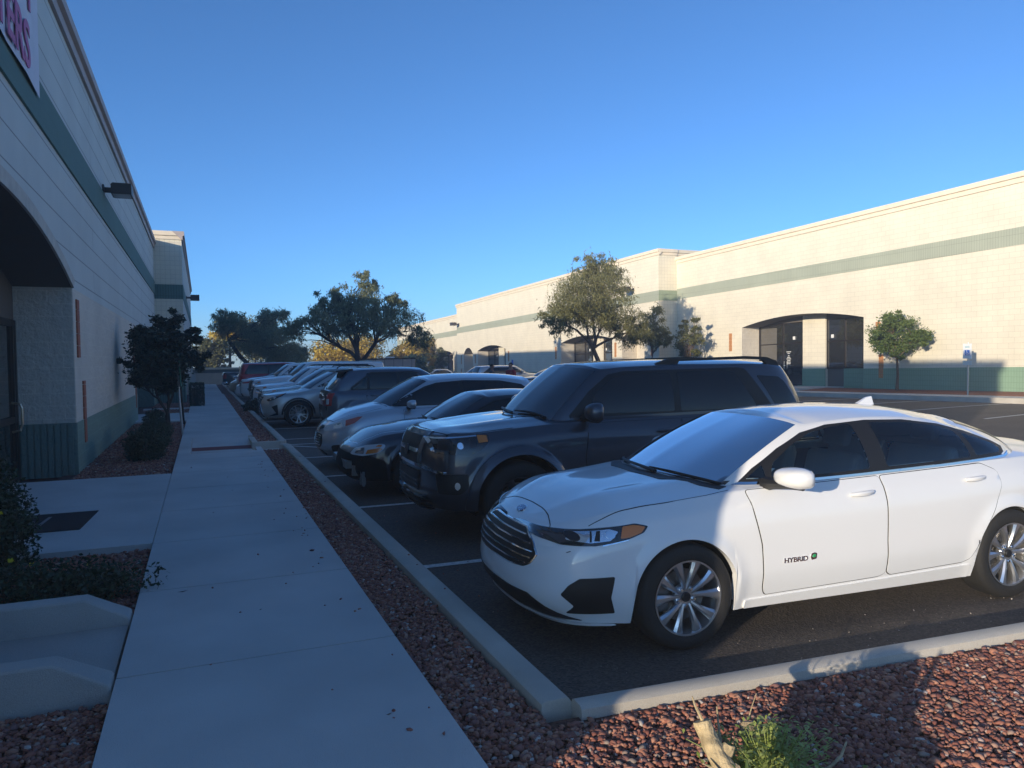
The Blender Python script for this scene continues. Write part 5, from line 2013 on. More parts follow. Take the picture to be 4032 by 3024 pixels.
C.front('grille', [(-.34, .60), (.34, .60), (.42, .50), (.40, .42), (.30, .36), (-.30, .36), (-.40, .42), (-.42, .50)], M_trim, .006, .05)
for z in (.57, .53, .49, .45, .41):
    w = .36 if z > .45 else .33
    C.front('grille_bar', [(-w, z - .007), (w, z - .007), (w, z + .007), (-w, z + .007)], M_chrome, .014, 0, back=0)
C.front('upper_grille', [(-.26, .735), (.26, .735), (.30, .70), (.22, .68), (-.22, .68), (-.30, .70)], M_trim, .006, .01)
C.front('chrome_trim', [(-.22, .68), (.22, .68), (.16, .635), (-.16, .635)], M_chrome, .010, .02)
C.front('emblem', [(.065 * math.cos(t), .712 + .028 * math.sin(t)) for t in np.linspace(0, 2 * PI, 14, endpoint=False)], M_chrome, .016, grid=.03)
C.front('lower_intake', [(-.36, .32), (.36, .32), (.40, .235), (-.40, .235)], M_trim, .006, .02)
C.front('chrome_trim', [(-.38, .26), (-.44, .235), (.44, .235), (.40, .222), (-.40, .222)], M_chrome, .02, 0)
C.side('fog_pocket', [(.17, .42), (.30, .44), (.42, .41), (.40, .33), (.20, .30)], M_trim, .006, .04, grid=.03)
C.side('headlight', [(.09, .68), (.17, .755), (.40, .85), (.66, .915), (.74, .925), (.70, .87), (.52, .77), (.30, .69), (.14, .655)], M_white_l, .010, .015, grid=.03)
C.side('indicator', [(.40, .75), (.42, .845), (.62, .90), (.70, .905), (.55, .80)], M_amber if False else mat('red_orange_lens', (.55, .10, .05), .2, coat=1), .013, .01, grid=.03)
C.side('lamp_reflector', [(.22, .70), (.25, .775), (.36, .81), (.36, .73)], M_lamp_c, .013, .02, grid=.03)
ribbon(C, 'bonnet_gap', [(1.05, -.70), (.7, -.70), (.4, -.60), (.25, -.42), (.2, 0), (.25, .42), (.4, .60), (.7, .70), (1.05, .70)], 'top', .010, .0012, M_gap)
wiper(C, [(-2.4, .0), (-1.6, .03), (-.7, .03)], r=.013)

# ---- generic shapes used further down the row
def suv_spec(L=4.8, W=.94, H=1.72, hood=1.06, cowl=1.16, belt=1.12, nose=.98, wb=(.92, 3.75), R=.36, ws=(1.15, 1.95), tail=(.0, .35), zb=.28, hl=None, rear_in=.06, roof_in=.24, Ra=.42, flare=.02):
    k = []
    for x, y, a in ((0, 0, 0), (.012, .30, 0), (.05, .55, .04), (.14, .74, .12), (.28, .86, .25), (.5, .93, .5), (.95, .97, .8)):
        z = nose + (hood - nose) * a
        k.append((x, y * W, z, z + .02 + .05 * a, .85 + .02 * a))
    for x, y in ((1.35, .99), (1.8, 1.0), (2.6, 1.0)):
        z = hood + (belt - hood) * min(1, (x - .9) / 1.0)
        k.append((x, y * W, z, z + .08, .885))
    for x, y in ((L - 1.15, 1.0), (L - .55, .975), (L - .24, .93), (L - .08, .8), (L - .02, .5), (L, 0)):
        k.append((x, y * W, belt + .02, belt + .05, .885))
    b = .885 * W - .01
    t = W - roof_in
    xf, xt = ws
    xr, xrt = L - .10, L - tail[1]
    z1 = H
    gb = [(xf, 0, cowl), (xf + .03, .38 * W, cowl - .01), (xf + .13, .66 * W, cowl - .03), (xf + .25, .80 * W, belt - .03), (xf + .55, b, belt - .02), (2.6, b + .003, belt - .01), (L - 1.15, b, belt), (L - .5, b - .015, belt), (xr - .12, b - .07, belt), (xr - .04, b - .28, belt), (xr, .25, belt), (xr, 0, belt)]
    gt = [(xt, 0, z1 - .05, z1 - .05), (xt + .02, .36 * t, z1 - .06, z1 - .048), (xt + .06, .80 * t, z1 - .085, z1 - .04), (xt + .13, .93 * t, z1 - .10, z1 - .03), (xt + .35, .98 * t, z1 - .08, z1 - .012), (2.9, t, z1 - .07, z1), (L - 1.15, t, z1 - .07, z1 - .005), (xrt - .25, .985 * t, z1 - .085, z1 - .02), (xrt - .06, .95 * t, z1 - .10, z1 - .035), (xrt - .01, .75 * t, z1 - .08, z1 - .05), (xrt, .25, z1 - .06, z1 - .055), (xrt, 0, z1 - .055, z1 - .055)]
    return dict(zb=zb, nu=80, nr=16, nug=60, track=W - .13, flare=flare, hood_pow=2.8, ridge=.01, keys=k, lev=LEVT, arches=[(wb[0], R, Ra), (wb[1], R, Ra)], gbase=gb, gtop=gt, bulge=.03, roof_pow=2.8,
                screens=[('windscreen', 0, 2.5, .03, .95, M_wglass), ('rear_screen', 11, 8.7, .12, .9, M_cglass)], belt=belt, H=H, L=L, ws=ws, xrt=xrt)


def side_glass(c, x0, x1, split, slope_f=.55, slope_r=.35, post=None):
    """side windows for the generic shapes"""
    s = c.sp
    z0, z1 = s['belt'] + .035, s['H'] - .13
    xf, xt = s['ws']
    a = xf + .42
    b = xt + .22
    poly = [(a - .02, z0 + .02), (b, z1 - .02), (b + .15, z1 + .005), (x1 - slope_r, z1 - .0), (x1, z0 + .06), (x1 - .01, z0), (a, z0)]
    c.side('window_surround', poly, M_trim, .002, .02, cab=True, grid=.09)
    xs_ = [None] + list(split) + [None]
    for i in range(len(split) + 1):
        l = (a + .08, z0 + .03) if i == 0 else (split[i - 1] + .035, z0 + .02)
        lt = (b + .09, z1 - .03) if i == 0 else (split[i - 1] + .035, z1 - .03)
        r_ = (x1 - .05, z0 + .03) if i == len(split) else (split[i] - .035, z0 + .02)
        rt = (x1 - slope_r - .05, z1 - .03) if i == len(split) else (split[i] - .035, z1 - .03)
        c.side('window', [l, lt, rt, r_], M_cglass, .005, .03, cab=True, grid=.09)


def face(c, z0, z1, w=.45, bars=4, surround=M_chrome, hl=(.70, .95), hlx=(.08, .50), barm=M_chrome, amber=True, low=True):
    c.front('grille_surround', [(-w - .04, z1 + .03), (w + .04, z1 + .03), (w, z0 - .03), (-w, z0 - .03)], surround, .012, .02, grid=.08)
    c.front('grille', [(-w, z1), (w, z1), (w - .04, z0), (-w + .04, z0)], M_trim, .018, .02, grid=.08)
    for k in range(bars):
        z = z0 + (z1 - z0) * (k + .5) / bars
        c.front('grille_bar', [(-w + .05, z - .012), (w - .05, z - .012), (w - .05, z + .012), (-w + .05, z + .012)], barm, .026, 0, grid=.08, back=0)
    h0, h1 = hl
    x0, x1 = hlx
    c.side('headlight', [(x0, h1 - .02), (x1, h1 + .03), (x1 + .03, h1 - .02), (x1 - .10, h0 + .02), (x0 + .06, h0)], M_white_l, .010, .02, grid=.05)
    c.side('lamp_reflector', [(x0 + .08, h0 + .04), (x0 + .08, h1 - .05), (x0 + .22, h1 - .05), (x0 + .22, h0 + .04)], M_lamp_c, .013, .02, grid=.05)
    if amber:
        c.side('indicator', [(x1 - .12, h1 - .06), (x1 - .10, h1 + .0), (x1 + .0, h1 + .01), (x1 - .0, h1 - .03)], M_amber, .014, 0, grid=.05)
    if low:
        c.front('lower_intake', [(-.55, .48), (.55, .48), (.50, .34), (-.50, .34)], M_trim, .008, .03, grid=.08)


def std_doors(c, xa, xm, xb, m, z0=None):
    s = c.sp
    z0 = z0 or s['zb'] + .12
    zt = s['belt'] - .02
    ra = s['arches'][1]
    ds = doors(c, [[(xa, zt - .02), (xm - .005, zt), (xm - .005, z0), (xa + .04, z0)], [(xm + .005, zt), (xb, zt + .01), (xb, zt - .16), (xb - .16, z0 + .25), (xb - .22, z0), (xm + .005, z0)]], m)
    c.handle(xm - .22, zt - .12, m, ds[0])
    c.handle(xb - .20, zt - .10, m, ds[1])


# 5: dark blue-grey wagon parked tail-in
P_slate = paint('slate_blue', (.07, .085, .115), .45, .36)
sp5 = suv_spec(L=4.65, W=.93, H=1.72, belt=1.10, nose=.9, tail=(0, .62), ws=(1.2, 2.0))
sp5['gtop'] = [(x, y, z, zc) for x, y, z, zc in sp5['gtop']]
S5 = Car('parked_car', sp5, (2.62 + 4.65 * .91, 18.35, 0), math.radians(180), 'slate blue wagon parked tail to the kerb with a dark rear spoiler', 'car', bodym=P_slate)
S5.wheels(.36, .23, style='five')
side_glass(S5, 0, 4.02, [2.75, 3.55], slope_r=.55)
std_doors(S5, 1.75, 2.75, 3.62, P_slate)
S5.mirror(1.8, 1.18, P_slate, w=.2)
S5.rear('rear_panel', [(-.62, 1.12), (.62, 1.12), (.66, .62), (-.66, .62)], M_trim, .008, .04)
S5.rear('number_plate', [(-.16, .90), (.16, .90), (.16, .75), (-.16, .75)], M_plate, .014, .01)
S5.rear('chrome_trim', [(-.30, 1.05), (.30, 1.05), (.30, 1.02), (-.30, 1.02)], M_chrome, .02, 0)
for s in (1,):
    S5.side('tail_light', [(4.50, .74), (4.50, 1.05), (4.64, 1.07), (4.65, .74)], M_red, .014, .03)
    S5.rear('tail_light', [(.64, .74), (.80, .74), (.80, 1.06), (.68, 1.06)], M_red, .016, .02, sym=True)
    S5.rear('reverse_light', [(.66, .78), (.75, .78), (.75, .92), (.67, .92)], M_white_l, .022, .02, sym=True)
mb = MB()
zt_ = 1.66
mb.prism([(3.90, zt_ + .02), (4.33, zt_ - .02), (4.36, zt_ - .06), (4.20, zt_ - .08), (3.90, zt_ - .04)], -.60, .60, 'y')
sp_ = mb.out('rear_spoiler', M_trim, S5.root)
bv = sp_.modifiers.new('b', 'BEVEL'); bv.width = .015; bv.segments = 2
mb = MB()
mb.tube([(4.52, .1, 1.15), (4.46, -.1, 1.22), (4.42, -.35, 1.28)], .012, 6)
mb.out('wiper', M_trim, S5.root)

# 6: silver crossover with a sharp nose
P_sand = paint('silver_beige', (.50, .48, .45), .55, .30)
CROSS = suv_spec(L=4.8, W=.94, H=1.66, hood=1.0, cowl=1.11, belt=1.10, nose=.92, wb=(1.02, 3.8), R=.37, ws=(1.18, 2.1), tail=(0, .6), zb=.26, Ra=.42)
CROSS['nu'] = 130; CROSS['nr'] = 24; CROSS['flare'] = .02
S6 = Car('parked_car', CROSS, (1.40, 21.15, 0), math.radians(-.5), 'silver crossover with sharp slanted headlight and two-tone alloy wheels', 'car', bodym=P_sand)
S6.wheels(.375, .265, W=.23, style='five_split', m=M_rim)
side_glass(S6, 0, 4.1, [2.75, 3.6], slope_r=.6)
std_doors(S6, 1.72, 2.75, 3.62, P_sand)
S6.mirror(1.86, 1.19, P_sand, w=.22, m2=M_trim)
C = S6
C.front('grille_surround', [(-.50, .90), (.50, .90), (.30, .66), (.58, .28), (-.58, .28), (-.30, .66)], M_chrome, .010, .02)
C.front('grille', [(-.46, .88), (.46, .88), (.26, .66), (.53, .30), (-.53, .30), (-.26, .66)], M_trim, .014, .02)
for z in (.83, .77, .71, .60, .53, .46, .39):
    w = np.interp(z, [.3, .66, .88], [.48, .24, .42])
    C.front('grille_bar', [(-w, z - .008), (w, z - .008), (w, z + .008), (-w, z + .008)], M_chrome if z > .7 else M_lamp_k, .022, 0, grid=.08, back=0)
C.side('headlight', [(.16, .80), (.30, .86), (.60, .955), (.72, .985), (.58, .90), (.34, .80), (.20, .755)], M_lamp_k, .010, .01, grid=.03)
C.side('lamp_reflector', [(.24, .80), (.28, .84), (.42, .885), (.38, .81)], M_lamp_c, .013, .01, grid=.03)
C.side('indicator', [(.42, .885), (.60, .945), (.66, .96), (.52, .90)], M_amber, .013, 0, grid=.03)
C.side('fog_pocket', [(.28, .60), (.44, .66), (.46, .36), (.20, .33), (.40, .42)], M_trim, .008, .01, grid=.03)
C.side('arch_trim', [(1.02 + .425 * math.cos(t), .37 + .425 * math.sin(t)) for t in np.radians(np.arange(0, 181, 9))] + [(1.02 + .475 * math.cos(t), .37 + .475 * math.sin(t)) for t in np.radians(np.arange(180, -1, -9))], M_trim, .010, grid=.05)
C.front('lower_lip', [(-.62, .30), (.62, .30), (.58, .265), (-.58, .265)], M_chrome, .02, .005)
for s in (-1, 1):
    mb = MB()
    mb.tube([(2.7, s * .62, 1.60), (2.8, s * .62, 1.66), (3.9, s * .61, 1.655), (4.0, s * .60, 1.6)], .016, 6)
    mb.out('roof_rail', M_chrome, C.root)

# 7..: the rest of the row
P_olive = paint('pale_green_grey', (.30, .33, .30), .5, .32)
P_wht2 = paint('flat_white', (.72, .73, .74), 0, .35)
P_redc = paint('dark_red', (.42, .02, .03), .25, .32)
P_gold = paint('pale_gold', (.42, .37, .28), .55, .34)
P_blk = paint('black', (.012, .013, .016), .2, .3)
P_beige = paint('champagne', (.40, .37, .31), .5, .34)


def generic(name, sp, y, x, m, label, rev=False, glass=(2.75, 3.6), g_end=None, style='five', fc_=None, rails=None, sr=.45):
    L = sp['L']
    c = Car(name, sp, (x + (L * .91 if rev else 0), y, 0), math.radians(180 if rev else 0), label, 'pickup' if 'pickup' in name else 'car', bodym=m)
    c.wheels(sp['arches'][0][1], .23, style=style, m=M_rim)
    side_glass(c, 0, g_end or L - .55, list(glass), slope_r=sr)
    if fc_:
        face(c, *fc_)
    std_doors(c, sp['ws'][0] + .5, glass[0], glass[-1] + .02 if len(glass) > 1 else glass[0] + .9, m)
    c.mirror(sp['ws'][0] + .62, sp['belt'] + .10, m, w=.2)
    if rails:
        for s in (-1, 1):
            mb = MB()
            zr = sp['H'] - .06
            mb.tube([(2.5, s * .62, zr), (2.6, s * .62, zr + .09), (L - 1.0, s * .61, zr + .09), (L - .85, s * .6, zr)], .018, 6)
            mb.out('roof_rail', M_trim, c.root)
    return c


c7 = generic('parked_car', suv_spec(L=4.7, H=1.70, hood=1.02, nose=.95, tail=(0, .5), ws=(1.25, 2.05)), 23.85, 1.55, P_olive, 'pale grey-green wagon with roof rails just beyond the silver crossover', fc_=(.62, .92, .42, 3, M_chrome, (.72, .95)), rails=True)
c8 = generic('parked_car', suv_spec(L=4.75, H=1.74, hood=1.06, nose=1.0, tail=(0, .45), ws=(1.3, 2.05)), 26.75, 1.5, P_wht2, 'white wagon with a dark grille, second beyond the silver crossover', fc_=(.55, .96, .46, 4, M_trim, (.75, .98)), rails=True)
sp9 = suv_spec(L=5.7, W=.99, H=1.90, hood=1.24, cowl=1.31, belt=1.27, nose=1.16, wb=(.98, 4.45), R=.40, ws=(1.55, 2.15), tail=(0, .25), zb=.38, Ra=.45)
c9 = generic('parked_pickup', sp9, 29.6, 1.60, P_wht2, 'white truck with a tall dark chrome-framed grille and upright windscreen', fc_=(.72, 1.12, .55, 4, M_rimd, (.80, 1.10), (.05, .40), M_trim), glass=(2.85, 3.85), g_end=5.2)
sp10 = suv_spec(L=5.2, W=.98, H=1.84, hood=1.18, cowl=1.26, belt=1.22, nose=1.08, wb=(.95, 4.0), R=.39, ws=(1.4, 2.1), tail=(0, .3), zb=.34, Ra=.43)
c10 = generic('parked_car', sp10, 33.6, 1.45, P_wht2, 'white full-size wagon with slim reddish lamps behind the white truck', fc_=(.80, 1.02, .5, 2, P_wht2, (.92, 1.04), (.05, .48), P_wht2), glass=(2.75, 3.65))
c10.side('indicator', [(.10, .97), (.40, 1.02), (.48, 1.0), (.40, .95), (.12, .93)], M_red, .018, .01, grid=.05)
c10.side('number_decal', [(.30, .62), (.42, .62), (.42, .72), (.30, .72)], M_trim, .006, 0, grid=.05)
# 11: small white saloon with a low roof
SAL = dict(SEDAN)
SAL.update(screens=[('windscreen', 0, 2.55, .02, .955, M_wglass), ('rear_screen', 11, 8.6, .05, .95, M_cglass)], nu=80, nr=16, nug=60, ridge=0)
def saloon(y, x, m, label, rev=False, z=0, group='cars parked in the lot', rz=0):
    c = Car('parked_car', SAL, (x + (4.87 * .91 if rev else 0), y, z), math.radians(180 if rev else 0) + rz, label, 'car', bodym=m, group=group)
    c.wheels(.33, .22, style='five')
    c.side('window_surround', dlo, M_trim, .002, 0, cab=True, grid=.09)
    for p_ in (pane1, pane2, pane3):
        c.side('window', p_, M_cglass, .005, .02, cab=True, grid=.09)
    doors(c, [d1, d2], m)
    c.mirror(1.82, 1.03, m, w=.2, h=.14)
    c.front('grille', [(-.35, .68), (.35, .68), (.40, .52), (-.40, .52)], M_trim, .008, .03, grid=.08)
    c.side('headlight', hl, M_white_l, .008, .012, grid=.05)
    c.side('indicator', [(.55, .686), (.575, .752), (.65, .760), (.715, .748), (.685, .716), (.60, .690)], M_amber, .012, .01, grid=.04)
    c.rear('tail_light', [(.50, .86), (.86, .90), (.88, 1.0), (.55, .97)], M_red, .006, .02, sym=True, grid=.08)
    c.side('tail_light', [(4.45, .88), (4.85, .88), (4.85, 1.0), (4.5, .99)], M_red, .008, .02, grid=.06)
    return c
saloon(36.9, 1.35, P_wht2, 'small white saloon with a low roof in front of the red wagon')
c12 = generic('parked_car', suv_spec(L=5.1, W=1.0, H=1.90, hood=1.18, cowl=1.25, belt=1.22, nose=1.08, wb=(.95, 3.9), R=.39, tail=(0, .30), zb=.36, Ra=.43), 40.3, 1.62, P_redc, 'dark red full-size wagon parked tail to the kerb', rev=True, glass=(2.6, 3.5), g_end=4.75, sr=.25)
c12.side('tail_light', [(4.86, .85), (4.86, 1.14), (5.09, 1.14), (5.09, .85)], M_red, .012, .02)
c12.rear('tail_light', [(.74, .85), (.88, .85), (.88, 1.14), (.76, 1.14)], M_red, .012, .02, sym=True)
c12.rear('chrome_trim', [(-.2, .95), (.2, .95), (.2, .90), (-.2, .90)], M_chrome, .01, 0)
saloon(43.4, 1.30, P_gold, 'pale gold saloon whose front shows beyond the dark red wagon')
sp14 = suv_spec(L=4.9, W=.95, H=1.75, belt=1.15, hood=1.1, nose=1.02)
c14 = generic('parked_car', sp14, 46.6, 1.6, P_blk, 'black wagon near the far end of the row', fc_=(.6, .95, .45, 3, M_chrome, (.72, .95)))


# pickup parked tail-in at the very end
def pickup(y, x, m, label, rev=False):
    L = 5.6
    sp = suv_spec(L=L, W=.98, H=1.86, hood=1.18, cowl=1.26, belt=1.20, nose=1.1, wb=(.98, 4.35), R=.40, ws=(1.45, 2.1), tail=(0, 2.15), zb=.38, Ra=.45)
    sp['gbase'] = [(a if a < 3.4 else 3.45 + (a - 3.4) * .12, b, cc) for a, b, cc in sp['gbase']]
    sp['gtop'] = [(a if a < 3.0 else 3.1 + (a - 3.0) * .3, b, cc, d_) for a, b, cc, d_ in sp['gtop']]
    c = Car('parked_pickup', sp, (x + (L * .91 if rev else 0), y, 0), math.radians(180 if rev else 0), label, 'pickup', bodym=m)
    c.wheels(.40, .24, style='five')
    c.side('window', [(1.98, 1.26), (2.30, 1.68), (2.72, 1.70), (2.74, 1.25)], M_cglass, .005, .03, cab=True, grid=.09)
    c.side('window', [(2.80, 1.25), (2.80, 1.70), (3.25, 1.69), (3.40, 1.26)], M_cglass, .005, .03, cab=True, grid=.09)
    c.top('cargo_bed', [(3.72, -.78), (5.45, -.78), (5.45, .78), (3.72, .78)], M_trim, .004, .03)
    c.rear('tail_light', [(.74, .80), (.86, .80), (.86, 1.12), (.76, 1.12)], M_red, .012, .02, sym=True)
    c.side('tail_light', [(5.35, .82), (5.35, 1.12), (5.58, 1.12), (5.58, .82)], M_red, .012, .02)
    c.rear('bumper', [(-.9, .62), (.9, .62), (.9, .48), (-.9, .48)], M_chrome, .05, .02)
    c.rear('tailgate_badge', [(-.1, .95), (.1, .95), (.1, .90), (-.1, .90)], M_chrome, .012, 0)
    doors(c, [[(1.9, 1.17), (2.76, 1.18), (2.76, .5), (1.95, .5)], [(2.77, 1.18), (3.5, 1.18), (3.5, .5), (2.77, .5)]], m)
    return c
pickup(50.2, 1.15, P_blk, 'black pickup parked tail to the kerb at the far end of the row', rev=True)
saloon(53.2, 1.6, P_silv, 'silver saloon next to the black pickup at the far end of the row')

# ---- across the lot, by the sunlit building
def far_car(kind, x, y, m, label, rz=0, rev=False, **kw):
    z = zg(x + 2, y)
    if kind == 'saloon':
        return saloon(y, x, m, label, rev=rev, z=z, group='cars parked across the lot', rz=rz)
    sp = suv_spec(**kw)
    L = sp['L']
    c = Car('parked_car', sp, (x + (L * .91 if rev else 0), y, z), math.radians(180 if rev else 0) + rz, label, 'car', 'cars parked across the lot', bodym=m)
    c.wheels(sp['arches'][0][1], .22, style='five')
    side_glass(c, 0, L - .5, [2.55, 3.35], slope_r=.45)
    c.side('tail_light', [(L - .25, .82), (L - .22, 1.08), (L - .04, 1.08), (L - .02, .85)], M_red, .012, .02, grid=.06)
    c.rear('tail_light', [(.64, .82), (.82, .82), (.82, 1.08), (.68, 1.08)], M_red, .012, .02, sym=True, grid=.08)
    c.side('headlight', [(.08, .80), (.20, .90), (.55, .93), (.40, .80)], M_white_l, .012, .02, grid=.06)
    std_doors(c, sp['ws'][0] + .5, 2.55, 3.40, m)
    c.mirror(sp['ws'][0] + .62, sp['belt'] + .08, m, w=.18)
    return c
# ---------------------------------------------------------------- gravel stones
def leafmat(name, c1, c2, rough=.6, transl=.25):
    m = bpy.data.materials.new(name)
    m.use_nodes = True
    nt = m.node_tree
    N, L = nt.nodes, nt.links
    b = N['Principled BSDF']
    b.inputs['Roughness'].default_value = rough
    g = N.new('ShaderNodeNewGeometry')
    r = N.new('ShaderNodeValToRGB')
    els = r.color_ramp.elements
    els[0].color = tuple(c1) + (1,)
    els[1].color = tuple(c2) + (1,)
    L.new(g.outputs['Random Per Island'], r.inputs[0])
    L.new(r.outputs[0], b.inputs['Base Color'])
    if transl:
        t = N.new('ShaderNodeBsdfTranslucent')
        L.new(r.outputs[0], t.inputs[0])
        mx = N.new('ShaderNodeMixShader')
        mx.inputs[0].default_value = transl
        L.new(b.outputs[0], mx.inputs[1])
        L.new(t.outputs[0], mx.inputs[2])
        L.new(mx.outputs[0], N['Material Output'].inputs[0])
    return m


M_stone = leafmat('red_brown_gravel', (.16, .055, .045), (.48, .25, .17), .85, 0)
rp = [n for n in M_stone.node_tree.nodes if n.type == 'VALTORGB'][0].color_ramp
for pos, c in ((.3, (.31, .115, .075)), (.5, (.23, .11, .095)), (.7, (.38, .16, .10)), (.88, (.42, .22, .15)), (.96, (.30, .24, .20)), (.985, (.52, .47, .43))):
    e = rp.elements.new(pos)
    e.color = c + (1,)
phi = (1 + 5 ** .5) / 2
ICO = np.array([(-1, phi, 0), (1, phi, 0), (-1, -phi, 0), (1, -phi, 0), (0, -1, phi), (0, 1, phi), (0, -1, -phi), (0, 1, -phi), (phi, 0, -1), (phi, 0, 1), (-phi, 0, -1), (-phi, 0, 1)]) / math.hypot(1, phi)
ICF = np.array([(0, 11, 5), (0, 5, 1), (0, 1, 7), (0, 7, 10), (0, 10, 11), (1, 5, 9), (5, 11, 4), (11, 10, 2), (10, 7, 6), (7, 1, 8), (3, 9, 4), (3, 4, 2), (3, 2, 6), (3, 6, 8), (3, 8, 9), (4, 9, 5), (2, 4, 11), (6, 2, 10), (8, 6, 7), (9, 8, 1)])


def rand_rot(n):
    q = RNG.normal(size=(n, 4))
    q /= np.linalg.norm(q, axis=1)[:, None]
    w, x, y, z = q.T
    return np.stack([np.stack([1 - 2 * (y * y + z * z), 2 * (x * y - z * w), 2 * (x * z + y * w)], 1), np.stack([2 * (x * y + z * w), 1 - 2 * (x * x + z * z), 2 * (y * z - x * w)], 1), np.stack([2 * (x * z - y * w), 2 * (y * z + x * w), 1 - 2 * (x * x + y * y)], 1)], 1)


def stones(name, region, dens, z, size=(.010, .024), cond=None, zs=.012, m=None):
    x0, x1, y0, y1 = region
    n = int((x1 - x0) * (y1 - y0) * dens)
    P = np.stack([RNG.uniform(x0, x1, n), RNG.uniform(y0, y1, n), np.full(n, z) + RNG.uniform(-.004, zs, n)], 1)
    if cond is not None:
        P = P[cond(P)]
        n = len(P)
    s = RNG.uniform(size[0], size[1], n) * (1 + .5 * (RNG.random(n) > .93))
    dim = np.stack([RNG.uniform(.9, 1.5, n), RNG.uniform(.7, 1.05, n), RNG.uniform(.45, .8, n)], 1) * s[:, None]
    V = ICO[None] * RNG.uniform(.60, 1.28, (n, 12, 1)) * dim[:, None, :]
    # mostly lying flat: tilt a little, spin freely
    a = RNG.uniform(0, 2 * PI, n)
    t = RNG.normal(0, .45, n)
    ca, sa, ct, st = np.cos(a), np.sin(a), np.cos(t), np.sin(t)
    x, y, zz = V[..., 0], V[..., 1], V[..., 2]
    y, zz = y * ct[:, None] - zz * st[:, None], y * st[:, None] + zz * ct[:, None]
    x, y = x * ca[:, None] - y * sa[:, None], x * sa[:, None] + y * ca[:, None]
    V = np.stack([x, y, zz], -1) + P[:, None, :]
    F = (ICF[None] + (np.arange(n) * 12)[:, None, None]).reshape(-1, 3)
    return tag(tris_np(name, V.reshape(-1, 3), F, m or M_stone), kind='stuff')


def in_front_bed(P):
    # stay on the near side of the front curb
    s = (P[:, 0] - 1.53) * cA + (P[:, 1] - 3.03) * sA
    t = -(P[:, 0] - 1.53) * sA + (P[:, 1] - 3.03) * cA
    return (t < -.135) | ((P[:, 0] < 1.37) & (P[:, 1] < 3.2))
stones('gravel', (SWR + .02, 7.5, 1.15, 3.1), 4600, .088, (.007, .017), cond=in_front_bed)
stones('gravel', (SWR + .02, 1.36, 3.1, 8.5), 3800, .090, (.008, .017))
stones('gravel', (SWR + .02, 1.36, 8.5, 14.4), 2400, .088, (.010, .019))
stones('gravel', (SWR + .02, 1.36, 15.5, 40), 700, .108, (.014, .026))
stones('gravel', (-3.2, SWL - .02, 2.0, 3.96), 3800, .090, (.008, .018))
stones('gravel', (-2.6, SWL - .02, 5.24, 7.1), 2600, .100, (.009, .019))
stones('gravel', (-1.70, SWL - .02, 11.62, 22.2), 1100, .108, (.012, .022))
stones('gravel', (-1.70, SWL - .02, 25.9, 33), 300, .108, (.02, .034))


stones('stray_gravel', (.70, .965, 2.0, 13.5), 16, .153, (.006, .012), zs=.002)
stones('stray_gravel', (-.41, .70, 2.0, 13.5), 1.6, .153, (.005, .010), zs=.002)
stones('stray_gravel', (1.40, 1.50, 3.2, 14.0), 10, .153, (.006, .011), zs=.002)
stones('stray_gravel', (1.72, 2.1, 3.4, 14.0), 5, .004, (.006, .012), zs=.002)

# ---------------------------------------------------------------- trees and shrubs
M_bark = mat('dark_bark', (.06, .045, .035), .9, var=.3, vscale=20, bump=.8, bscale=40)
M_bark2 = mat('brown_bark', (.13, .085, .055), .9, var=.3, vscale=20, bump=.8, bscale=40)
M_wood = mat('pale_cut_wood', (.46, .36, .21), .9, var=.35, vscale=30, bump=1.0, bscale=35)
M_leaf_mesq = leafmat('mesquite_leaves', (.15, .18, .10), (.34, .36, .19), .6, .5)
M_leaf_mesq2 = leafmat('sunlit_mesquite_leaves', (.17, .17, .06), (.36, .34, .14), .6, .5)  # yellower copy of the mesquite leaves, sunlight put into the colour
M_leaf_dark = leafmat('dark_glossy_leaves', (.012, .028, .022), (.035, .065, .04), .5, .1)
M_leaf_gold = leafmat('golden_leaves', (.48, .36, .05), (.75, .56, .10), .7, .4)
M_leaf_green = leafmat('fresh_green_leaves', (.05, .095, .02), (.15, .20, .045))
M_leaf_sage = leafmat('sage_leaves', (.26, .34, .06), (.50, .56, .20))
M_leaf_hedge = leafmat('hedge_leaves', (.015, .032, .015), (.04, .065, .025), .6, .1)
M_leaf_oliv = leafmat('olive_leaves', (.08, .09, .03), (.19, .19, .07))


def leaves(P, size, ratio=.35, droop=0., jit=.5, curl=0):
    """leaf quads (diamond-ish) at points P (n,3)"""
    n = len(P)
    a = RNG.uniform(0, 2 * PI, n)
    el = RNG.normal(0, .6, n) if not droop else RNG.normal(-droop, .45, n)
    d = np.stack([np.cos(a) * np.cos(el), np.sin(a) * np.cos(el), np.sin(el)], 1)
    r = RNG.normal(size=(n, 3))
    s = np.cross(d, r)
    s /= np.linalg.norm(s, axis=1)[:, None] + 1e-9
    ln = size * RNG.uniform(1 - jit, 1 + jit, n)
    w = ln * ratio
    p0 = P - d * ln[:, None] * .5
    p2 = P + d * ln[:, None] * .5
    mid = P - d * ln[:, None] * .02
    return np.stack([p0, mid + s * w[:, None] * .5, p2, mid - s * w[:, None] * .5], 1)


def clump_pts(c, rad, n, shell=.55):
    v = RNG.normal(size=(n, 3))
    v /= np.linalg.norm(v, axis=1)[:, None]
    r = shell + (1 - shell) * RNG.random(n) ** .7
    r *= 1 + RNG.normal(0, .08, n)
    return np.array(c) + v * r[:, None] * np.array(rad)


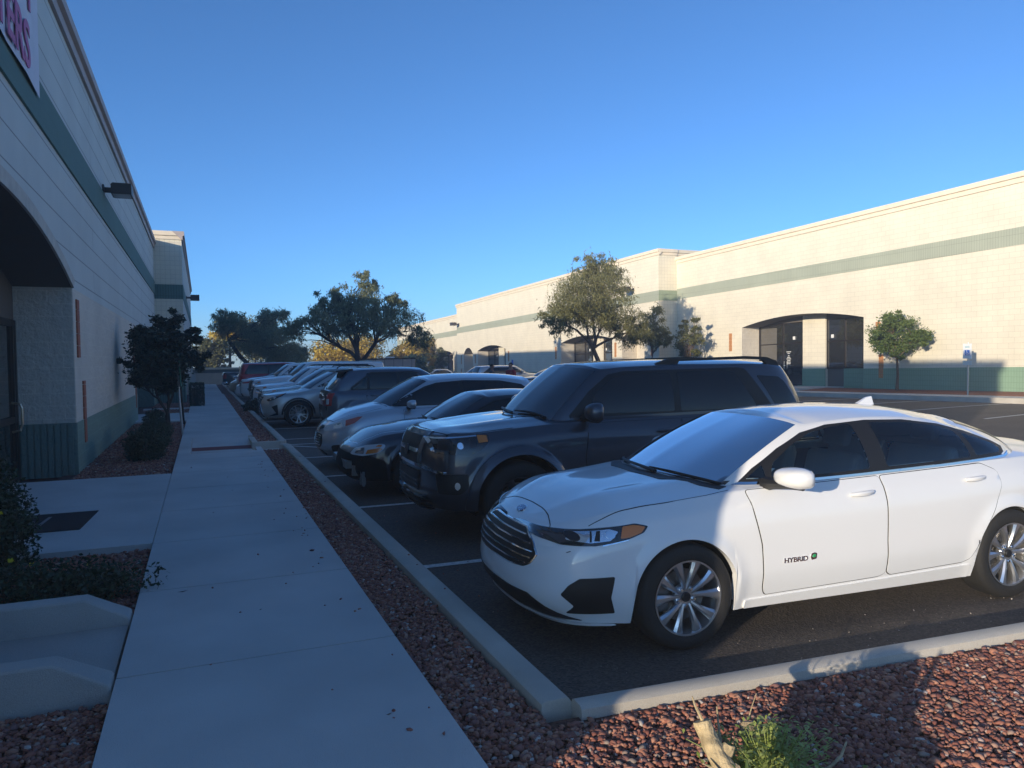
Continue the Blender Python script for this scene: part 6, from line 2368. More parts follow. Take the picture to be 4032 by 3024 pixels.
def limb(mb, b, t, r0, r1, wob, seg=6, steps=6, sag=.08):
    b, t = Vector(b), Vector(t)
    L_ = (t - b).length
    pts = [b]
    off = Vector((0, 0, 0))
    for k in range(1, steps + 1):
        q = k / steps
        p = b.lerp(t, q)
        p.z += math.sin(q * PI) * L_ * sag
        off = off * .6 + Vector((random.uniform(-1, 1), random.uniform(-1, 1), random.uniform(-.6, .6))) * wob * L_ * .5
        pts.append(p + off * (1 if k < steps else 0))
    mb.tube(pts, [r0 + (r1 - r0) * (k / steps) ** .8 for k in range(steps + 1)], seg)
    return pts


def branchy(mb, base, tips, r0, r1=.012, nmain=5, wob=.10):
    """main limbs fork from the trunk; thinner branches leave them towards the tips"""
    tips = [Vector(t) for t in tips]
    b = Vector(base)
    if not tips:
        return
    seeds = random.sample(tips, min(nmain, len(tips)))
    for _ in range(4):
        grp = [[] for _ in seeds]
        for t in tips:
            grp[min(range(len(seeds)), key=lambda i: (seeds[i] - t).length)].append(t)
        seeds = [sum(g, Vector()) / len(g) if g else s_ for g, s_ in zip(grp, seeds)]
    for s_, g in zip(seeds, grp):
        if not g:
            continue
        k = b.lerp(s_, .72)
        pts = limb(mb, b, k, r0, r0 * .5, wob, 8)
        for t in g:
            a = pts[random.choice((3, 4, 5, 6, 6))]
            limb(mb, a, t, r0 * .36, r1 * .6, wob * 1.1, 5, 5)


def tree(name, base, trunk_pts, trunk_r, crowns, leaf_m, nleaf, lsize, label, group=None, bark=None, droop=.0, nlimb=9, ratio=.35, clumps=70, csize=.24, shell=.35, limb_r=.07, cat='tree', lowcut=None, twig=0):
    """base (x,y,z); trunk_pts relative; crowns: list of (centre rel, radii, weight)"""
    root = empty(name, base, 0, label, cat, group)
    mb = MB()
    if trunk_pts:
        n = len(trunk_pts)
        mb.tube(trunk_pts, [trunk_r * (1 - .35 * i / max(1, n - 1)) for i in range(n)], 10)
        top = trunk_pts[-1]
    else:
        top = (0, 0, 0)
    tips = []
    allP = []
    W = sum(c[2] for c in crowns)
    for cc, rad, w in crowns:
        k = max(3, int(clumps * w / W))
        cen = clump_pts(cc, np.array(rad) * .86, k, shell)
        if lowcut is not None:
            cen = cen[cen[:, 2] > lowcut]
        for c in cen:
            s = csize * RNG.uniform(.6, 1.35) * min(rad)
            m_ = int(nleaf * w / W / max(1, len(cen)) * (s / (csize * min(rad))) ** 1.5)
            pts = c + RNG.normal(size=(m_, 3)) * np.array([s, s, s * .7]) * .55
            if twig:   # drooping strings of leaves at the rim of a clump
                kk = int(m_ * twig)
                o = c + RNG.normal(size=(max(1, kk // 8), 3)) * s * .7
                o = np.repeat(o, 8, axis=0)
                dirs = RNG.normal(size=(max(1, kk // 8), 3))
                dirs[:, 2] = -np.abs(dirs[:, 2]) * .8
                dirs /= np.linalg.norm(dirs, axis=1)[:, None]
                dirs = np.repeat(dirs, 8, axis=0)
                tt = np.tile(np.arange(8) / 8, max(1, kk // 8))
                tw = o + dirs * tt[:, None] * s * 1.3
                tw[:, 2] -= tt ** 2 * s * .5
                pts = np.concatenate([pts, tw])
            allP.append(pts)
        tips += [tuple(c) for c in cen[:: max(1, int(len(cen) / (nlimb * w / W * 2 + 1)))]]
    branchy(mb, top, tips, limb_r, .012)
    mb.out('trunk', bark or M_bark, root, smooth=True)
    P = np.concatenate(allP)
    quads_np('crown', leaves(P, lsize, ratio, droop), leaf_m, root)
    return root


def at_px(px, py, y):
    """world point on the plane y = const seen at a pixel of the 4032 px photograph (used to read positions off it)"""
    d = Fv * FPX + R2 * (px - 2016) - U2 * (py - 1512)
    t = y / d.y
    return Vector((d.x * t, y, CAM_H + d.z * t))


# big mesquite in the row, mostly in shade
tree('mesquite_tree', (7.35, 38.0, 0), [(-.05, 0, 0), (0, 0, .9), (.05, 0, 1.6)], .27,
     [((-1.4, 0, 3.75), (2.2, 2.3, .95), 1.0), ((1.3, 0, 3.7), (2.2, 2.3, 1.05), 1.0), ((0.1, 0, 4.75), (1.7, 1.8, 1.0), .8), ((.5, .2, 5.75), (.8, .8, .6), .2), ((-2.9, .2, 3.3), (.9, 1.2, .7), .28), ((3.1, 0, 3.0), (.85, 1, .75), .28), ((-1.4, 0, 4.9), (.9, .9, .6), .22), ((1.9, 0, 4.7), (.8, .9, .6), .2)],
     M_leaf_mesq, 24000, .15, 'large spreading mesquite tree with a forked trunk, tallest in the parking row', 'mesquite trees in the lot', droop=.7, nlimb=34, ratio=.22, clumps=260, csize=.24, shell=.3, twig=.8, limb_r=.12)
# second mesquite further back with the leaning trunk
tree('mesquite_tree', (3.6, 51.5, 0), [(0, 0, .0), (-.5, 0, 1.3), (-1.3, 0, 2.1), (-2.0, 0, 3.2)], .17,
     [((.3, 0, 3.2), (2.5, 2.2, 1.45), 1.4), ((-1.9, 0, 4.2), (1.7, 1.8, .95), .7), ((.9, 0, 4.6), (1.6, 1.6, .8), .5), ((1.7, 0, 2.3), (1.7, 1.6, .9), .4)],
     M_leaf_mesq, 20000, .17, 'mesquite tree with a leaning bare trunk behind the far end of the parked row', 'mesquite trees in the lot', droop=.7, nlimb=24, ratio=.22, clumps=190, csize=.24, shell=.3, twig=.8)
# sunlit mesquite across the lot
tree('mesquite_tree', (16.55, 30.3, zg(16.5, 30)), [(.55, 0, 0), (.60, 0, .7), (.35, 0, 1.5), (.05, 0, 2.15)], .14,
     [((0, 0, 4.35), (2.35, 2.3, 1.55), 1.5), ((.2, 0, 5.7), (1.5, 1.5, .95), .5), ((-1.6, 0, 3.5), (1.2, 1.3, .8), .45), ((1.7, 0, 3.3), (1.3, 1.3, 1.0), .45), ((2.6, 0, 2.9), (.8, .8, .8), .15)],
     M_leaf_mesq2, 26000, .125, 'sunlit olive mesquite tree on a forked slanting trunk in front of the cream building', 'mesquite trees in the lot', bark=M_bark2, droop=.8, nlimb=30, ratio=.22, clumps=260, csize=.22, shell=.3, twig=.9, limb_r=.07)
# dense dark tree in the planter on the left
tree('planter_tree', (-.74, 18.4, .1), [(0, 0, 0), (0, 0, .5)], .07,
     [((-.08, 0, 1.75), (.80, .80, .66), 1.5), ((-.45, 0, 2.2), (.33, .4, .38), .35), ((.10, 0, 2.45), (.33, .35, .38), .3), ((.58, 0, 2.15), (.24, .3, .38), .2), ((-.15, 0, 1.25), (.70, .65, .34), .6), ((.70, 0, 1.65), (.24, .35, .32), .16), ((-.86, 0, 1.65), (.18, .2, .16), .07), ((-.72, 0, 1.22), (.2, .2, .12), .07)],
     M_leaf_dark, 30000, .085, 'dense dark leafy tree in the planter beside the sidewalk', None, droop=.2, nlimb=9, ratio=.45, clumps=170, csize=.30, shell=.3, limb_r=.03)
# small trees along the sunlit wall
tree('wall_tree', (23.75, 20.1, .38), [(0, 0, 0), (0, -.03, .55), (.02, .02, 1.15)], .06,
     [((0, 0, 2.05), (.85, 1.1, .88), 1.3), ((0, .6, 1.75), (.5, .6, .5), .4), ((0, -.95, 1.95), (.4, .45, .38), .3), ((0, .1, 2.7), (.45, .45, .45), .3), ((0, .0, 1.35), (.5, .5, .3), .2)],
     M_leaf_green, 13000, .085, 'round-headed green tree against the sunlit wall right of the arched entrance', 'small trees along the sunlit wall', bark=M_bark2, nlimb=12, ratio=.45, clumps=120, csize=.26, shell=.35, limb_r=.03)
tree('wall_tree', (23.6, 14.3, .40), [(0, 0, 0), (0, 0, 1.2)], .05,
     [((0, 0, 2.1), (.6, .75, .85), 1)], M_leaf_oliv, 5000, .085, 'small tree cut off by the right edge of the view', 'small trees along the sunlit wall', bark=M_bark2, nlimb=8, ratio=.4, clumps=60, csize=.28, limb_r=.03)
for (x, y, h, w, lab) in ((22.9, 31.7, 3.9, 1.0, 'sparse crepe myrtle with bare stems beside the mesquite shadow'), (22.6, 73.5, 3.9, 1.5, 'leafy crepe myrtle near the roof step of the cream building')):
    tree('crepe_myrtle', (x, y, zg(21.9, y) + .15), None, .03,
         [((0, 0, h * .62), (w * .75, w, h * .22), 1), ((0, w * .6, h * .45), (w * .4, w * .4, h * .16), .35), ((0, -w * .5, h * .82), (w * .35, w * .35, h * .15), .3), ((0, w * .3, h * .85), (w * .3, w * .3, h * .12), .2), ((0, -w * .5, h * .45), (w * .35, w * .4, h * .12), .25)],
         M_leaf_oliv, 5200, .11, lab, 'crepe myrtles along the sunlit wall', bark=M_bark2, nlimb=14, ratio=.42, clumps=60, csize=.26, shell=.3, limb_r=.035)
tree('slim_tree', (21.75, 33.3, zg(21.7, 33)), [(0, 0, 0), (0, .1, 1.2), (0, .0, 1.9)], .05, [((0, 0, 3.4), (.9, 1.2, 1.1), 1), ((.3, -.7, 2.6), (.6, .7, .5), .3)], M_leaf_mesq2, 5500, .11, 'slim small tree under the mesquite by the narrow arch', None, bark=M_bark2, nlimb=8, ratio=.35, clumps=40, csize=.25, limb_r=.03, droop=.5, twig=.4)
# golden and green trees beyond the end wall
for (x, y, z, r, h, m_, lab) in (
        (12.2, 76, 3.0, 2.8, 2.1, M_leaf_gold, 'golden autumn tree beyond the end wall, left of the forked trunk'),
        (15.6, 77, 3.2, 2.8, 2.4, M_leaf_gold, 'golden tree beyond the end wall just left of the trunk of the big mesquite'),
        (20.0, 78, 2.6, 2.2, 1.8, M_leaf_gold, 'yellow tree between the mesquite trunk and the cream building'),
        (23.0, 82, 3.2, 2.4, 2.1, M_leaf_gold, 'yellow-green tree at the far corner of the cream building'),
        (.6, 72, 3.2, 2.1, 1.8, M_leaf_oliv, 'olive tree behind the end wall close to the sidewalk'),
        (2.4, 74, 5.0, 2.2, 1.6, M_leaf_gold, 'golden treetop behind the dark planter tree'),
        (7.0, 66.5, 2.3, 2.3, 1.5, M_leaf_mesq, 'dark shrubby tree behind the end wall'),
        (17.6, 66, 1.9, 2.0, 1.1, M_leaf_mesq, 'low dark tree behind the right end of the wall'),
        (5.0, 80, 4.6, 3.0, 2.6, M_leaf_oliv, 'tall olive tree far behind the leaning mesquite')):
    tree('background_tree', (x, y, -.6), [(0, 0, 0), (0, 0, z - .8)], .16, [((0, 0, z), (r, r * .8, h), 1), ((r * .4, 0, z - h * .5), (r * .7, r * .6, h * .5), .4)], m_, 9000, .24, lab, 'trees beyond the end wall', nlimb=8, ratio=.5, clumps=80, csize=.26, shell=.25, limb_r=.06)


def shrub(name, c, rad, n, ls, m, label, group=None, ratio=.4, box=False, cat='shrub', droop=0, stems=8, sh=.5, top=None):
    root = empty(name, (c[0], c[1], c[2]), 0, label, cat, group)
    if box:
        P = RNG.uniform(-1, 1, (n, 3))
        ax = RNG.integers(0, 3, n)
        P[np.arange(n), ax] = np.sign(P[np.arange(n), ax]) * RNG.uniform(.88, 1.05, n)
        P = P * np.array(rad)
        P[:, 2] += rad[2]
    else:
        v = RNG.normal(size=(n, 3))
        v /= np.linalg.norm(v, axis=1)[:, None]
        lump = 1 + .16 * np.sin(v[:, 0] * 5 + 1) * np.cos(v[:, 1] * 6) + .10 * np.sin(v[:, 2] * 9 + v[:, 0] * 7)
        P = v * (sh + (1 - sh) * RNG.random(n) ** .6)[:, None] * lump[:, None] * np.array(rad)
        P[:, 2] = np.abs(P[:, 2] + rad[2] * .75)
    quads_np('foliage', leaves(P, ls, ratio, droop), m, root)
    mb = MB()
    for k in range(stems):
        a = 2 * PI * k / stems
        mb.tube([(0, 0, .0), (math.cos(a) * rad[0] * .4, math.sin(a) * rad[1] * .4, rad[2] * .8), (math.cos(a) * rad[0] * .75, math.sin(a) * rad[1] * .75, rad[2] * 1.4)], [.012, .008, .004], 5)
    mb.out('stems', M_bark, root)
    return root


shrub('clipped_hedge', (-.20, 30.4, .12), (.24, .75, .42), 5200, .055, M_leaf_hedge, 'dark clipped square hedge at the bend of the sidewalk', ratio=.5, box=True, cat='hedge')
shrub('clipped_hedge', (-.20, 30.4, .12), (.20, .70, .38), 10, .05, M_leaf_hedge, 'x') if False else None
shrub('low_shrub', (-.90, 13.9, .10), (.33, .6, .32), 6500, .045, M_leaf_hedge, 'low rounded dark shrub at the near end of the planter', 'low shrubs in the planter')
shrub('low_shrub', (-.86, 16.0, .10), (.30, .75, .33), 6500, .05, M_leaf_hedge, 'taller feathery dark shrub under the planter tree', 'low shrubs in the planter', droop=-.6, ratio=.2)
shrub('low_shrub', (-1.1, 20.6, .10), (.28, .5, .28), 2500, .05, M_leaf_hedge, 'small shrub behind the planter tree by the second entrance', 'low shrubs in the planter')
shrub('round_shrub', (1.62, 25.9, .05), (.42, .42, .26), 4200, .055, M_leaf_hedge, 'round dark shrub between the white wagon and the kerb')
shrub('low_hedge', (10.5, 62.6, -.2), (6.0, .5, .75), 9000, .20, M_leaf_hedge, 'dark hedge along the end wall behind the mesquite trees', ratio=.5, box=True, cat='hedge')
# green mounds seen under the small far arches
shrub('round_shrub', (23.9, 68.5, zg(21.9, 68) + .1), (.5, .9, .35), 2200, .10, M_leaf_hedge, 'dark round shrub at the foot of the narrow arch in the cream building')

# yellow-flowered lantana at the lower left
LT = empty('lantana_bush', (-1.25, 5.95, .1), 0, 'spreading dark green bush with small yellow flowers behind the low drain wall', 'shrub')
P = []
for c, r, n in (((-.05, -.25, .14), (.95, .34, .17), 8500), ((-.30, .70, .36), (.34, .50, .42), 12000), ((-.42, .95, .60), (.30, .35, .40), 7000), ((.46, -.10, .06), (.30, .40, .09), 2400)):
    v = RNG.normal(size=(n, 3))
    v /= np.linalg.norm(v, axis=1)[:, None]
    q = v * (.45 + .6 * RNG.random(n))[:, None] * np.array(r) * (1 + .15 * np.sin(v[:, [0]] * 9) * np.cos(v[:, [1]] * 7)) + np.array(c)
    P.append(q[q[:, 2] > .0])
P = np.concatenate(P)
quads_np('foliage', leaves(P, .034, .55), leafmat('lantana_leaves', (.012, .03, .016), (.035, .07, .03), .6, .1), LT)
mb = MB()
fl = [(-.37, -.32, .30), (-.33, -.30, .31), (-.38, -.42, .27), (-.40, -.47, .22), (-.27, -.46, .21), (-.16, -.20, .29), (.06, -.16, .27), (.04, -.05, .24), (.17, -.12, .22), (.45, .22, .10), (-.30, .25, .62), (-.10, .35, .50), (-.95, -.42, .33), (-.80, -.30, .38), (-.38, .50, .68), (-.1, .25, .35), (-.47, .02, .52)]
for f in fl:
    for k in range(6):
        a = k * 1.05
        cx, cy_f, cz = f[0] + .010 * math.cos(a), f[1] - .04 + .010 * math.sin(a), f[2] + .05 + .010 * (k % 2)
        mb.add([(cx - .011, cy_f, cz), (cx, cy_f - .011, cz + .003), (cx + .011, cy_f, cz), (cx, cy_f + .009, cz + .010)], [(0, 1, 2, 3)])
mb.out('flowers', mat('yellow_petals', (.72, .58, .03), .6), LT)

# stump with sprouting sage in the front bed
SG = empty('sage_plant', (1.88, 2.12, .09), 0, 'bright green leafy plant sprouting at the foot of the cut stump', 'plant')
n = 0
Q = []
mbs = MB()
for k in range(330):
    a, r = random.uniform(0, 2 * PI), abs(random.gauss(0, .085))
    h = random.uniform(.07, .25) * (1 - r * 2.2)
    tip = Vector((math.cos(a) * r * 1.7, math.sin(a) * r * 1.35, max(.03, h)))
    mbs.tube([(math.cos(a) * r * .5, math.sin(a) * r * .5, 0), tuple(tip * .6 + Vector((0, 0, .02))), tuple(tip)], [.0022, .0018, .001], 4, cap=False)
    for j in range(11):
        q = .35 + .68 * j / 10
        p = tip * q + Vector((0, 0, .012))
        aa = a + j * 2.4 + random.uniform(-.3, .3)
        el = random.uniform(-.2, .7)
        d = Vector((math.cos(aa) * math.cos(el), math.sin(aa) * math.cos(el), math.sin(el)))
        s = d.cross(Vector((0, 0, 1))).normalized()
        up = s.cross(d)
        L_ = random.uniform(.017, .031) * (1.25 - .4 * q)
        w = L_ * .27
        b0, m1, t1 = p, p + d * L_ * .55 + up * L_ * .10, p + d * L_ - up * L_ * .05
        Q.append([b0, m1 + s * w, t1, m1 - s * w])
SG.scale = (1.08, 1.08, 1.15)
quads_np('foliage', np.array([[tuple(v) for v in q] for q in Q]), M_leaf_sage, SG)
mbs.out('stems', M_leaf_sage, SG)
ST = empty('cut_stump', (1.68, 2.12, .06), 0, 'pale sawn stump with knobbly stubs in the gravel bed', 'stump')
mb = MB()
mb.tube([(.06, -.16, -.02), (.03, -.10, .06), (.0, -.03, .14), (-.012, .03, .20), (-.018, .07, .255), (-.02, .085, .285)], [.040, .036, .033, .030, .028, .029], 14)
mb.tube([(.0, -.02, .10), (-.008, -.028, .155), (-.012, -.032, .175)], [.034, .036, .036], 14)
mb.tube([(.02, -.11, .03), (.045, -.125, .08), (.05, -.13, .095)], [.022, .024, .023], 10)
mb.tube([(.0, .02, .19), (.024, .02, .215), (.030, .022, .225)], [.02, .02, .018], 10)
o = mb.out('trunk', M_wood, ST, smooth=True, sharp=50)
sd = o.modifiers.new('s', 'SUBSURF'); sd.levels = 2; sd.render_levels = 2; sd.subdivision_type = 'SIMPLE'
tx = bpy.data.textures.new('bark_bumps', 'CLOUDS'); tx.noise_scale = .03
dm = o.modifiers.new('d', 'DISPLACE'); dm.texture = tx; dm.strength = .014; dm.mid_level = .5
mb = MB()
for pts in ([(-.02, .08, .28), (-.035, .10, .33), (-.04, .11, .36)], [(-.01, -.03, .16), (-.06, -.02, .19), (-.09, -.01, .21)], [(.02, -.08, .10), (-.02, -.12, .13), (-.03, -.14, .19)], [(.06, .02, .05), (.10, .06, .14), (.17, .10, .20), (.23, .11, .20)], [(.03, .06, .18), (.05, .10, .25), (.06, .12, .30)]):
    mb.tube(pts, [.006, .004, .002] + [.002] * (len(pts) - 3), 6)
mb.out('twigs', M_wood, ST)
ST.scale = (1.2, 1.2, 1.1)
ST2 = empty('cut_stake', (1.90, 2.24, .06), 0, 'flat-topped grey-brown stake behind the green plant', 'stump')
mb = MB()
mb.tube([(-.03, -.05, -.02), (-.015, -.02, .08), (.0, .02, .18), (.008, .04, .235)], [.026, .027, .028, .028], 9)
o = mb.out('trunk', mat('weathered_wood', (.30, .24, .16), .9, var=.35, vscale=40, bump=1, bscale=50), ST2)
mb = MB()
mb.tube([(.02, .05, .10), (.05, .09, .20), (.09, .11, .25), (.12, .12, .29)], [.003, .003, .002, .0015], 5)
mb.out('twigs', M_wood, ST2)
mb = MB()
mb.tube([(2.06, 2.10, .13), (2.16, 2.11, .15), (2.24, 2.14, .155), (2.32, 2.19, .17)], [.007, .006, .006, .004], 7)
tag(mb.out('fallen_twig', M_wood), 'pale bare twig lying across the gravel by the green plant', 'twig')
# a spiky shrub just below the frame: it casts the shadow that crosses the gravel and the curb
shb = shrub('spiky_shrub', (1.26, 1.45, .08), (.19, .18, .21), 9000, .07, M_leaf_green, 'spiky shrub in the front bed just below the frame', sh=.2)
P = clump_pts((-.05, .10, .40), (.11, .11, .10), 2600, .1)
quads_np('foliage', leaves(P, .06, .4), M_leaf_green, shb)
mb = MB()
for a, l in ((.2, .40), (1.2, .44), (2.2, .42), (3.1, .42), (4.3, .40), (5.3, .42), (.8, .46)):
    d = Vector((math.cos(a) * .35 - .05, math.sin(a) * .35 + .12, 1)).normalized()
    p = [Vector((0, 0, .1)) + d * l * t for t in (0, .4, .75, 1)]
    mb.tube(p, [.02, .03, .02, .003], 6)
mb.out('spikes', M_leaf_green, shb)
# ---------------------------------------------------------------- signs, far cars, people, trailer
M_post = mat('galvanised_post', (.42, .43, .43), .45, metal=.6)
M_signw = mat('sign_white', (.74, .76, .76), .5)
M_signb = mat('sign_blue', (.02, .12, .50), .4)
M_signg = mat('sign_green', (.05, .22, .16), .5)


def sign_person(mb, P, c, s):
    """seated wheelchair figure from small flat pieces; P(u, v) places on the panel"""
    def disc(u, v, r, r2=0, a0=0, a1=360, n=14):
        t = np.radians(np.linspace(a0, a1, n))
        o = [(u + r * math.cos(x), v + r * math.sin(x)) for x in t]
        if r2:
            i = [(u + r2 * math.cos(x), v + r2 * math.sin(x)) for x in t]
            for k in range(n - 1):
                mb.add([P(*o[k]), P(*o[k + 1]), P(*i[k + 1]), P(*i[k])], [(0, 1, 2, 3)])
        else:
            mb.add([P(*q) for q in o[:-1]], [tuple(range(n - 1))])
    disc(-.08 * s, .34 * s, .08 * s)
    disc(.02 * s, -.12 * s, .27 * s, .20 * s, 150, 370)
    for a, b in (((-.08, .24), (-.04, -.06)), ((-.06, .12), (.14, .12)), ((-.04, -.04), (.18, -.04)), ((.18, -.04), (.28, -.32)), ((.28, -.32), (.37, -.29))):
        a, b = Vector(a) * s, Vector(b) * s
        n = Vector((-(b - a).y, (b - a).x)).normalized() * .035 * s
        mb.add([P(*(a + n)), P(*(b + n)), P(*(b - n)), P(*(a - n))], [(0, 1, 2, 3)])


# accessible-parking sign by the sunlit wall
AX, AY, AZ = 23.1, 16.85, .35
AS = empty('parking_sign', (AX, AY, AZ), 0, 'blue and white accessible parking sign on a thin post before the sunlit wall', 'sign')
mb = MB(); mb.tube([(0, 0, 0), (0, 0, 1.72)], .028, 8); mb.out('post', M_post, AS)
mb = MB(); mb.box(-.045, -.032, -.15, .15, 1.19, 1.68); pn = mb.out('panel', M_signw, AS)
mb = MB(); mb.box(-.045, -.032, -.155, .155, .98, 1.12); mb.out('lower_panel', mat('sign_pale', (.55, .62, .60), .5), AS)
mb = MB(); mb.box(-.052, -.0455, -.085, .085, 1.30, 1.47); bl = mb.out('blue_panel', M_signb, AS)
mb = MB(); sign_person(mb, lambda u, v: (-.0535, -u, 1.385 + v), 0, .18); mb.out('wheelchair_symbol', M_signw, AS)
mb = MB()
for z in (1.55, 1.585):
    mb.box(-.0475, -.0455, -.08, .08, z, z + .012)
mb.out('sign_lettering', mat('sign_teal', (.05, .35, .45), .5), AS)
# the same kind of sign seen in the distance, and two seen edge-on by the left planter
A2 = empty('parking_sign', (23.0, 55.3, zg(21.9, 55) + .15), 0, 'small distant parking sign on a post in the shadow on the cream wall', 'sign')
mb = MB(); mb.tube([(0, 0, 0), (0, 0, 1.9)], .03, 6); mb.out('post', M_post, A2)
mb = MB(); mb.box(-.05, -.035, -.17, .17, 1.35, 1.9); mb.out('panel', M_signb, A2)
for (x, y, h, tilt, lab, mm) in ((-.46, 18.1, 1.72, .0, 'grey post with a narrow green-edged sign seen edge-on beside the planter tree', M_post), (-.50, 21.3, 1.55, .0, 'dark thinner post standing behind the grey signpost', M_frame)):
    r_ = empty('parking_sign', (x, y, .1), 0, lab, 'sign', 'signposts by the planter')
    mb = MB(); mb.tube([(.03, 0, 0), (-.015, 0, .75)], .026, 8); mb.tube([(-.015, 0, .74), (-.055, 0, h)], .022, 8); mb.out('post', mm, r_)
    mb = MB()
    mb.add([(-.045, -.16, h - .62), (-.045, .16, h - .62), (-.075, .16, h - .04), (-.075, -.16, h - .04), (-.03, -.16, h - .62), (-.03, .16, h - .62), (-.058, .16, h - .04), (-.058, -.16, h - .04)],
           [(0, 1, 2, 3), (7, 6, 5, 4), (0, 4, 5, 1), (2, 6, 7, 3), (0, 3, 7, 4), (1, 5, 6, 2)])
    for v in range(len(mb.v)):
        x_, y_, z_ = mb.v[v]
        mb.v[v] = (x_ + .06, y_, z_)
    mb.out('panel', M_signg, r_)

# door mat with its stripe, and a cover plate
mb = MB(); mb.prism([(-1.98, 8.02), (-1.10, 8.02), (-1.05, 8.96), (-1.98, 8.97)], .1525, .160)
MT = mb.out('door_mat', mat('black_mat', (.018, .018, .022), .95, bump=.5, bscale=200))
tag(MT, 'black rubber door mat with pale marks on the entrance walk', 'mat')
mb = MB()
def stroke(a, b, w=.02, z=.1615):
    a, b = Vector(a), Vector(b)
    n = Vector((-(b - a).y, (b - a).x)).normalized() * w / 2
    mb.add([(a.x + n.x, a.y + n.y, z), (b.x + n.x, b.y + n.y, z), (b.x - n.x, b.y - n.y, z), (a.x - n.x, a.y - n.y, z)], [(0, 1, 2, 3)])
stroke((-1.50, 8.14), (-1.46, 8.78), .035)
stroke((-1.66, 8.35), (-1.58, 8.60)); stroke((-1.58, 8.60), (-1.54, 8.40)); stroke((-1.64, 8.42), (-1.55, 8.46))
stroke((-1.86, 8.3), (-1.84, 8.62)); stroke((-1.84, 8.62), (-1.74, 8.58)); stroke((-1.86, 8.3), (-1.74, 8.34))
mb.out('mat_lettering', mat('mat_mark', (.20, .20, .21), .9), MT)
mb = MB()
for x, y, s in ((-.16, 5.52, .035), (.72, 3.2, .014), (-.05, 2.9, .010), (.30, 4.9, .008)):
    mb.add([(x - s, y, .1515), (x + s * .8, y + s * .3, .1515), (x + s, y - s * .2, .158), (x, y - s * .4, .1515)], [(0, 1, 2), (0, 2, 3)])
tag(mb.out('dead_leaves', M_bark), 'few dry leaf scraps lying on the sidewalk', 'leaf')
# loose pale chips on the asphalt near the kerb
Vc = np.stack([RNG.uniform(1.9, 6.5, 260), RNG.uniform(2.75, 3.6, 260), np.full(260, .004)], 1)
keep = ((-(Vc[:, 0] - 1.53) * sA + (Vc[:, 1] - 3.03) * cA) > .06)
tag(quads_np('grit', leaves(Vc[keep] + np.array([0, 0, .004]), .010, .7), mat('pale_chips', (.35, .31, .27), .9)), kind='stuff')

# cars across the lot
far_car('suv', 17.6, 66.0, P_wht2, 'white hatchback with its tail light towards the cream building', L=4.3, H=1.58, belt=1.08, nose=.9, hood=.98, cowl=1.06, wb=(.85, 3.45), tail=(0, .75), ws=(1.15, 2.0))
far_car('suv', 12.7, 62.0, P_wht2, 'white hatchback half hidden behind the trailer', L=4.2, H=1.58, belt=1.08, nose=.9, hood=.98, cowl=1.06, wb=(.85, 3.4), tail=(0, .75), ws=(1.15, 2.0))
far_car('suv', 17.6, 54.0, P_beige, 'champagne wagon between the far arch and the two people', rev=False, L=4.9, H=1.74, belt=1.12, nose=.95, tail=(0, .3))
far_car('suv', 15.4, 43.5, P_silv, 'silver wagon side-on behind the man in red', L=5.0, H=1.66, belt=1.12, nose=.98, rev=True)
far_car('saloon', 14.0, 33.5, P_blk, 'dark saloon whose roof shows above the charcoal wagon bonnet')
far_car('saloon', 9.8, 15.2 + 12, P_wht2, 'x') if False else None
far_car('suv', 11.0, 15.2, P_wht2, 'pale wagon with a red tail light behind the charcoal wagon', L=4.5, H=1.64, belt=1.05, nose=.9, rev=False, tail=(0, .5)) if False else None
far_car('suv', 8.0, 66, P_gold, 'pale car under the mesquite at the end of the lot', L=4.4, H=1.5, belt=1.0, nose=.85, hood=.95, cowl=1.02) if False else None

# trailer: ribbed grey box on wheels
TR = empty('cargo_trailer', (11.55, 48.0, zg(11.5, 48)), 0, 'grey enclosed cargo trailer with a dark roof rail standing in the lot', 'trailer')
M_tr = mat('trailer_grey', (.36, .33, .31), .5, var=.08, vscale=2)
mb = MB(); mb.box(-1.45, 1.45, 0, 3.6, .38, 1.92); bx = mb.out('body', M_tr, TR)
bv = bx.modifiers.new('b', 'BEVEL'); bv.width = .06; bv.segments = 3
mb = MB(); mb.box(-1.47, 1.47, -.02, 3.62, 1.86, 1.94); mb.out('roof_rail', M_trim, TR)
mb = MB(); mb.box(-.25, .25, .8, 1.3, 1.94, 2.04); mb.out('roof_vent', M_signw, TR)
mb = MB()
for k in range(5):
    x = -1.2 + k * .6
    mb.box(x - .01, x + .01, -.012, 0, .40, 1.85)
mb.out('panel_seam', M_trim, TR)
for sx in (-1.32, 1.32):
    mb = MB(); mb.lathe([(.02, -.1), (.30, -.1), (.33, -.06), (.33, .06), (.30, .1), (.02, .1)], 20, axis='x', c=(0, 1.8, .33))
    w = mb.out('wheel', M_tyre, TR, smooth=True); w.location = (sx, 0, 0)
mb = MB(); mb.tube([(-1.0, .1, .42), (0, -1.0, .42)], .05, 6); mb.tube([(1.0, .1, .42), (0, -1.0, .42)], .05, 6); mb.out('tow_frame', M_trim, TR)


# ---- two people standing in the lot, seen from the chest up over the parked cars
M_skin = mat('skin_brown', (.23, .12, .08), .6)
M_skin2 = mat('skin_tan', (.34, .19, .13), .6)
M_hair = mat('dark_hair', (.02, .015, .012), .8)


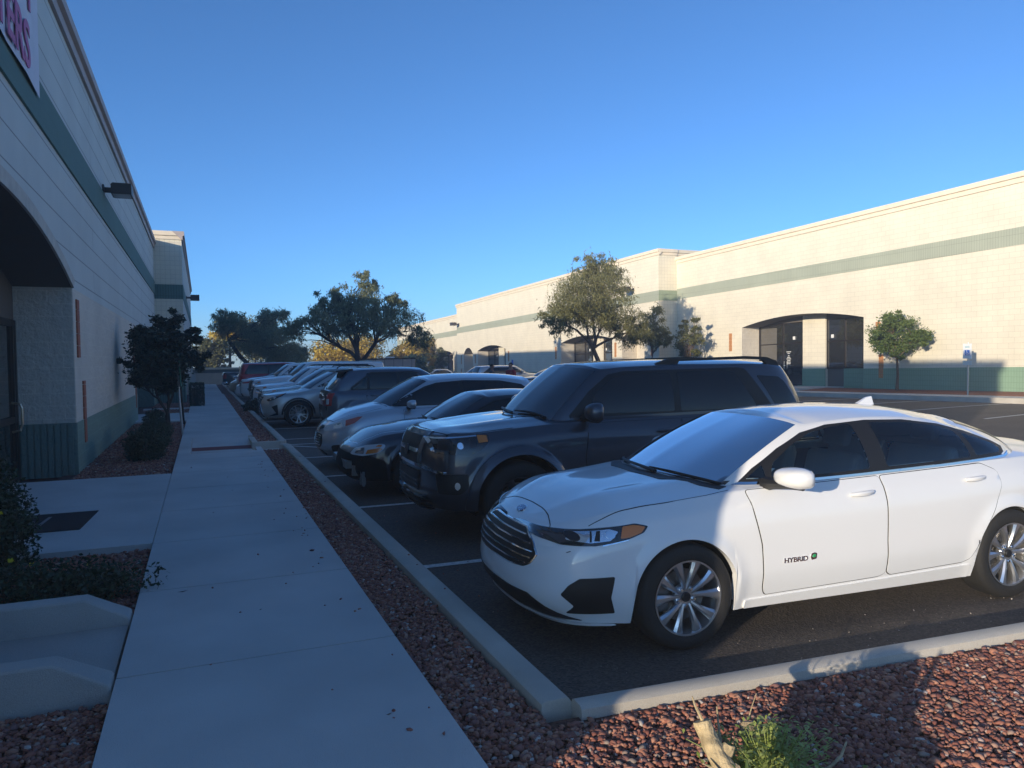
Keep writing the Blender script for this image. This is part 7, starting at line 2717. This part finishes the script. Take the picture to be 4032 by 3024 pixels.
def skin_mesh(name, joints, bones, m, parent, sub=2, root_i=0):
    me = bpy.data.meshes.new(name)
    me.from_pydata([j[:3] for j in joints], bones, [])
    o = link(name, me, parent, m)
    sk = o.modifiers.new('skin', 'SKIN')
    for i, j in enumerate(joints):
        v = me.skin_vertices[0].data[i]
        r = j[3]
        v.radius = r if isinstance(r, tuple) else (r, r)
        v.use_root = (i == root_i)
    sk.use_smooth_shade = True
    ss = o.modifiers.new('sub', 'SUBSURF')
    ss.levels = ss.render_levels = sub
    return o


def person(loc, rz, h, skin, shirt, trousers, label, arm_f=.5, group=None):
    k = h / 1.75
    R = empty('person', loc, rz, label, 'person', group)
    R.scale = (k, k, k)
    j = [(0, 0, .95, (.14, .11)), (0, 0, 1.15, (.135, .10)), (0, 0, 1.36, (.16, .11)), (0, .0, 1.46, (.10, .08)), (0, 0, 1.53, .058), (0, -.01, 1.62, (.078, .088)), (0, -.01, 1.70, (.075, .088)), (0, 0, 1.745, (.05, .06)),
         (-.19, 0, 1.42, .058), (-.24, .02, 1.16, .046), (-.20, -.16, 1.02 + .1, .036), (-.16, -.26, 1.06 + .1, .03),
         (.19, 0, 1.42, .058), (.24, .02, 1.16, .046), (.22, -.10, .96, .036), (.20, -.16, .90, .03),
         (-.10, 0, .86, .095), (-.11, .0, .50, .062), (-.11, .02, .10, .045), (-.11, -.12, .05, .04),
         (.10, 0, .86, .095), (.11, 0, .50, .062), (.11, .02, .10, .045), (.11, -.12, .05, .04)]
    b = [(0, 1), (1, 2), (2, 3), (3, 4), (4, 5), (5, 6), (6, 7), (3, 8), (8, 9), (9, 10), (10, 11), (3, 12), (12, 13), (13, 14), (14, 15), (0, 16), (16, 17), (17, 18), (18, 19), (0, 20), (20, 21), (21, 22), (22, 23)]
    skin_mesh('body', j, b, skin, R)
    # face: nose, ears
    mb = MB()
    mb.tube([(0, -.085, 1.665), (0, -.108, 1.635), (0, -.09, 1.63)], [.010, .014, .008], 6)
    for s in (-1, 1):
        mb.tube([(s * .076, .0, 1.67), (s * .086, .008, 1.65), (s * .078, 0, 1.62)], [.010, .013, .008], 6)
    mb.out('face_features', skin, R, smooth=True)
    mb = MB()
    for s in (-1, 1):
        mb.box(s * .032 - .012, s * .032 + .012, -.093, -.088, 1.663, 1.672)
    mb.box(-.022, .022, -.093, -.087, 1.592, 1.598)
    mb.out('eyes_and_mouth', M_hair, R)
    # hair cap
    V, F = [], []
    nu_, nv_ = 18, 8
    for a in range(nv_ + 1):
        ph = a / nv_ * 1.75
        for c_ in range(nu_):
            th = 2 * PI * c_ / nu_
            back = .5 + .5 * math.sin(th)
            p = min(ph, 1.05 + .75 * back)
            V.append((.086 * math.sin(p) * math.cos(th), .004 + .098 * math.sin(p) * math.sin(th), 1.665 + .096 * math.cos(p)))
    for a in range(nv_):
        for c_ in range(nu_):
            F.append((a * nu_ + c_, a * nu_ + (c_ + 1) % nu_, (a + 1) * nu_ + (c_ + 1) % nu_, (a + 1) * nu_ + c_))
    raw('hair', V, F, M_hair, R, smooth=True)
    # shirt and trousers just outside the body
    js = [(0, 0, .93, (.165, .13)), (0, 0, 1.15, (.16, .125)), (0, 0, 1.36, (.182, .13)), (0, .0, 1.455, (.11, .09)), (0, 0, 1.485, (.07, .065)),
          (-.19, 0, 1.425, .075), (-.235, .018, 1.22, .062), (.19, 0, 1.425, .075), (.235, .018, 1.22, .062)]
    skin_mesh('shirt', js, [(0, 1), (1, 2), (2, 3), (3, 4), (3, 5), (5, 6), (3, 7), (7, 8)], shirt, R)
    jt = [(0, 0, .97, (.15, .12)), (0, 0, .90, (.15, .125)), (-.10, 0, .84, .11), (-.11, 0, .50, .080), (-.11, .01, .12, .066), (.10, 0, .84, .11), (.11, 0, .50, .080), (.11, .01, .12, .066)]
    skin_mesh('trousers', jt, [(0, 1), (1, 2), (2, 3), (3, 4), (1, 5), (5, 6), (6, 7)], trousers, R)
    # hands: palm, four fingers, thumb
    for s, (wx, wy, wz) in ((-1, (-.16, -.26, 1.16)), (1, (.20, -.16, .90))):
        mb = MB()
        mb.tube([(wx, wy, wz), (wx, wy - .05, wz - .02), (wx, wy - .085, wz - .035)], [.026, .034, .03], 8)
        for q in range(4):
            ox = (q - 1.5) * .016
            l = (.065, .075, .07, .055)[q]
            mb.tube([(wx + ox, wy - .08, wz - .03), (wx + ox, wy - .08 - l * .5, wz - .045), (wx + ox, wy - .08 - l * .8, wz - .065)], [.009, .008, .006], 6)
        mb.tube([(wx - s * .028, wy - .03, wz - .012), (wx - s * .045, wy - .06, wz - .02), (wx - s * .045, wy - .085, wz - .032)], [.011, .010, .008], 6)
        mb.out('hand', skin, R, smooth=True)
    mb = MB()
    for s in (-1, 1):
        mb.tube([(s * .11, .06, .045), (s * .11, -.05, .045), (s * .11, -.17, .035)], [.05, .052, .04], 8)
    mb.out('shoes', M_trim, R, smooth=True)
    return R
M_redsh = mat('red_polo', (.33, .02, .03), .8, var=.1)
M_darksh = mat('dark_shirt', (.035, .04, .05), .8, var=.1)
M_jean = mat('dark_trousers', (.03, .035, .05), .9)
p1 = at_px(2012, 1550, 25)
person((p1.x, 25, zg(p1.x, 25)), math.radians(-70), 1.58, M_skin2, M_redsh, M_jean, 'person in a red polo shirt talking, seen over the silver car roof')
p2 = at_px(1938, 1550, 26)
person((p2.x, 26, zg(p2.x, 26)), math.radians(60), 1.53, M_skin, M_darksh, M_jean, 'person in a dark shirt facing the one in red')


# ---- added air volume: lifts the distant darks, standing in for lens veil
mb = MB()
mb.box(-253, 353, -153, 343, -2.9, 9.2)
hz = mb.out('added_haze', None)
hz['kind'] = 'stuff'
hm = bpy.data.materials.new('added_haze_air')
hm.use_nodes = True
hn = hm.node_tree.nodes
hn.remove(hn['Principled BSDF'])
pv = hn.new('ShaderNodeVolumePrincipled')
pv.inputs['Color'].default_value = (.92, .95, 1, 1)
pv.inputs['Density'].default_value = .0035
pv.inputs['Anisotropy'].default_value = 0
hm.node_tree.links.new(pv.outputs[0], hn['Material Output'].inputs['Volume'])
hz.data.materials.clear()
hz.data.materials.append(hm)
